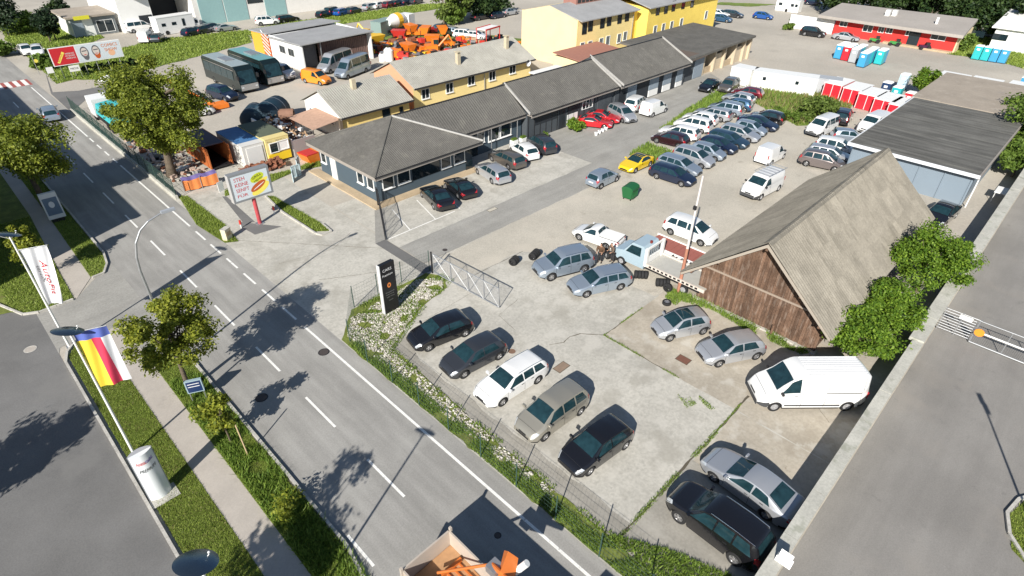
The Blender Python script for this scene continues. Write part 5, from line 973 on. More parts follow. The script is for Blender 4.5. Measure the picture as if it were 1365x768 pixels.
# blue info board in the verge, display by the far verge, small signs on the wall
t = thing('info_board', (4.55, 28.3, 0), 'small blue information board in the verge under the maple', 'sign', rz=math.radians(-25)); BL = plain('blue board', (.015, .035, .11), .3)
MB().box(-.42, .42, 0, .16, .75, 1.6).build('housing', plain('pale blue housing', (.30, .40, .45), .5), t, world=False); MB().box(-.36, .36, -.012, -.002, .81, 1.54).build('face', BL, t, world=False)
for z in (1.18, 1.36): MB().box(-.3, .28, -.022, -.012, z, z + .035).build('stripe', WP, t, world=False)
for s in (-.35, .35): MB().tube((s, .08, 0), (s, .08, .75), .03, n=6).build('leg', M['galv'], t, world=False)
q = G(78, 300); t = thing('display_case', (4.6, 57.2, 0), 'white illuminated display case in the shaded verge by the road', 'display', rz=math.radians(-2)); MB().box(-.6, .6, 0, .3, .35, 2.6).build('housing', M['whiteplastic'], t, world=False); MB().box(-.5, .5, -.012, -.002, .7, 2.2).build('poster', plain('blue grey poster', (.16, .22, .30), .3), t, world=False); MB().box(-.45, .45, .02, .28, 0, .35).build('plinth', M['trim'], t, world=False); shape(t, 'poster_motif', ell(0, 1.6, .2, .28), (4.6, 57.188, 0), U, V, WP, .01)
t = thing('wall_sign', (17.4, 1.35, 0), 'two white plates on a post at the lower end of the concrete wall', 'sign'); MB().tube((17.35, 1.3, 0), (17.35, 1.3, 2.05), .03, n=6).build('post', M['galv'], t)
for z, w, nm in ((2.30, .50, 'plate'), (2.02, .62, 'plate')): MB().slab([(16.98, 1.22 - w / 2, z - .28), (17.22, 1.22 - w / 2, z - .02), (17.22, 1.22 + w / 2, z - .02), (16.98, 1.22 + w / 2, z - .28)], .03).build(nm, M['white'], t)
t = thing('small_table', tuple(G(1333, 268)), 'white table standing behind the warehouse by the wall', 'table'); 
MB().box(-.9, .9, -.7, .7, .95, 1.02).build('tabletop', M['white'], t, world=False)
for sx in (-.8, .8):
    for sy in (-.6, .6): MB().tube((sx, sy, 0), (sx, sy, .95), .03, n=6).build('leg', M['white'], t, world=False)
# ------------------------------------------------------------------ lamps and flags
DISC = plain('blue grey lamp disc', (.10, .14, .18), .25, .8)
def disc_lamp(x, y, label, h=8.0, group='white poles with disc lamps along the grass strip'):
    t = thing('disc_lamp', (x, y, 0), label, 'street lamp', group=group); MB().tube((0, 0, 0), (0, 0, h - .1), .07, .045, n=10).build('pole', M['white'], t, 40, world=False); MB().box(-.16, .16, -.16, .16, 0, .03).build('base_plate', M['galv'], t, world=False)
    m = MB(); m.lathe([(.001, h + .02), (.45, h + .0), (.60, h - .06), (.58, h - .09), (.001, h - .05)], 28); dd = m.build('reflector_disc', DISC, t, 50, world=False); dd.data.transform(Matrix.Translation((0, 0, h)) @ Matrix.Rotation(math.radians(24), 4, Vector((-math.sin(SD), math.cos(SD), 0))) @ Matrix.Translation((0, 0, -h)))
    for s in (1, -1): MB().tube((0, 0, h - .35), (s * .35, 0, h - .07), .015, n=5).build('strut', M['white'], t, world=False); MB().lathe([(.001, .04), (.03, .03), (.04, 0)], 8, c=(s * .36, 0, h + .0)).build('screw_cap', M['white'], t, world=False)
    return t
disc_lamp(.75, 27.05, 'white disc lamp pole carrying the striped flag'); disc_lamp(.75, 38.6, 'white disc lamp pole carrying the white flag at the parking entrance'); disc_lamp(.45, 12.75, 'disc lamp at the bottom edge of the picture')
def flag(name, x, y, z0, z1, w, cols, label, seed=0, wave=.10, ang=-20, taper=0.):
    t = thing(name, (x, y, 0), label, 'flag'); r = random.Random(seed); ca, sa = math.cos(math.radians(ang)), math.sin(math.radians(ang)); nu, nv = 24, 26; m = MB(); vs = []
    for j in range(nv + 1):
        v = j / nv
        for i in range(nu + 1):
            u = i / nu; ww = w * (1 - taper * (v ** 1.5)); a = u * ww; b = wave * (.15 + v) * math.sin(u * 5.5 + v * 2.2 + seed) * (u ** .6) + .04 * math.sin(u * 14 + v * 5)
            vs.append((x + .09 + a * ca - b * sa, y + a * sa + b * ca, z1 - (z1 - z0) * v - .06 * u * v))
    fs = []; ms = []
    for j in range(nv):
        for i in range(nu): fs.append((j * (nu + 1) + i, j * (nu + 1) + i + 1, (j + 1) * (nu + 1) + i + 1, (j + 1) * (nu + 1) + i)); ms.append(cols((i + .5) / nu, (j + .5) / nv))
    return t, vs, fs, ms, (ca, sa)
def cloth(nm, c): m_ = plain(nm, c, .75, var=.03); return m_
FW, FB, FY, FRd = cloth('white flag cloth', (.74, .74, .76)), cloth('blue flag cloth', (.09, .13, .42)), cloth('yellow flag cloth', (.80, .60, .05)), cloth('red flag cloth', (.60, .04, .09))
t, vs, fs, ms, (ca, sa) = flag('flag', .75, 27.05, 4.6, 7.75, 1.25, lambda u, v: 0, 'flag with blue top band over yellow, red and white stripes', 1)
def col2(u, v): return 1 if v < .17 else (2 if u < .40 else (3 if u < .70 else 0))
m = MB(); m.add(vs, fs); m.m = [col2(((k % 24) + .5) / 24, ((k // 24) + .5) / 26) for k in range(len(fs))]; m.build('cloth', [FW, FB, FY, FRd], t, 80)
MB().tube((.75, 27.05, 7.78), (.75 + 1.35 * ca, 27.05 + 1.35 * sa, 7.78), .018, n=6).build('flag_arm', M['galv'], t)
t, vs, fs, ms, (ca, sa) = flag('flag', .75, 38.6, 3.2, 6.9, 1.25, lambda u, v: 0, 'white flag with red lettering on the pole at the parking entrance', 4, taper=.42)
m = MB(); m.add(vs, fs); cl_ = m.build('cloth', FW, t, 80); MB().tube((.75, 38.6, 6.93), (.75 + 1.4 * ca, 38.6 + 1.4 * sa, 6.93), .018, n=6).build('flag_arm', M['galv'], t)
def on_flag(o, vs):
    """drape lettering drawn in the flag's plane over the waving cloth"""
    for v in o.data.vertices:
        X = v.co.x; Z = v.co.z; u = max(0, min(.999, X)); w_ = max(0, min(.999, Z)); i, j = int(u * 24), int(w_ * 26); fu, fv = u * 24 - i, w_ * 26 - j
        A = Vector(vs[j * 25 + i]).lerp(Vector(vs[j * 25 + i + 1]), fu); B = Vector(vs[(j + 1) * 25 + i]).lerp(Vector(vs[(j + 1) * 25 + i + 1]), fu); p = A.lerp(B, fv); v.co = p + Vector((sa * .02, -ca * .02, 0)) - t.location
o = text('AutoFit', t, (.48, 0, .22), (0, 0, 1), (1, 0, 0), .24, RT, .62, local=1, depth=0, shear=.3); on_flag(o, vs); o = text('service', t, (.30, 0, .30), (0, 0, 1), (1, 0, 0), .10, GP, .30, local=1, depth=0); on_flag(o, vs)
o = text('V', t, (.36, 0, .52), (0, 0, 1), (1, 0, 0), .12, GP, .07, local=1, depth=0, name='tick_mark'); on_flag(o, vs)
# tall curved street lamp in the verge
def tall_lamp(x, y, label, tip=2.0, h=9.4, r=.08):
    t = thing('street_lamp', (x, y, 0), label, 'street lamp'); pts = [(0, 0, 0), (0, 0, 3.5), (0, 0, 6.6), (.08, 0, 7.4), (.3, 0, 8.2), (.7, 0, 8.8), (1.2, 0, 9.15), (tip, 0, h)]
    m = MB()
    for i, (a_, b_) in enumerate(zip(pts[:-1], pts[1:])): m.tube(a_, b_, r * (1 - .07 * i), r * (1 - .07 * (i + 1)), n=10)
    m.build('pole', M['galv'], t, 50, world=False); MB().obox((tip + .25, 0), (1, 0), .7, .2, h - .06, h + .07).build('lamp_head', plain('grey lamp head', (.35, .37, .40), .4), t, world=False); MB().obox((tip + .28, 0), (1, 0), .5, .15, h - .08, h - .06).build('lamp_glass', M['lamp'], t, world=False)
tall_lamp(4.9, 32.35, 'tall curved street lamp rising out of the maple, leaning over the road')
t = thing('street_lamp', (24.4, -7.7, 0), 'tall lamp post just outside the lower right corner, seen by its shadow', 'street lamp'); MB().tube((0, 0, 0), (0, 0, 7.8), .08, .05, n=8).build('pole', M['galv'], t, world=False)
for s in (1, -1): MB().obox((s * .35, s * .2), (1, .5), .7, .25, 7.7, 7.85).build('lamp_head', M['galv'], t, world=False)
q = G(904, 389); t = thing('wooden_mast', q, 'tall mast with rusty orange foot beside the barn gable', 'mast')
MB().tube((0, 0, 0), (0, 0, 3.6), .13, .11, n=10).build('lower_mast', plain('rusty orange mast', (.38, .17, .11), .85, var=.25, vs=4), t, 40, world=False); MB().tube((0, 0, 3.6), (0, 0, 8.9), .10, .065, n=10).build('upper_mast', plain('pale grey mast', (.58, .54, .52), .7, var=.15), t, 40, world=False); MB().box(-.25, -.1, -.1, .1, 6.6, 6.85).build('sensor_box', M['trim'], t, world=False)
# ------------------------------------------------------------------ trees and shrubs
BARK = ground('bark', (.12, .095, .07), .2, .25, 3, 18, bump=.8, world=False)
LF = {'walnut': leafmat('yellow green leaves', (.09, .13, .015), (.36, .40, .055), .45), 'maple': leafmat('maple leaves', (.10, .14, .015), (.42, .44, .055), .45), 'fruit': leafmat('fruit tree leaves', (.07, .15, .015), (.27, .40, .045), .45), 'dark': leafmat('dark leaves', (.014, .035, .010), (.05, .085, .02), .2), 'conifer': leafmat('conifer needles', (.008, .022, .009), (.028, .05, .018), .1), 'bush': leafmat('bush leaves', (.08, .14, .02), (.22, .32, .06), .4), 'willow': leafmat('willow leaves', (.08, .125, .02), (.21, .28, .065))}
def leaves(n, centers, rad, size, r, squash=.85, fill=.3, droop=0.):
    ci = r.integers(0, len(centers), n); C = np.array(centers)[ci]; R = np.array(rad)[ci]; d = r.normal(size=(n, 3)); d /= np.linalg.norm(d, axis=1)[:, None]; rr = R * (fill + (1 - fill) * r.uniform(0, 1, n) ** .5) * r.uniform(.7, 1.32, n)
    p = C + d * rr[:, None] * np.array([1, 1, squash]); nn = d * .6 + r.normal(size=(n, 3)) * .55 + np.array([0, 0, .55]); nn /= np.linalg.norm(nn, axis=1)[:, None]
    a = np.cross(nn, r.normal(size=(n, 3))); a /= np.linalg.norm(a, axis=1)[:, None]; b = np.cross(nn, a); s = (size * r.uniform(.6, 1.25, n))[:, None]; a = a * s; b = b * s * .62
    if droop: a[:, 2] -= droop * s[:, 0]
    q = np.stack([p - a, p + b * .9 - a * .1, p + a, p - b * .9 - a * .1], 1); return q.reshape(-1, 3)
def tree(name, x, y, H, cr, ch, n, leaf, kind, label, tr=.18, seed=1, K=38, group=None, cat='tree', squash=.8, crown_off=(0, 0), limbs=7, clump=.34, shape_=None, bark=None):
    r = np.random.default_rng(seed); t = thing(name, (x, y, 0), label, cat, group=group); cz = H - ch / 2; C = []; R = []
    while len(C) < K:
        d = r.normal(size=3); d /= np.linalg.norm(d); q = d * r.uniform(.2, .95) ** .6 * .88; zz = q[2]
        w = 1.0
        if shape_ == 'cone': w = .15 + .85 * (1 - (zz + 1) / 2)
        if shape_ == 'egg': w = 1.08 - .35 * max(0, zz)
        c = (crown_off[0] + q[0] * cr * w, crown_off[1] + q[1] * cr * w, cz + zz * ch / 2 * .86); C.append(c); R.append(cr * clump * r.uniform(.5, 1.3) * (w if shape_ == 'cone' else 1))
    v = leaves(n, C, R, leaf, r, squash); v[:, 2] = np.maximum(v[:, 2], .05); o = rawmesh('crown', v, 4, LF[kind]); o.parent = t
    if tr:
        m = MB(); rr = random.Random(seed); p = Vector((0, 0, 0)); th = H - ch * .55; segs = 5
        for i in range(segs): q = Vector((crown_off[0] * (i + 1) / segs + rr.uniform(-.04, .04) * H * .15, crown_off[1] * (i + 1) / segs + rr.uniform(-.04, .04) * H * .15, th * (i + 1) / segs)); m.tube(p, q, tr * (1.25 if i == 0 else 1 - i * .1), tr * (1 - (i + 1) * .1), n=9, cap=(i == 0)); p = q
        for i in range(limbs):
            e = Vector(C[i]); s0 = Vector((crown_off[0] * .8, crown_off[1] * .8, th * rr.uniform(.55, .98))); mid = s0.lerp(e, .5) + Vector((0, 0, .1 * ch * rr.uniform(-.3, .6))); m.tube(s0, mid, tr * .42, tr * .28, n=6); m.tube(mid, e, tr * .28, tr * .08, n=5)
        m.build('trunk', bark or BARK, t, 60, world=False)
    return t
tree('walnut_tree', 14.7, 60.2, 12.9, 4.5, 11.9, 46000, .13, 'walnut', 'huge yellow green tree behind the green fence beside the road', .42, 5, 70, shape_='egg', clump=.25, limbs=12, crown_off=(.5, -.2))
tree('lime_tree', 4.5, 61.5, 8.6, 4.0, 6.8, 23000, .13, 'walnut', 'broad green tree at the left edge over the far verge', .26, 6, 46, clump=.29)
tree('young_tree', 1.5, 48.6, 5.2, 1.75, 4.6, 5200, .11, 'maple', 'slim young tree on the lawn left of the footpath', .07, 7, 20, shape_='cone', clump=.45)
tree('maple_tree', 4.5, 29.6, 7.2, 2.5, 5.4, 17000, .092, 'maple', 'round yellow green maple in the verge beside the road', .15, 8, 50, clump=.22, limbs=22, crown_off=(.1, -.3))
tree('young_tree', 4.5, 24.3, 4.0, 1.05, 3.0, 2000, .11, 'maple', 'thin young maple tied to a stake in the grass verge', .05, 9, 16, clump=.40)
t = thing('tree_stake', (4.75, 22.9, 0), 'pale wooden stake beside the thin young maple', 'stake'); MB().tube((0, 0, 0), (.0, .3, 2.0), .04, n=6).build('stake', plain('pale stake wood', (.45, .34, .2), .9), t, world=False)
tree('sapling', 4.6, 18.4, 1.5, .7, 1.4, 500, .09, 'maple', 'low yellowish sapling in the lower grass verge', .03, 10, 10, clump=.5)
tree('fruit_tree', 45.4, 3.4, 5.6, 3.0, 5.2, 20000, .10, 'fruit', 'bright green tree in the gap between barn and wall, farthest of three', .14, 11, 52, clump=.24, limbs=14)
tree('fruit_tree', 38.6, 3.8, 4.0, 2.3, 3.7, 15000, .10, 'fruit', 'bright green tree beside the barn roof, middle one of three', .14, 12, 50, clump=.24, limbs=14)
tree('fruit_tree', 34.6, 4.1, 3.6, 2.3, 3.5, 15000, .10, 'fruit', 'leafy bush like tree behind the white delivery van, nearest of three', .12, 13, 46, clump=.26, limbs=14)
tree('birch_tree', 91, 4.2, 6.0, 3.2, 5.8, 6500, .22, 'bush', 'shady green tree overhanging the far end of the warehouse', .16, 18, 34); tree('birch_tree', 83, 2.8, 6.5, 3.6, 6.3, 8500, .22, 'bush', 'shady green tree beside the warehouse at the right edge', .16, 14, 34); tree('shrub', 75, 2.6, 3.6, 2.2, 3.4, 4000, .2, 'bush', 'green shrub at the back wall of the warehouse', .1, 15, 22, cat='shrub')
tree('young_tree', 98.5, 17.2, 4.2, 2.0, 3.8, 3200, .2, 'fruit', 'solitary green tree behind the flat warehouse roof', .1, 16, 22)
q = G(1322, 52); tree('young_tree', q.x, q.y, 3.4, 1.6, 3.0, 1500, .22, 'bush', 'small tree in front of the white hall', .08, 17, 16)
q = G(1082, 161); tree('willow_bush', 78.5, 23.6, 2.8, 2.4, 2.6, 4500, .18, 'willow', 'big grey green willow bush behind the white minibus', .06, 18, 24, cat='shrub')
for i, (a_, b_, s) in enumerate(((1062, 163, 1.3), (1040, 155, 1.0), (1100, 150, 1.4))): q = G(a_, b_); tree('shrub', q.x, q.y, 1.3, s, 1.2, 900, .14, 'bush', ('low shrub left of the willow bush', 'small shrub behind the black cars', 'shrub below the red cabins')[i], .03, 30 + i, 12, cat='shrub')
for i, (a_, b_, H_, w_, k_) in enumerate(((1283, 68, 3.2, 2.6, 'bush'), (1275, 58, 2.6, 1.8, 'bush'), (1058, 34, 1.8, 1.6, 'bush'), (1050, 40, 1.4, 1.2, 'bush'), (1080, 3, 4, 3.0, 'dark'))):
    q = G(a_, b_); tree('shrub', q.x, q.y, H_, w_, H_ * .95, 1300, .26, k_, ('shrub at the right end of the red building', 'second shrub beside the red building steps', 'shrub left of the white side wall', 'low hedge plant on the estate forecourt', 'shrub at the caravan')[i], .04, 40 + i, 14, cat='shrub')
for i in range(17): xx, yy = 151 + (i % 3) * 5, 4 + i * 2.9; tree('forest_tree', xx, yy, 8 + (i % 4), 4.6, 8 + (i % 4), 3600, .36, 'dark', 'dark dense tree in the row behind the red building', .2, 60 + i, 30, group='dark trees behind the red building')
for i, (a_, b_, H_, w_, k_, lb) in enumerate(((592, 34, 12, 3.0, 'willow', 'tall weeping tree at the top edge'), (612, 30, 12, 3.4, 'willow', 'second weeping tree beside the dark cars'), (640, 24, 5, 4.0, 'dark', 'dark hedge tree behind the dark cars'), (660, 18, 5, 4.0, 'dark', 'dark bushy tree at the top edge right of the willows'), (605, 33, 4, 2.4, 'bush', 'bushy undergrowth below the weeping trees'))):
    q = G(a_, b_); tree('roadside_tree', q.x, q.y, H_, w_, H_ * .97, 4200, .32, k_, lb, .2, 80 + i, 30)
for i, (a_, b_, H_, w_, k_, lb, sh_) in enumerate(((68, 56, 6.2, 2.0, 'conifer', 'dark clipped cypress on the lawn', 'egg'), (75, 54, 5.6, 1.6, 'conifer', 'second dark cypress leaning on the first', 'egg'), (92, 36, 6.5, 2.4, 'conifer', 'pointed spruce behind the cypresses', 'cone'), (82, 34, 5.5, 2.2, 'dark', 'dark shrub tree left of the spruce', None), (12, 48, 8, 4.2, 'conifer', 'big dark conifer in the top left corner', 'cone'), (28, 44, 4, 3.6, 'bush', 'rounded bush beside the big conifer', None), (45, 42, 3.2, 2.6, 'bush', 'light bush on the lawn edge', None), (0, 30, 8, 4.2, 'dark', 'dark tree cut by the left edge', None), (60, 92, 2.4, 2.0, 'bush', 'bush left of the red hoarding', None), (3, 75, 2.5, 2.0, 'bush', 'bush at the wall on the left edge', None))):
    q = G(a_, b_); tree('garden_tree', q.x, q.y, H_, w_, H_ * .95, 2600, .28, k_, lb, .12, 100 + i, 22, shape_=sh_)
for i in range(8): xx = 19.5 + i * 1.0; tree('hedge_plant', xx, 105.5, 1.3, .75, 1.2, 260, .2, 'dark', 'low dark hedge plant behind the roadside hoarding', .02, 130 + i, 8, group='hedge plants under the hoarding', cat='shrub')
q = G(757, 176); tree('garden_shrub', 53.0, 41.7, 1.3, 1.25, 1.25, 1300, .16, 'fruit', 'bright green shrub in front of the garage row', .03, 150, 12, cat='shrub'); tree('garden_shrub', 48.6, 42.3, 1.0, .5, 1.0, 300, .12, 'bush', 'small potted shrub at the garage corner', .02, 151, 8, cat='shrub')
# trees and the building outside the left edge that throw the shadows we see
tree('street_tree', -3.0, 13.6, 8.6, 1.1, 2.6, 800, .12, 'maple', 'slender tree outside the lower left corner, seen by its shadow', .06, 160, 12, clump=.4); tree('street_tree', -6.3, 11.6, 8.6, 2.8, 5.5, 7000, .15, 'maple', 'broad tree outside the lower left edge, seen by its shadow', .2, 161, 30); tree('street_tree', -10.5, 27.5, 7.4, 2.2, 4.6, 5000, .15, 'maple', 'tree standing in the parking lot outside the left edge', .16, 162, 30)
t = thing('showroom', (-2.5, 49, 0), 'flat roofed showroom outside the left edge that shades the road', 'building'); MB().box(-14, -2.3, 48.7, 100, 0, 7.8).build('wall', M['whiteplastic'], t); MB().box(-14.3, -2.0, 48.5, 100.2, 7.8, 8.1).build('roof', GRF, t)
# ------------------------------------------------------------------ vehicles
def at(x, y, hd): q = G(x, y); return (q.x, q.y, hd)
g1 = 'cars parked in a row inside the road fence'
car('hatchback', 'black', (572.7, 467.9), (618.9, 449.3), 'black hatchback nearest the black pylon sign', g1)
car('hatchback', 'darkgrey', (618.9, 503.9), (664.5, 479.6), 'dark grey hatchback between the black and the white car', g1)
car('estate', 'white', (670, 540.4), (715, 511.7), 'white estate car in the row inside the fence', g1)
car('people_carrier', 'beige', (725, 587.5), (772.7, 552.8), 'champagne coloured people carrier in the row inside the fence', g1)
car('hatchback', 'black', (785, 633), (832, 598.6), 'black hatchback closest to the lower edge of the row', g1)
car('saloon', 'silver', (948.3, 640), (1020, 692.7), 'silver saloon parked beside the black crossover', None)
car('suv', 'black', (905, 696.8), (974, 749.6), 'black crossover with roof rails in the near corner of the yard')
car('small_car', 'silver', (890, 455.7), (937.5, 445.6), 'silver small car with dark glass roof in front of the barn', extra=lambda r, c, b: ex_sunroof(r, c, b, 1.6, 2.5))
car('hatchback', 'silver', (954.9, 489.8), (1007.7, 479), 'silver grey hatchback between the small car and the white van')
car('large_van', 'white', (1029.2, 547.5), (1124.9, 547), 'large white delivery van beside the barn', cat='van', name='delivery_van', extra=ex_vanside)
car('suv', 'steel', (733.1, 375.1), (779, 363.2), 'blue silver off road vehicle beside the two men')
car('estate', 'steel', (781, 396.8), (826.1, 386.9), 'blue silver estate car in front of the loose wheels')
car('pickup_cab', 'white', (772.7, 320.7), (806.7, 332.5), 'small white pickup with covered load bed', cat='pickup', name='pickup', extra=ex_bed)
car('people_carrier', 'white', (931.3, 327.6), (894.7, 313.7), 'white people carrier behind the red trailer deck')
car('small_car', 'steel', (820.8, 242.5), (800.3, 252.4), 'small blue silver car seen from behind on the asphalt lane')
car('coupe', 'yellow', (845.8, 231.3), (865.6, 222), 'yellow coupe with dark roof', extra=lambda r, c, b: ex_sunroof(r, c, b, 2.1, 3.1))
g2 = 'front row of used cars on the gravel lot'
F = [('estate', 'navy', 49.2, 26.1, 'dark navy estate at the near end of the front row', ), ('estate', 'steel', 51.7, 26.9, 'blue silver estate second in the front row'), ('people_carrier', 'silver', 54.5, 26.9, 'silver people carrier third in the front row'), ('small_car', 'steel', 57.1, 26.7, 'small silver car fourth in the front row'),
     ('hatchback', 'navy', 59.7, 26.9, 'dark blue car in the middle of the front row'), ('estate', 'petrol', 62.1, 27.0, 'petrol blue estate beside the silver estate'), ('estate', 'silver', 64.8, 27.0, 'silver estate seventh in the front row'), ('small_car', 'steel', 67.2, 26.9, 'small blue silver car eighth in the front row'), ('saloon', 'navy', 69.8, 27.2, 'long navy saloon near the far end of the front row')]
for k, c, x, y, lb in F: car(k, c, 0, 0, lb, g2, near=False, fwd=(x, y, random.uniform(-90, -85)))
car('hatchback', 'black', 0, 0, 'black hatchback at the far end of the front row, tail towards us', g2, near=False, fwd=(72.6, 27.4, 98))
g3 = 'back row of used cars on the gravel lot'
B_ = [('hatchback', 'maroon', 57.5, 31.6, 'black maroon hatchback at the near end of the back row'), ('estate', 'white', 60.1, 32.0, 'white estate second in the back row'), ('people_carrier', 'white', 63.4, 32.2, 'white people carrier third in the back row'), ('hatchback', 'white', 66.1, 32.8, 'white hatchback fourth in the back row'), ('estate', 'silver', 68.8, 32.6, 'silver estate fifth in the back row'),
      ('people_carrier', 'steel', 71.6, 32.4, 'blue silver people carrier sixth in the back row'), ('hatchback', 'midblue', 74.3, 32.4, 'mid blue hatchback seventh in the back row'), ('hatchback', 'silver', 77.0, 33.4, 'silver hatchback in front of the dark red car'), ('hatchback', 'darkred', 80.4, 33.8, 'dark red car in the weeds at the far end')]
for k, c, x, y, lb in B_: car(k, c, 0, 0, lb, g3, near=False, fwd=(x, y, random.uniform(96, 104)))
car('suv', 'bronze', 0, 0, 'grey off road car facing us beside the white cabins', near=False, fwd=(81.2, 37.0, 188)); car('saloon', 'black', (946.4, 124.4), (957.4, 117.8), 'black saloon driving slot at the end of the garage row', near=False)
car('small_van', 'white', (1043, 212), (1026.6, 221.1), 'white panel van seen from behind in the lot', cat='van', name='panel_van')
car('van', 'white', (1013.8, 266.7), (1034.8, 255.7), 'white van with roof rack bars facing us', cat='van', name='panel_van', extra=ex_rack)
car('people_carrier', 'brown', 0, 0, 'grey brown people carrier tucked behind the barn roof', near=False, fwd=(63.4, 17.2, -78)); car('estate', 'silver', 0, 0, 'silver estate behind the grey brown people carrier', near=False, fwd=(65.9, 17.4, -78)); car('people_carrier', 'white', 0, 0, 'white people carrier third in the cluster at the warehouse', near=False, fwd=(68.3, 17.6, -80))
car('hatchback', 'blue', 0, 0, 'deep blue car in the shade of the warehouse corner', near=False, fwd=(66.5, 13.9, 90)) if False else None
car('minibus', 'white', 0, 0, 'white minibus with side windows facing us', cat='minibus', name='minibus', fwd=(73.6, 21.2, 174), extra=lambda r, c, b: [ex_bumper(r, c, b, s) for s in (-1, 1)]); car('small_car', 'steel', 0, 0, 'small pale blue car behind the white minibus', near=False, fwd=(73.0, 17.9, -60)); car('suv', 'black', 0, 0, 'black off road car behind the minibus', near=False, fwd=(79.4, 20.9, 10)); car('van', 'white', 0, 0, 'white van half hidden by the warehouse roof', near=False, cat='van', name='panel_van', fwd=(79, 17.3, 174))
car('saloon', 'black', 0, 0, 'dark car in the shade behind the barn', near=False, fwd=(59.2, 5.3, 175)); 
g4 = 'cars parked nose to the office'
for k, c, f, r, lb in (('saloon', 'black', (562, 262.2), (579.8, 280.8), 'black saloon nearest the office corner'), ('coupe', 'black', (594.2, 251.2), (611.9, 266.5), 'black convertible beside the black saloon'), ('estate', 'silver', (637.3, 232.6), (655.9, 245.3), 'silver estate in front of the office entrance'), ('estate', 'bronze', (656.8, 215.7), (677, 225.8), 'dark bronze estate by the office wing'), ('hatchback', 'white', (682, 204), (697.4, 214.8), 'white hatchback between two dark cars'), ('people_carrier', 'darkgrey', (704, 195.4), (720.2, 206.4), 'dark grey people carrier at the end of the office row')): car(k, c, f, r, lb, g4, near=False)
car('coupe', 'red', 0, 0, 'red sports coupe in front of the garages, nearer one', near=False, fwd=(55.9, 40.9, -62)); car('coupe', 'red', 0, 0, 'second red coupe partly behind the first', near=False, fwd=(58.0, 41.3, -66)); car('people_carrier', 'silver', (830.3, 164.6), (812, 155), 'silver people carrier beside the red coupes', near=False)
car('suv', 'white', 0, 0, 'white off road car between silver carrier and white van', near=False, fwd=(65.0, 41.3, 10)); car('small_van', 'white', (887.7, 149.5), (867.3, 157.4), 'white panel van parked at the garage doors', near=False, cat='van', name='panel_van')
car('hatchback', 'blue', (1023, 27), (1006.6, 25), 'bright blue car alone on the far forecourt', near=False); car('suv', 'black', (1091, 50.8), (1071.9, 48.1), 'dark off road car at the white side wall', near=False); car('saloon', 'silver', (1137.8, 56.4), (1114, 53), 'silver saloon in front of the red building', near=False)
car('hatchback', 'navy', 0, 0, 'dark car at the top edge near the caravan', near=False, fwd=at(1084, 7, -80)); car('estate', 'white', 0, 0, 'white estate beside the white trailer', near=False, fwd=at(958, 22, -90)); car('hatchback', 'midblue', 0, 0, 'blue white car behind the yellow building', near=False, fwd=at(962, 29, -80)); car('estate', 'darkgrey', 0, 0, 'dark estate at the end of the yellow building', near=False, fwd=at(976, 23, -80))
# coach yard and far estate roads
car('sprinter_bus', 'steel', 0, 0, 'silver minibus coach in front of the machine hall, nearer one', cat='minibus', name='minibus', fwd=(47.3, 79.2, -160)); car('sprinter_bus', 'silver', 0, 0, 'second silver minibus coach close to the hall', cat='minibus', name='minibus', fwd=(47.0, 83.4, -160)); car('small_van', 'orange', 0, 0, 'small orange delivery van beside the coaches', cat='van', name='panel_van', near=False, fwd=(41.2, 79.0, -72))
car('estate', 'steel', 0, 0, 'silver car driving away up the road', near=False, name='moving_car', fwd=at(69, 157, 84)); car('hatchback', 'white', 0, 0, 'white small car beside the dark car in the coach yard', near=False, fwd=(23.5, 76.4, -10)); car('suv', 'navy', 0, 0, 'dark blue off road car in the coach yard', near=False, fwd=(28.6, 80.6, -75)); car('van', 'white', 0, 0, 'white van with turquoise front beside the second coach', near=False, cat='van', name='panel_van', fwd=(38.9, 84.8, -80))
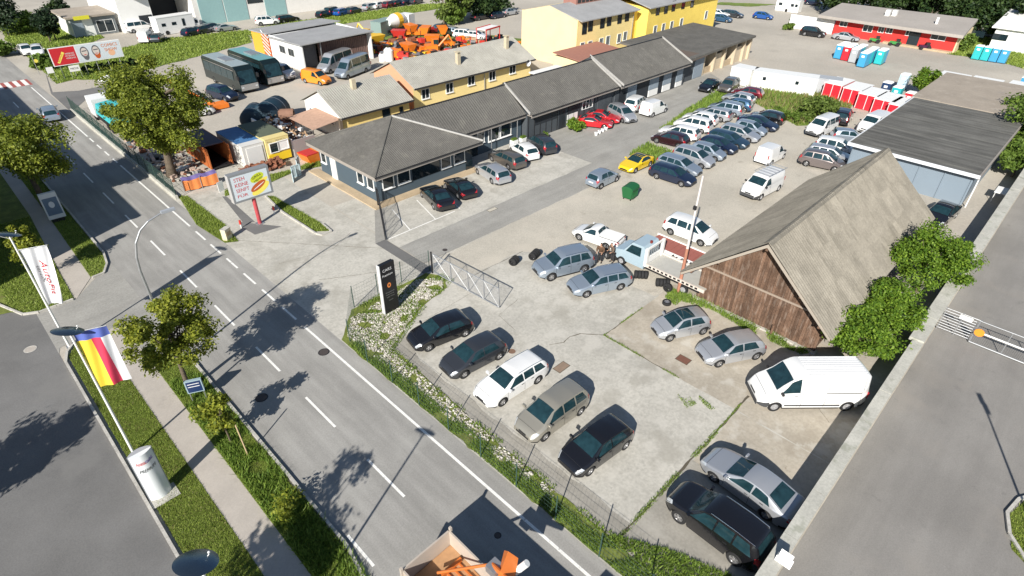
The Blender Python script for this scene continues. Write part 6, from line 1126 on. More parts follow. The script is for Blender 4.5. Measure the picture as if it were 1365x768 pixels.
for k, c, x, y, hd, lb in (('hatchback', 'white', 37, 72, -90, 'white hatchback on the entrance road left'), ('estate', 'white', 52, 73, -100, 'white estate by the pale garden wall'), ('estate', 'petrol', 150, 40, -10, 'petrol blue estate before the grey pavilion'), ('minibus', 'white', 188, 42, 0, 'white minibus outside the hall gate'), ('van', 'white', 197, 55, 60, 'white van beside the verge'), ('hatchback', 'darkgrey', 211, 55, 60, 'dark hatchback beside the white van on the verge'),
                         ('hatchback', 'navy', 258, 47, 20, 'dark blue hatchback parked along the verge'), ('hatchback', 'darkgrey', 273, 44, 20, 'grey hatchback parked along the verge'), ('hatchback', 'navy', 284, 41, 20, 'second dark blue hatchback on the verge'), ('coupe', 'silver', 302, 41, 0, 'silver car at the end of the verge row'), ('suv', 'white', 357, 33, -20, 'white car with open white tailgate'), ('estate', 'black', 384, 29, 0, 'black estate behind the machine hall'), ('hatchback', 'black', 433, 23, 20, 'black hatchback at the green verge'), ('suv', 'black', 445, 20, 20, 'black off road car at the green verge'), ('estate', 'blue', 457, 20, 20, 'blue estate at the green verge'), ('hatchback', 'darkgrey', 472, 18, 20, 'dark grey hatchback at the green verge'),
                         ('hatchback', 'silver', 493, 13, 20, 'silver hatchback before the pink car'), ('hatchback', 'white', 505, 11, 20, 'white hatchback before the pink car'), ('small_car', 'darkred', 519, 10, 20, 'pink red small car at the far row'), ('hatchback', 'black', 530, 8, 20, 'black hatchback beside the pink red car'), ('saloon', 'navy', 542, 6, 20, 'navy saloon in the far row'), ('hatchback', 'darkgrey', 555, 5, 20, 'dark grey hatchback in the far row'),
                         ('hatchback', 'petrol', 591, 43, -60, 'petrol blue hatchback beside the machinery'), ('estate', 'steel', 606, 47, -60, 'blue silver estate beside the machinery'), ('people_carrier', 'white', 620, 51, -60, 'white people carrier beside the machinery'), ('estate', 'white', 634, 52, -60, 'white estate beside the red gantry'), ('saloon', 'black', 641, 26, 0, 'black saloon under the dark bushes'), ('estate', 'navy', 662, 24, 0, 'navy estate under the dark bushes'), ('hatchback', 'silver', 679, 20, 0, 'silver hatchback under the dark bushes')):
    car(k, c, 0, 0, lb, 'cars parked along the far verge' if 250 < x < 560 and y < 50 else None, near=False, fwd=at(x, y, hd))
# ---- coaches
def coach(x, y, hd, label, roofmat, bodymat, L=10.6, W=2.5, H=3.3):
    t = thing('coach', (x, y, 0), label, 'bus', rz=math.radians(hd)); m = MB(); pr = [(-L / 2, .35), (-L / 2, H - .3), (-L / 2 + .25, H - .02), (L / 2 - 1.3, H), (L / 2 - .55, H - .35), (L / 2 - .08, 1.25), (L / 2, .9), (L / 2, .35)]
    n = len(pr); vs = [(a, -W / 2 + (.06 if z > H - .2 else 0), z) for a, z in pr] + [(a, W / 2 - (.06 if z > H - .2 else 0), z) for a, z in pr]; m.add(vs, [tuple(range(n))[::-1] if 0 else tuple(range(n)), tuple(range(2 * n - 1, n - 1, -1))] + [(i, n + i, n + (i + 1) % n, (i + 1) % n) for i in range(n)]); m.build('body', bodymat, t, world=False)
    MB().box(-L / 2 + .3, L / 2 - 1.4, -W / 2 + .12, W / 2 - .12, H, H + .05).build('roof_panel', roofmat, t, world=False); MB().box(-1.5, .8, -.6, .6, H + .05, H + .22).build('roof_hatch', M['galv'], t, world=False)
    for s in (-1, 1):
        for k in range(5): MB().box(-L / 2 + .5 + k * 1.72, -L / 2 + 2.14 + k * 1.72, s * W / 2 - .012 if s > 0 else -W / 2 - .012, s * W / 2 + .012 if s > 0 else -W / 2 + .012, 1.55, 2.7).build('side_window', M['carglass'], t, world=False)
        MB().box(-L / 2 + .3, L / 2 - 1.2, s * (W / 2 + .005) - .01, s * (W / 2 + .005) + .01, 2.8, 2.9).build('chrome_strip', M['chrome'], t, world=False)
    m = MB(); m.add([(L / 2 - .07, -W / 2 + .15, 1.3), (L / 2 - .07, W / 2 - .15, 1.3), (L / 2 - .52, W / 2 - .2, H - .45), (L / 2 - .52, -W / 2 + .2, H - .45)], [(0, 1, 2, 3)]); m.v = [(a + .03, b, c) for a, b, c in m.v]; m.build('windscreen', M['carglass'], t, world=False)
    MB().box(L / 2, L / 2 + .03, -W / 2 + .05, W / 2 - .05, .45, 1.2).build('front_panel', M['galv'] if roofmat is not M['trim'] else bodymat, t, world=False)
    wm, rm = CARS['large_van']['wheel']
    for a in (L / 2 - 2.2, -L / 2 + 2.6):
        for s in (1, -1): o = inst('wheel', wm, t, (a, s * (W / 2 - .12), .46), (0, 0, 0 if s > 0 else math.pi), (1.35, 1.2, 1.35)); inst('rim', rm, o)
    for s in (1, -1): MB().box(L / 2 + .02, L / 2 + .05, s * .95 - .15, s * .95 + .15, .75, .95).build('headlight', M['lamp'], t, world=False); MB().box(L / 2 - .25, L / 2 + .2, s * (W / 2 + .12) - .08, s * (W / 2 + .12) + .08, 1.9, 2.4).build('wing_mirror', M['trim'], t, world=False)
    return t
CT = plain('turquoise coach roof', (.14, .34, .33), .35, coat=.6); CD = plain('dark green black coach paint', (.006, .014, .015), .3, coat=.25)
coach(32.2, 86.0, -88, 'black green touring coach nearest the big tree', plain('pale coach roof', (.30, .36, .37), .4), CD); coach(36.3, 86.8, -88, 'touring coach with turquoise roof beside the black one', CT, CD)
# ---- tow truck with flat bed, red deck beyond it
t = thing('tow_truck', (34.2, 17.2, 0), 'pale blue tow truck with empty flat bed beside the barn', 'tow truck')
PB = plain('pale blue truck paint', (.36, .46, .52), .3, coat=1, var=.02)
X0_, X1_ = 32.75, 35.1; m = MB(); pr = [(18.55, .45), (18.55, 2.05), (18.75, 2.28), (19.7, 2.25), (20.35, 1.35), (21.15, 1.15), (21.3, .85), (21.3, .45)]; n = len(pr)
m.add([(33.0, a, z) for a, z in pr] + [(34.85, a, z) for a, z in pr], [tuple(range(n)), tuple(range(2 * n - 1, n - 1, -1))] + [(i, n + i, n + (i + 1) % n, (i + 1) % n) for i in range(n)]); m.build('cab', PB, t)
m = MB(); m.add([(33.1, 20.31, 1.42), (34.75, 20.31, 1.42), (34.68, 19.76, 2.18), (33.17, 19.76, 2.18)], [(0, 1, 2, 3)]); m.v = [(a, b + .04, c + .02) for a, b, c in m.v]; m.build('windscreen', M['carglass'], t)
for x in (32.985, 34.865): m = MB(); m.add([(x, 18.9, 1.35), (x, 20.2, 1.35), (x, 19.75, 2.05), (x, 18.9, 2.1)], [(0, 1, 2, 3)] if x > 34 else [(3, 2, 1, 0)]); m.build('side_window', M['carglass'], t)
fm = M['whiteplastic']; h_ = MB(); h_.box(X0_, X0_ + .25, 18.22, 18.42, .9, 2.35); h_.build('headboard_post', fm, t); MB().box(X1_ - .25, X1_, 18.22, 18.42, .9, 2.35).build('headboard_post', fm, t); MB().box(X0_ + .25, X1_ - .25, 18.27, 18.38, .95, 1.55).build('headboard', fm, t); MB().box(X0_ + .25, X1_ - .25, 18.27, 18.38, 2.2, 2.35).build('headboard_beam', fm, t)
for k in range(6): MB().box(X0_ + .45 + k * .28, X0_ + .49 + k * .28, 18.30, 18.34, 1.55, 2.2).build('guard_bar', M['galv'], t)
MB().tube((33.9, 18.7, 2.28), (33.9, 18.7, 2.45), .10, n=10).build('beacon', plain('red beacon', (.2, .03, .02), .3), t)
MB().box(X0_ + .1, X1_ - .1, 13.55, 18.2, .98, 1.05).build('bed_floor', plain('worn aluminium bed', (.44, .43, .39), .6, var=.12), t); MB().box(X0_, X0_ + .12, 13.5, 18.2, .92, 1.16).build('bed_rail', plain('pinkish white rail', (.62, .55, .48), .6, var=.2, vs=6), t); MB().box(X1_ - .12, X1_, 13.5, 18.2, .92, 1.16).build('bed_rail', plain('pinkish white rail', (.62, .55, .48), .6, var=.2, vs=6), t)
MB().box(33.2, 34.7, 14, 20.8, .45, .9).build('chassis', M['trim'], t)
for k in range(12): MB().box(X0_ - .02, X0_ + .0, 14 + k * .34, 14.2 + k * .34, .98, 1.12).build('load_hook', M['trim'], t)
MB().box(33.05, 34.8, 21.3, 21.36, .5, .8).build('front_bumper', M['trim'], t)
wm, rm = CARS['large_van']['wheel']
for y in (20.45, 15.1):
    for x, r in ((33.02, -math.pi / 2), (34.85, math.pi / 2)): o = inst('wheel', wm, t, (x - t.location.x, y - t.location.y, .35), (0, 0, math.pi / 2 if x < 34 else -math.pi / 2), (1, 1, 1)); inst('rim', rm, o)
for s in (33.2, 34.6): MB().box(s - .15, s + .15, 21.30, 21.38, .85, 1.02).build('headlight', M['lamp'], t)
for k, (y, w) in enumerate(((17.6, .5), (16.9, .7), (16.1, .45))): m = MB(); m.path([(35.16, y, 1.0), (35.2, y - w * .3, 1.25), (35.16, y - w * .6, 1.05), (35.2, y - w, 1.2)], .04, 6); m.build('lashing_strap', M['trim'], t)
t = thing('flat_trailer', (36.5, 17, 0), 'low trailer with red brown deck between tow truck and white car', 'trailer'); RD = plain('red brown deck', (.33, .11, .085), .75, var=.15, vs=2.5)
for k in range(11): MB().box(35.75, 37.55, 14.8 + k * .49, 15.27 + k * .49, .88, .93 + random.uniform(0, .006)).build('deck_board', RD, t)
MB().box(35.68, 35.74, 14.8, 20.3, .75, 1.02).build('side_rail', fm, t); MB().box(37.56, 37.62, 14.8, 20.3, .75, 1.02).build('side_rail', fm, t); MB().box(36, 37.3, 15, 20, .5, .87).build('chassis', M['trim'], t)
for y in (16.4, 17.3):
    for x in (35.95, 37.35): inst('wheel', wm, t, (x - 36.5, y - 17, .35), (0, 0, math.pi / 2))
# loose wheels and tyres on the ground
TS = CARS['hatchback']['wheel']
def wheelset(x, y, n, label, hd=0, flat=False, sc=1.0):
    for k in range(n): tt = thing('loose_wheel', (x + k * .24 * math.cos(math.radians(hd)), y + k * .24 * math.sin(math.radians(hd)), .315 * sc if not flat else .11), label, 'wheel', group=label); tt.rotation_euler = (0, 0, math.radians(hd - 90)) if not flat else (math.pi / 2, 0, 0); inst('tyre', TS[0], tt, sc=(sc, sc, sc)); inst('rim', TS[1], tt, sc=(sc, sc, sc))
wheelset(26.95, 26.1, 3, 'tyres standing in a row left of the off road vehicle', 15); wheelset(28.6, 25.6, 4, 'tyres standing behind the nose of the off road vehicle', 15); wheelset(32.25, 18.6, 4, 'tyres standing beside the blue silver estate', -50); wheelset(32.5, 16.9, 4, 'tyres standing below the tow truck bed', -50); wheelset(32.4, 16.0, 1, 'single wheel leaning against the tow truck', 0, sc=1.1); wheelset(31.1, 15.4 - .2, 1, 'rim lying beside the mast', 0, True); wheelset(30.3, 22.9, 1, 'tyre behind the silver roof of the off road vehicle', 0)
for (x, y, z, lb) in ((32.9, 21.7, .0, 'dark wheel leaning beside the two men'), (33.2, 21.2, 0, 'big wheel held by the right hand man')): wheelset(x, y, 1, lb, 150, sc=1.1)
# ---- green waste container
q = G(857, 250); t = thing('waste_container', (42.9, 26.7, 0), 'green wheeled waste container beside the yellow coupe', 'bin', rz=math.radians(8)); GN = plain('green plastic', (.012, .105, .032), .45, var=.1)
m = MB(); m.add([(-.55, -.42, .18), (.55, -.42, .18), (.55, .42, .18), (-.55, .42, .18), (-.68, -.55, 1.1), (.68, -.55, 1.1), (.68, .55, 1.1), (-.68, .55, 1.1)], [(0, 3, 2, 1), (4, 5, 6, 7), (0, 1, 5, 4), (1, 2, 6, 5), (2, 3, 7, 6), (3, 0, 4, 7)]); m.build('body', GN, t, world=False)
m = MB(); m.lathe([(.001, -.70), (.52, -.70), (.52, .70), (.001, .70)], 20, c=(0, 0, 0), axis='x'); m.v = [(a, b * 1.1, 1.1 + max(0, c) * .5) for a, b, c in m.v]; m.build('lid', GN, t, 50, world=False)
for k in range(5): MB().box(-.5 + k * .25 - .02, -.5 + k * .25 + .02, -.56, -.50, .25, 1.05).build('rib', GN, t, world=False)
for a in (-.45, .45):
    for b in (-.35, .35): m = MB(); m.lathe([(.001, -.03), (.09, -.03), (.09, .03), (.001, .03)], 12, c=(a, b, .09), axis='y'); m.build('castor', M['tyre'], t, world=False)
MB().box(-.72, .72, -.60, -.56, 1.0, 1.06).build('lifting_bar', GN, t, world=False)
# ---- tipper truck with orange crane at the lower edge
t = thing('tipper_truck', (7.2, 6.0, 0), 'tipper truck with orange loading crane in the near lane at the bottom edge', 'truck')
TB = plain('worn tipper sides', (.46, .40, .34), .5, var=.1, vs=3); TF = plain('rusty orange bed floor', (.42, .21, .09), .7, var=.25, vs=2.5); TO = plain('orange crane paint', (.55, .15, .03), .4, var=.12)
ax0, ax1, ay0, ay1, zb, zt = 6.02, 8.42, 5.2, 11.5, 1.25, 2.15
MB().box(ax0 + .1, ax1 - .1, ay0, ay1 - .08, zb - .1, zb).build('bed_floor', TF, t); MB().box(ax0, ax0 + .07, ay0, ay1, zb - .1, zt).build('side_board', TB, t); MB().box(ax1 - .07, ax1, ay0, ay1, zb - .1, zt).build('side_board', TB, t); MB().box(ax0 + .07, ax1 - .07, ay1 - .07, ay1, zb - .1, zt + .05).build('tail_board', TB, t)
for x in (ax0 - .03, ax1 + .03): MB().box(x - .05, x + .05, ay1 - .1, ay1 + .02, zb - .1, zt + .18).build('corner_stake', TB, t)
MB().box(ax0 + .071, ax1 - .071, 9.9, 11.40, zb + .001, zb + .02).build('sand_load', plain('sandy dust', (.42, .24, .12), .95, var=.25, vs=5), t)
for x in (7.45, 7.75, 8.05): MB().box(x - .03, x + .03, 6.6, 10.6, zb + .01, zb + .10).build('floor_runner', TO, t)
MB().box(7.2, 8.2, 10.5, 10.62, zb + .05, zb + .25).build('cross_bar', TO, t); MB().tube((7.1, 10.7, zb + .35), (8.45, 9.0, zt + .5), .06, n=10).build('crane_arm', TO, t); MB().tube((8.45, 9.0, zt + .5), (8.2, 7.0, zt + 1.1), .10, n=10).build('crane_boom', TO, t); MB().box(8.2, 8.7, 8.6, 9.1, zt + .2, zt + .6).build('crane_housing', M['galv'], t)
m = MB(); m.add([(8.2, 8.5, zt + .3), (9.0, 8.9, zt + .9), (9.15, 8.3, zt + .9), (8.5, 7.9, zt + .3), (8.3, 8.4, zt + .95), (8.9, 8.6, zt + 1.3)], [(0, 1, 5, 4), (1, 2, 5), (2, 3, 4, 5), (0, 4, 3), (0, 3, 2, 1)]); m.build('grab_shell', TO, t); MB().tube((8.9, 8.2, zt + .4), (9.2, 7.9, zt + 1.0), .14, n=10).build('hydraulic_cylinder', M['white'], t)
MB().tube((6.5, 9.0, zb + .3), (6.5, 8.0, zb + .3), .2, n=12).build('coil', plain('dark red coil', (.12, .03, .02), .7), t); MB().box(6.12, 7.0, 7.6, 9.6, zb + .02, zt - .25).build('black_tarp', M['trim'], t)
MB().box(6.4, 8.0, 2, 11, .6, zb - .12).build('chassis', M['trim'], t); MB().box(6.05, 8.4, 1.6, 4.6, .6, 3.0).build('cab', plain('orange cab paint', (.72, .25, .04), .3, coat=1), t)
for y in (10.0, 8.7, 3.2):
    for x in (6.3, 8.15): o = inst('wheel', wm, t, (x - 7.2, y - 6.0, .48), (0, 0, math.pi / 2 if x < 7 else -math.pi / 2), (1.4, 1.2, 1.4)); inst('rim', rm, o)
# ---- two men standing behind the off road vehicle
SK = plain('skin', (.42, .24, .16), .6); HR = plain('dark hair', (.02, .014, .01), .8)
def skinned(name, pts, edges, mat, parent, sub_=1):
    me = bpy.data.meshes.new(name); me.from_pydata([p[:3] for p in pts], edges, []); me.materials.append(mat); o = bpy.data.objects.new(name, me); COL.objects.link(o); o.parent = parent
    s = o.modifiers.new('skin', 'SKIN'); s.use_smooth_shade = True
    for i, p in enumerate(pts): me.skin_vertices[0].data[i].radius = (p[3], p[4] if len(p) > 4 else p[3]); me.skin_vertices[0].data[i].use_root = (i == 0)
    d = o.modifiers.new('sub', 'SUBSURF'); d.levels = sub_; d.render_levels = sub_; return o
def person(x, y, hd, label, jacket, trousers, bend=0.0, arms=((.32, .18, 1.05), (.30, -.22, 1.05))):
    t = thing('person', (x, y, 0), label, 'person', rz=math.radians(hd)); b = bend
    P = [(0, 0, .95, .09, .08), (.02 + b * .3, 0, 1.2, .09, .08), (.04 + b, 0, 1.42, .09, .07), (.05 + b * 1.2, 0, 1.54, .055), (.07 + b * 1.4, 0, 1.66, .085, .10), (.08 + b * 1.45, 0, 1.76, .06)]
    E = [(0, 1), (1, 2), (2, 3), (3, 4), (4, 5)]
    for s, (ax, ay, az) in zip((1, -1), arms):
        i = len(P); P += [(.03 + b, s * .20, 1.42, .04), (.10 + b, s * .27, 1.18, .035), (ax, ay if ay * s > 0 else s * abs(ay), az, .032), (ax + .08, ay, az - .01, .028)]; E += [(2, i), (i, i + 1), (i + 1, i + 2), (i + 2, i + 3)]
        for k in range(4): j = len(P); P.append((ax + .16 - .01 * k, ay + (k - 1.5) * .022, az - .05, .010)); E.append((i + 3, j))
        j = len(P); P.append((ax + .11, ay + s * -.05, az + .02, .011)); E.append((i + 3, j))
    for s in (1, -1): i = len(P); P += [(0, s * .10, .86, .06), (.04, s * .12, .48, .045), (-.02, s * .12, .09, .03), (.10, s * .14, .045, .03), (.17, s * .15, .04, .022)]; E += [(0, i), (i, i + 1), (i + 1, i + 2), (i + 2, i + 3), (i + 3, i + 4)]
    skinned('body', P, E, SK, t)
    J = [(0, 0, .93, .18, .15), (.02 + b * .3, 0, 1.2, .19, .15), (.04 + b, 0, 1.42, .19, .14)]; EJ = [(0, 1), (1, 2)]
    for s, (ax, ay, az) in zip((1, -1), arms): i = len(J); J += [(.03 + b, s * .21, 1.42, .095), (.10 + b, s * .28, 1.18, .075), (ax - .03, ay if ay * s > 0 else s * abs(ay), az, .06)]; EJ += [(2, i), (i, i + 1), (i + 1, i + 2)]
    skinned('jacket', J, EJ, jacket, t); T_ = [(0, 0, .93, .15, .12)]; ET = []
    for s in (1, -1): i = len(T_); T_ += [(0, s * .10, .84, .12), (.04, s * .12, .48, .095), (-.02, s * .12, .13, .08)]; ET += [(0, i), (i, i + 1), (i + 1, i + 2)]
    skinned('trousers', T_, ET, trousers, t); skinned('hair', [(.045 + b * 1.4, 0, 1.70, .09, .10), (.06 + b * 1.45, 0, 1.79, .07)], [(0, 1)], HR, t)
    skinned('shoes', [(-.03, .12, .07, .055), (.12, .14, .05, .05), (.20, .15, .045, .035)], [(0, 1), (1, 2)], M['trim'], t); skinned('shoes', [(-.03, -.12, .07, .055), (.12, -.14, .05, .05), (.20, -.15, .045, .035)], [(0, 1), (1, 2)], M['trim'], t)
    m = MB(); hx = .07 + b * 1.4
    m.box(hx + .08, hx + .12, -.012, .012, 1.655, 1.69); 
    for s in (1, -1): m.box(hx + .085, hx + .098, s * .035 - .012, s * .035 + .012, 1.695, 1.71)
    m.build('face', plain('face shade', (.30, .16, .11), .7), t, world=False)
person(32.05, 21.75, 200, 'man in brown jacket standing behind the off road vehicle', plain('brown jacket', (.10, .055, .03), .85, var=.2, vs=9), plain('black trousers', (.02, .02, .022), .85), .04)
person(32.75, 21.1, 160, 'man in mottled jacket bending over a wheel next to the brown jacketed man', plain('mottled jacket', (.13, .09, .065), .85, var=.3, vs=12), plain('dark trousers', (.03, .028, .03), .85), .12)
# ------------------------------------------------------------------ cabins, toilets, containers, machines
def ubox(name, lb, cat, x, y, hd, L, W, H, mat, roof=None, group=None, win=(), z0=0.0, doors=()):
    """box thing: local x = length; own roof slab; win = [(x, z, w, h)] on the -y side"""
    t = thing(name, (x, y, z0), lb, cat, math.radians(hd), group); MB().box(-L / 2, L / 2, -W / 2, W / 2, .05, H - .06).build('shell', mat, t, world=False)
    MB().box(-L / 2 - .04, L / 2 + .04, -W / 2 - .04, W / 2 + .04, H - .06, H + .04).build('roof', roof or mat, t, world=False)
    for a, z, w, h_ in win: MB().box(a - w / 2, a + w / 2, -W / 2 - .03, -W / 2 + .01, z - h_ / 2, z + h_ / 2).build('window', M['glass'], t, world=False)
    for a, w, h_, mt in doors: MB().box(a - w / 2, a + w / 2, -W / 2 - .04, -W / 2 + .01, .15, h_).build('door', mt, t, world=False)
    return t
WP2 = M['whiteplastic']; REDP = plain('red cabin plastic', (.62, .02, .035), .45, var=.05); TQP = plain('turquoise plastic', (.03, .42, .44), .4); BLP = plain('blue plastic', (.05, .30, .52), .4); GYP = plain('grey plastic', (.38, .40, .42), .5)
ubox('site_cabin', 'short white cabin next to the grey off road car', 'cabin', 86.2, 37.4, -90, 3.0, 2.5, 2.3, WP2)
ubox('site_cabin', 'long white cabin with two small dark windows', 'cabin', 87.4, 31.9, -73, 8.4, 2.5, 2.3, WP2, win=[(-2.6, 1.5, .45, .45), (1.7, 1.5, .45, .45)]); ubox('site_cabin', 'low grey roofed box behind the long white cabin', 'cabin', 90.6, 27.6, -73, 4.2, 2.0, 2.0, GYP)
for k, (x, y, lb) in enumerate(((90.3, 25.6, 'first red cabin with white roof beside the long white cabin'), (89.6, 22.9, 'second red cabin from the long white cabin'), (88.5, 20.6, 'middle red cabin behind the willow bush'), (87.6, 18.4, 'fourth red cabin beyond the willow bush'), (86.6, 16.4, 'last red cabin touching the warehouse roof line'))):
    t = ubox('red_cabin', lb, 'cabin', x, y, -92, 2.35, 4.2, 1.95, REDP, M['white'], 'red cabins with white roofs'); 
    for a in (-1.1, 0, 1.1): MB().box(a - .03, a + .03, -2.16, -2.08, .1, 1.88).build('white_batten', M['white'], t, world=False)
    MB().box(-.8, -.15, -2.15, -2.09, 1.2, 1.7).build('door_panel', REDP, t, world=False)
def booth(x, y, mat, lb, hd=-92, grp=None):
    t = thing('portable_toilet', (x, y, 0), lb, 'portable toilet', math.radians(hd), grp); m = MB(); m.box(-.55, .55, -.55, .55, .08, 2.1); m.build('cabin', mat, t, world=False)
    m = MB(); m.lathe([(.001, .52), (.35, .50), (.62, .40), (.80, .0)], 4, c=(0, 0, 0)); m.v = [(a * .98 * math.cos(.785) - b * .98 * math.sin(.785), a * .98 * math.sin(.785) + b * .98 * math.cos(.785), 2.1 + c * .45) for a, b, c in m.v]; m.build('roof', M['white'], t, world=False)
    MB().box(-.40, .40, -.60, -.545, .15, 1.95).build('door', mat, t, world=False); MB().box(-.22, .22, -.63, -.60, 1.5, 1.8).build('door_sign', M['white'], t, world=False); MB().box(-.6, .6, -.6, .6, 0, .08).build('skid', M['trim'], t, world=False)
g5 = 'portable toilets standing in the middle of the far forecourt'
cols_ = [(112.4, 33.4, BLP, 'blue', 3), (112.1, 32.1, REDP, 'red', 3), (111.5, 30.7, GYP, 'grey', 4), (109.6, 28.7, BLP, 'light blue', 5), (113.6, 27.4, TQP, 'turquoise', 2)]
for cx_, cy_, mt, nm, n in cols_:
    for k in range(n): booth(cx_ + k * 1.25, cy_ + k * .04, mt if k == 0 else (mt, BLP, TQP)[k % 3], nm + (' portable toilet heading its file on the forecourt' if k == 0 else ' file of portable toilets, %s one behind the head' % ('second', 'third', 'fourth', 'fifth')[k - 1]), grp=g5)
for k, (mt, nm) in enumerate(((TQP, 'turquoise blue portable toilet, left end of four at the grass bank'), (TQP, 'turquoise portable toilet, second of four at the grass bank'), (BLP, 'blue portable toilet, third of four at the grass bank'), (BLP, 'blue portable toilet, right end of four at the grass bank'))): booth(129.8 + k * .12, 17.0 - k * 1.22, mt, nm, grp='four portable toilets at the grass bank')
booth(92.6, 18.9, TQP, 'turquoise portable toilet behind the warehouse corner'); booth(91.0, 16.9, REDP, 'red portable toilet behind the warehouse corner'); booth(94.0, 20.6, plain('dark blue plastic', (.02, .05, .12), .4), 'dark blue booth beside the turquoise toilet'); booth(100.4, 20.2, plain('pale blue plastic', (.45, .60, .70), .4), 'pale blue booth beside the solitary tree')
for x, y, lb in ((105, 15.2, 'white box behind the pale warehouse roof, left one'), (105.4, 11.4, 'white box behind the pale warehouse roof, middle one'), (106.5, 7.2, 'larger white box at the right edge behind the warehouse'), (112, 6.5, 'white container with blue end at the right edge')): ubox('storage_box', lb, 'container', x, y, -92, 3.4, 2.6, 2.2, WP2 if x < 110 else BLP, M['white'])
q = G(1047, 16); t = ubox('caravan', 'white caravan parked at the top of the forecourt', 'caravan', q.x + 1.2, q.y, -88, 5.2, 2.2, 2.4, M['white'], win=[(-1.6, 1.5, .8, .6), (1.1, 1.5, .7, .6), (2.0, 1.5, .6, .6)])
for a in (-.3,): m = MB(); m.lathe([(.001, -.1), (.33, -.1), (.33, .1), (.001, .1)], 12, c=(0, -1.05, .33), axis='y'); m.build('wheel', M['tyre'], t, world=False)
ubox('white_trailer', 'white box trailer behind the open garage', 'trailer', 104.5, 50.5, -88, 6.8, 2.4, 2.7, M['white'])
def mini_tractor(x, y, mat, lb):
    t = thing('lawn_tractor', (x, y, 0), lb, 'tractor', random.uniform(0, 3)); MB().box(-.9, .9, -.35, .35, .3, .75).build('body', mat, t, world=False); MB().box(-.7, -.1, -.3, .3, .75, 1.2).build('seat', M['trim'], t, world=False); MB().tube((.2, 0, .75), (-.05, 0, 1.25), .03, n=5).build('steering_column', M['trim'], t, world=False)
    for a, r in ((.6, .26), (-.6, .36)):
        for s in (1, -1): m = MB(); m.lathe([(.001, -.12), (r, -.12), (r, .12), (.001, .12)], 12, c=(a, s * .5, r), axis='y'); m.build('wheel', M['tyre'], t, world=False)
GRN = plain('green machine paint', (.05, .25, .06), .4)
for q, mt, lb in (((1165, 57), GRN, 'small green tractor before the red building, left one'), ((1192, 61), GRN, 'small green tractor before the red building, right one'), ((1231, 66), plain('purple black paint', (.05, .01, .04), .4), 'black low vehicle on the ramp of the red building')): p = G(*q); mini_tractor(p.x, p.y, mt, lb)
# --- machinery yard
RS = plain('rusty scrap', (.22, .085, .045), .9, var=.4, vs=4); RNG = random.Random(5)
def heap(name, lb, pts, n, mats, s=(.1, .45), hz=.6, kind='stuff'):
    m = MB(); xs = [p[0] for p in pts]; ys = [p[1] for p in pts]
    for _ in range(n): x, y = RNG.uniform(min(xs), max(xs)), RNG.uniform(min(ys), max(ys)); l = RNG.uniform(*s); a = RNG.uniform(0, 3.14); z = RNG.uniform(0, hz); m.obox((x, y), (math.cos(a), math.sin(a)), l, l * RNG.uniform(.2, .9), z, z + l * RNG.uniform(.2, .8), RNG.randrange(len(mats)))
    return tag(m.build(name, mats), lb, 'scrap', kind=kind)
TOY = plain('yellow machine paint', (.80, .50, .03), .45, var=.1); TOR = plain('orange machine paint', (.78, .20, .02), .45, var=.12); RDM = plain('red machine paint', (.55, .04, .03), .45, var=.1)
def plough(x, y, hd, mat, lb):
    t = thing('snow_plough', (x, y, 0), lb, 'snow plough', math.radians(hd), 'ploughs and spreaders in the machinery yard'); m = MB(); k = 6; vs = []
    for i in range(k + 1): a = -1.0 + 2.0 * i / k; vs += [(-1.5, .45 * math.cos(a) - .1, .55 + .55 * math.sin(a)), (1.5, .45 * math.cos(a) - .1, .65 + .65 * math.sin(a))]
    m.add(vs, [(2 * i, 2 * i + 1, 2 * i + 3, 2 * i + 2) for i in range(k)]); m.build('blade', mat, t, world=False); m = MB()
    for a in (-.9, 0, .9): m.box(a - .06, a + .06, -.1, .9, .3, .45)
    MB().box(-1.1, 1.1, .8, .95, .25, .8).build('hitch_frame', mat, t, world=False)
    for a in (-.9, 0, .9): MB().box(a - .06, a + .06, -.1, .8, .3, .45).build('strut', M['trim'], t, world=False)
def spreader(x, y, hd, mat, lb):
    t = thing('salt_spreader', (x, y, 0), lb, 'spreader', math.radians(hd), 'ploughs and spreaders in the machinery yard'); m = MB(); m.add([(-1, -.35, .7), (1, -.35, .7), (1, .35, .7), (-1, .35, .7), (-1.3, -.9, 1.9), (1.3, -.9, 1.9), (1.3, .9, 1.9), (-1.3, .9, 1.9)], [(0, 3, 2, 1), (4, 5, 6, 7), (0, 1, 5, 4), (1, 2, 6, 5), (2, 3, 7, 6), (3, 0, 4, 7)]); m.build('hopper', mat, t, world=False)
    for a in (-1.1, 1.1):
        for b in (-.7, .7): MB().tube((a, b, 0), (a, b, 1.5), .06, n=5).build('leg', M['trim'], t, world=False)
def digger(x, y, hd, mat, lb, name='excavator'):
    t = thing(name, (x, y, 0), lb, 'excavator', math.radians(hd)); MB().box(-1.4, 1.4, -1.0, -.65, 0, .6).build('track', M['trim'], t, world=False); MB().box(-1.4, 1.4, .65, 1.0, 0, .6).build('track', M['trim'], t, world=False); MB().box(-1.3, .6, -.85, .85, .65, 1.5).build('engine_housing', mat, t, world=False); MB().box(-.1, 1.0, .05, .85, .7, 2.3).build('cab', mat, t, world=False); MB().box(.1, .95, .0, .06, 1.4, 2.2).build('cab_window', M['carglass'], t, world=False)
    MB().tube((.8, -.3, 1.2), (2.6, -.3, 2.9), .16, n=6).build('boom', mat, t, world=False); MB().tube((2.6, -.3, 2.9), (3.5, -.3, 1.2), .12, n=6).build('arm', mat, t, world=False); MB().box(3.2, 3.9, -.7, .1, .6, 1.2).build('bucket', M['trim'], t, world=False)
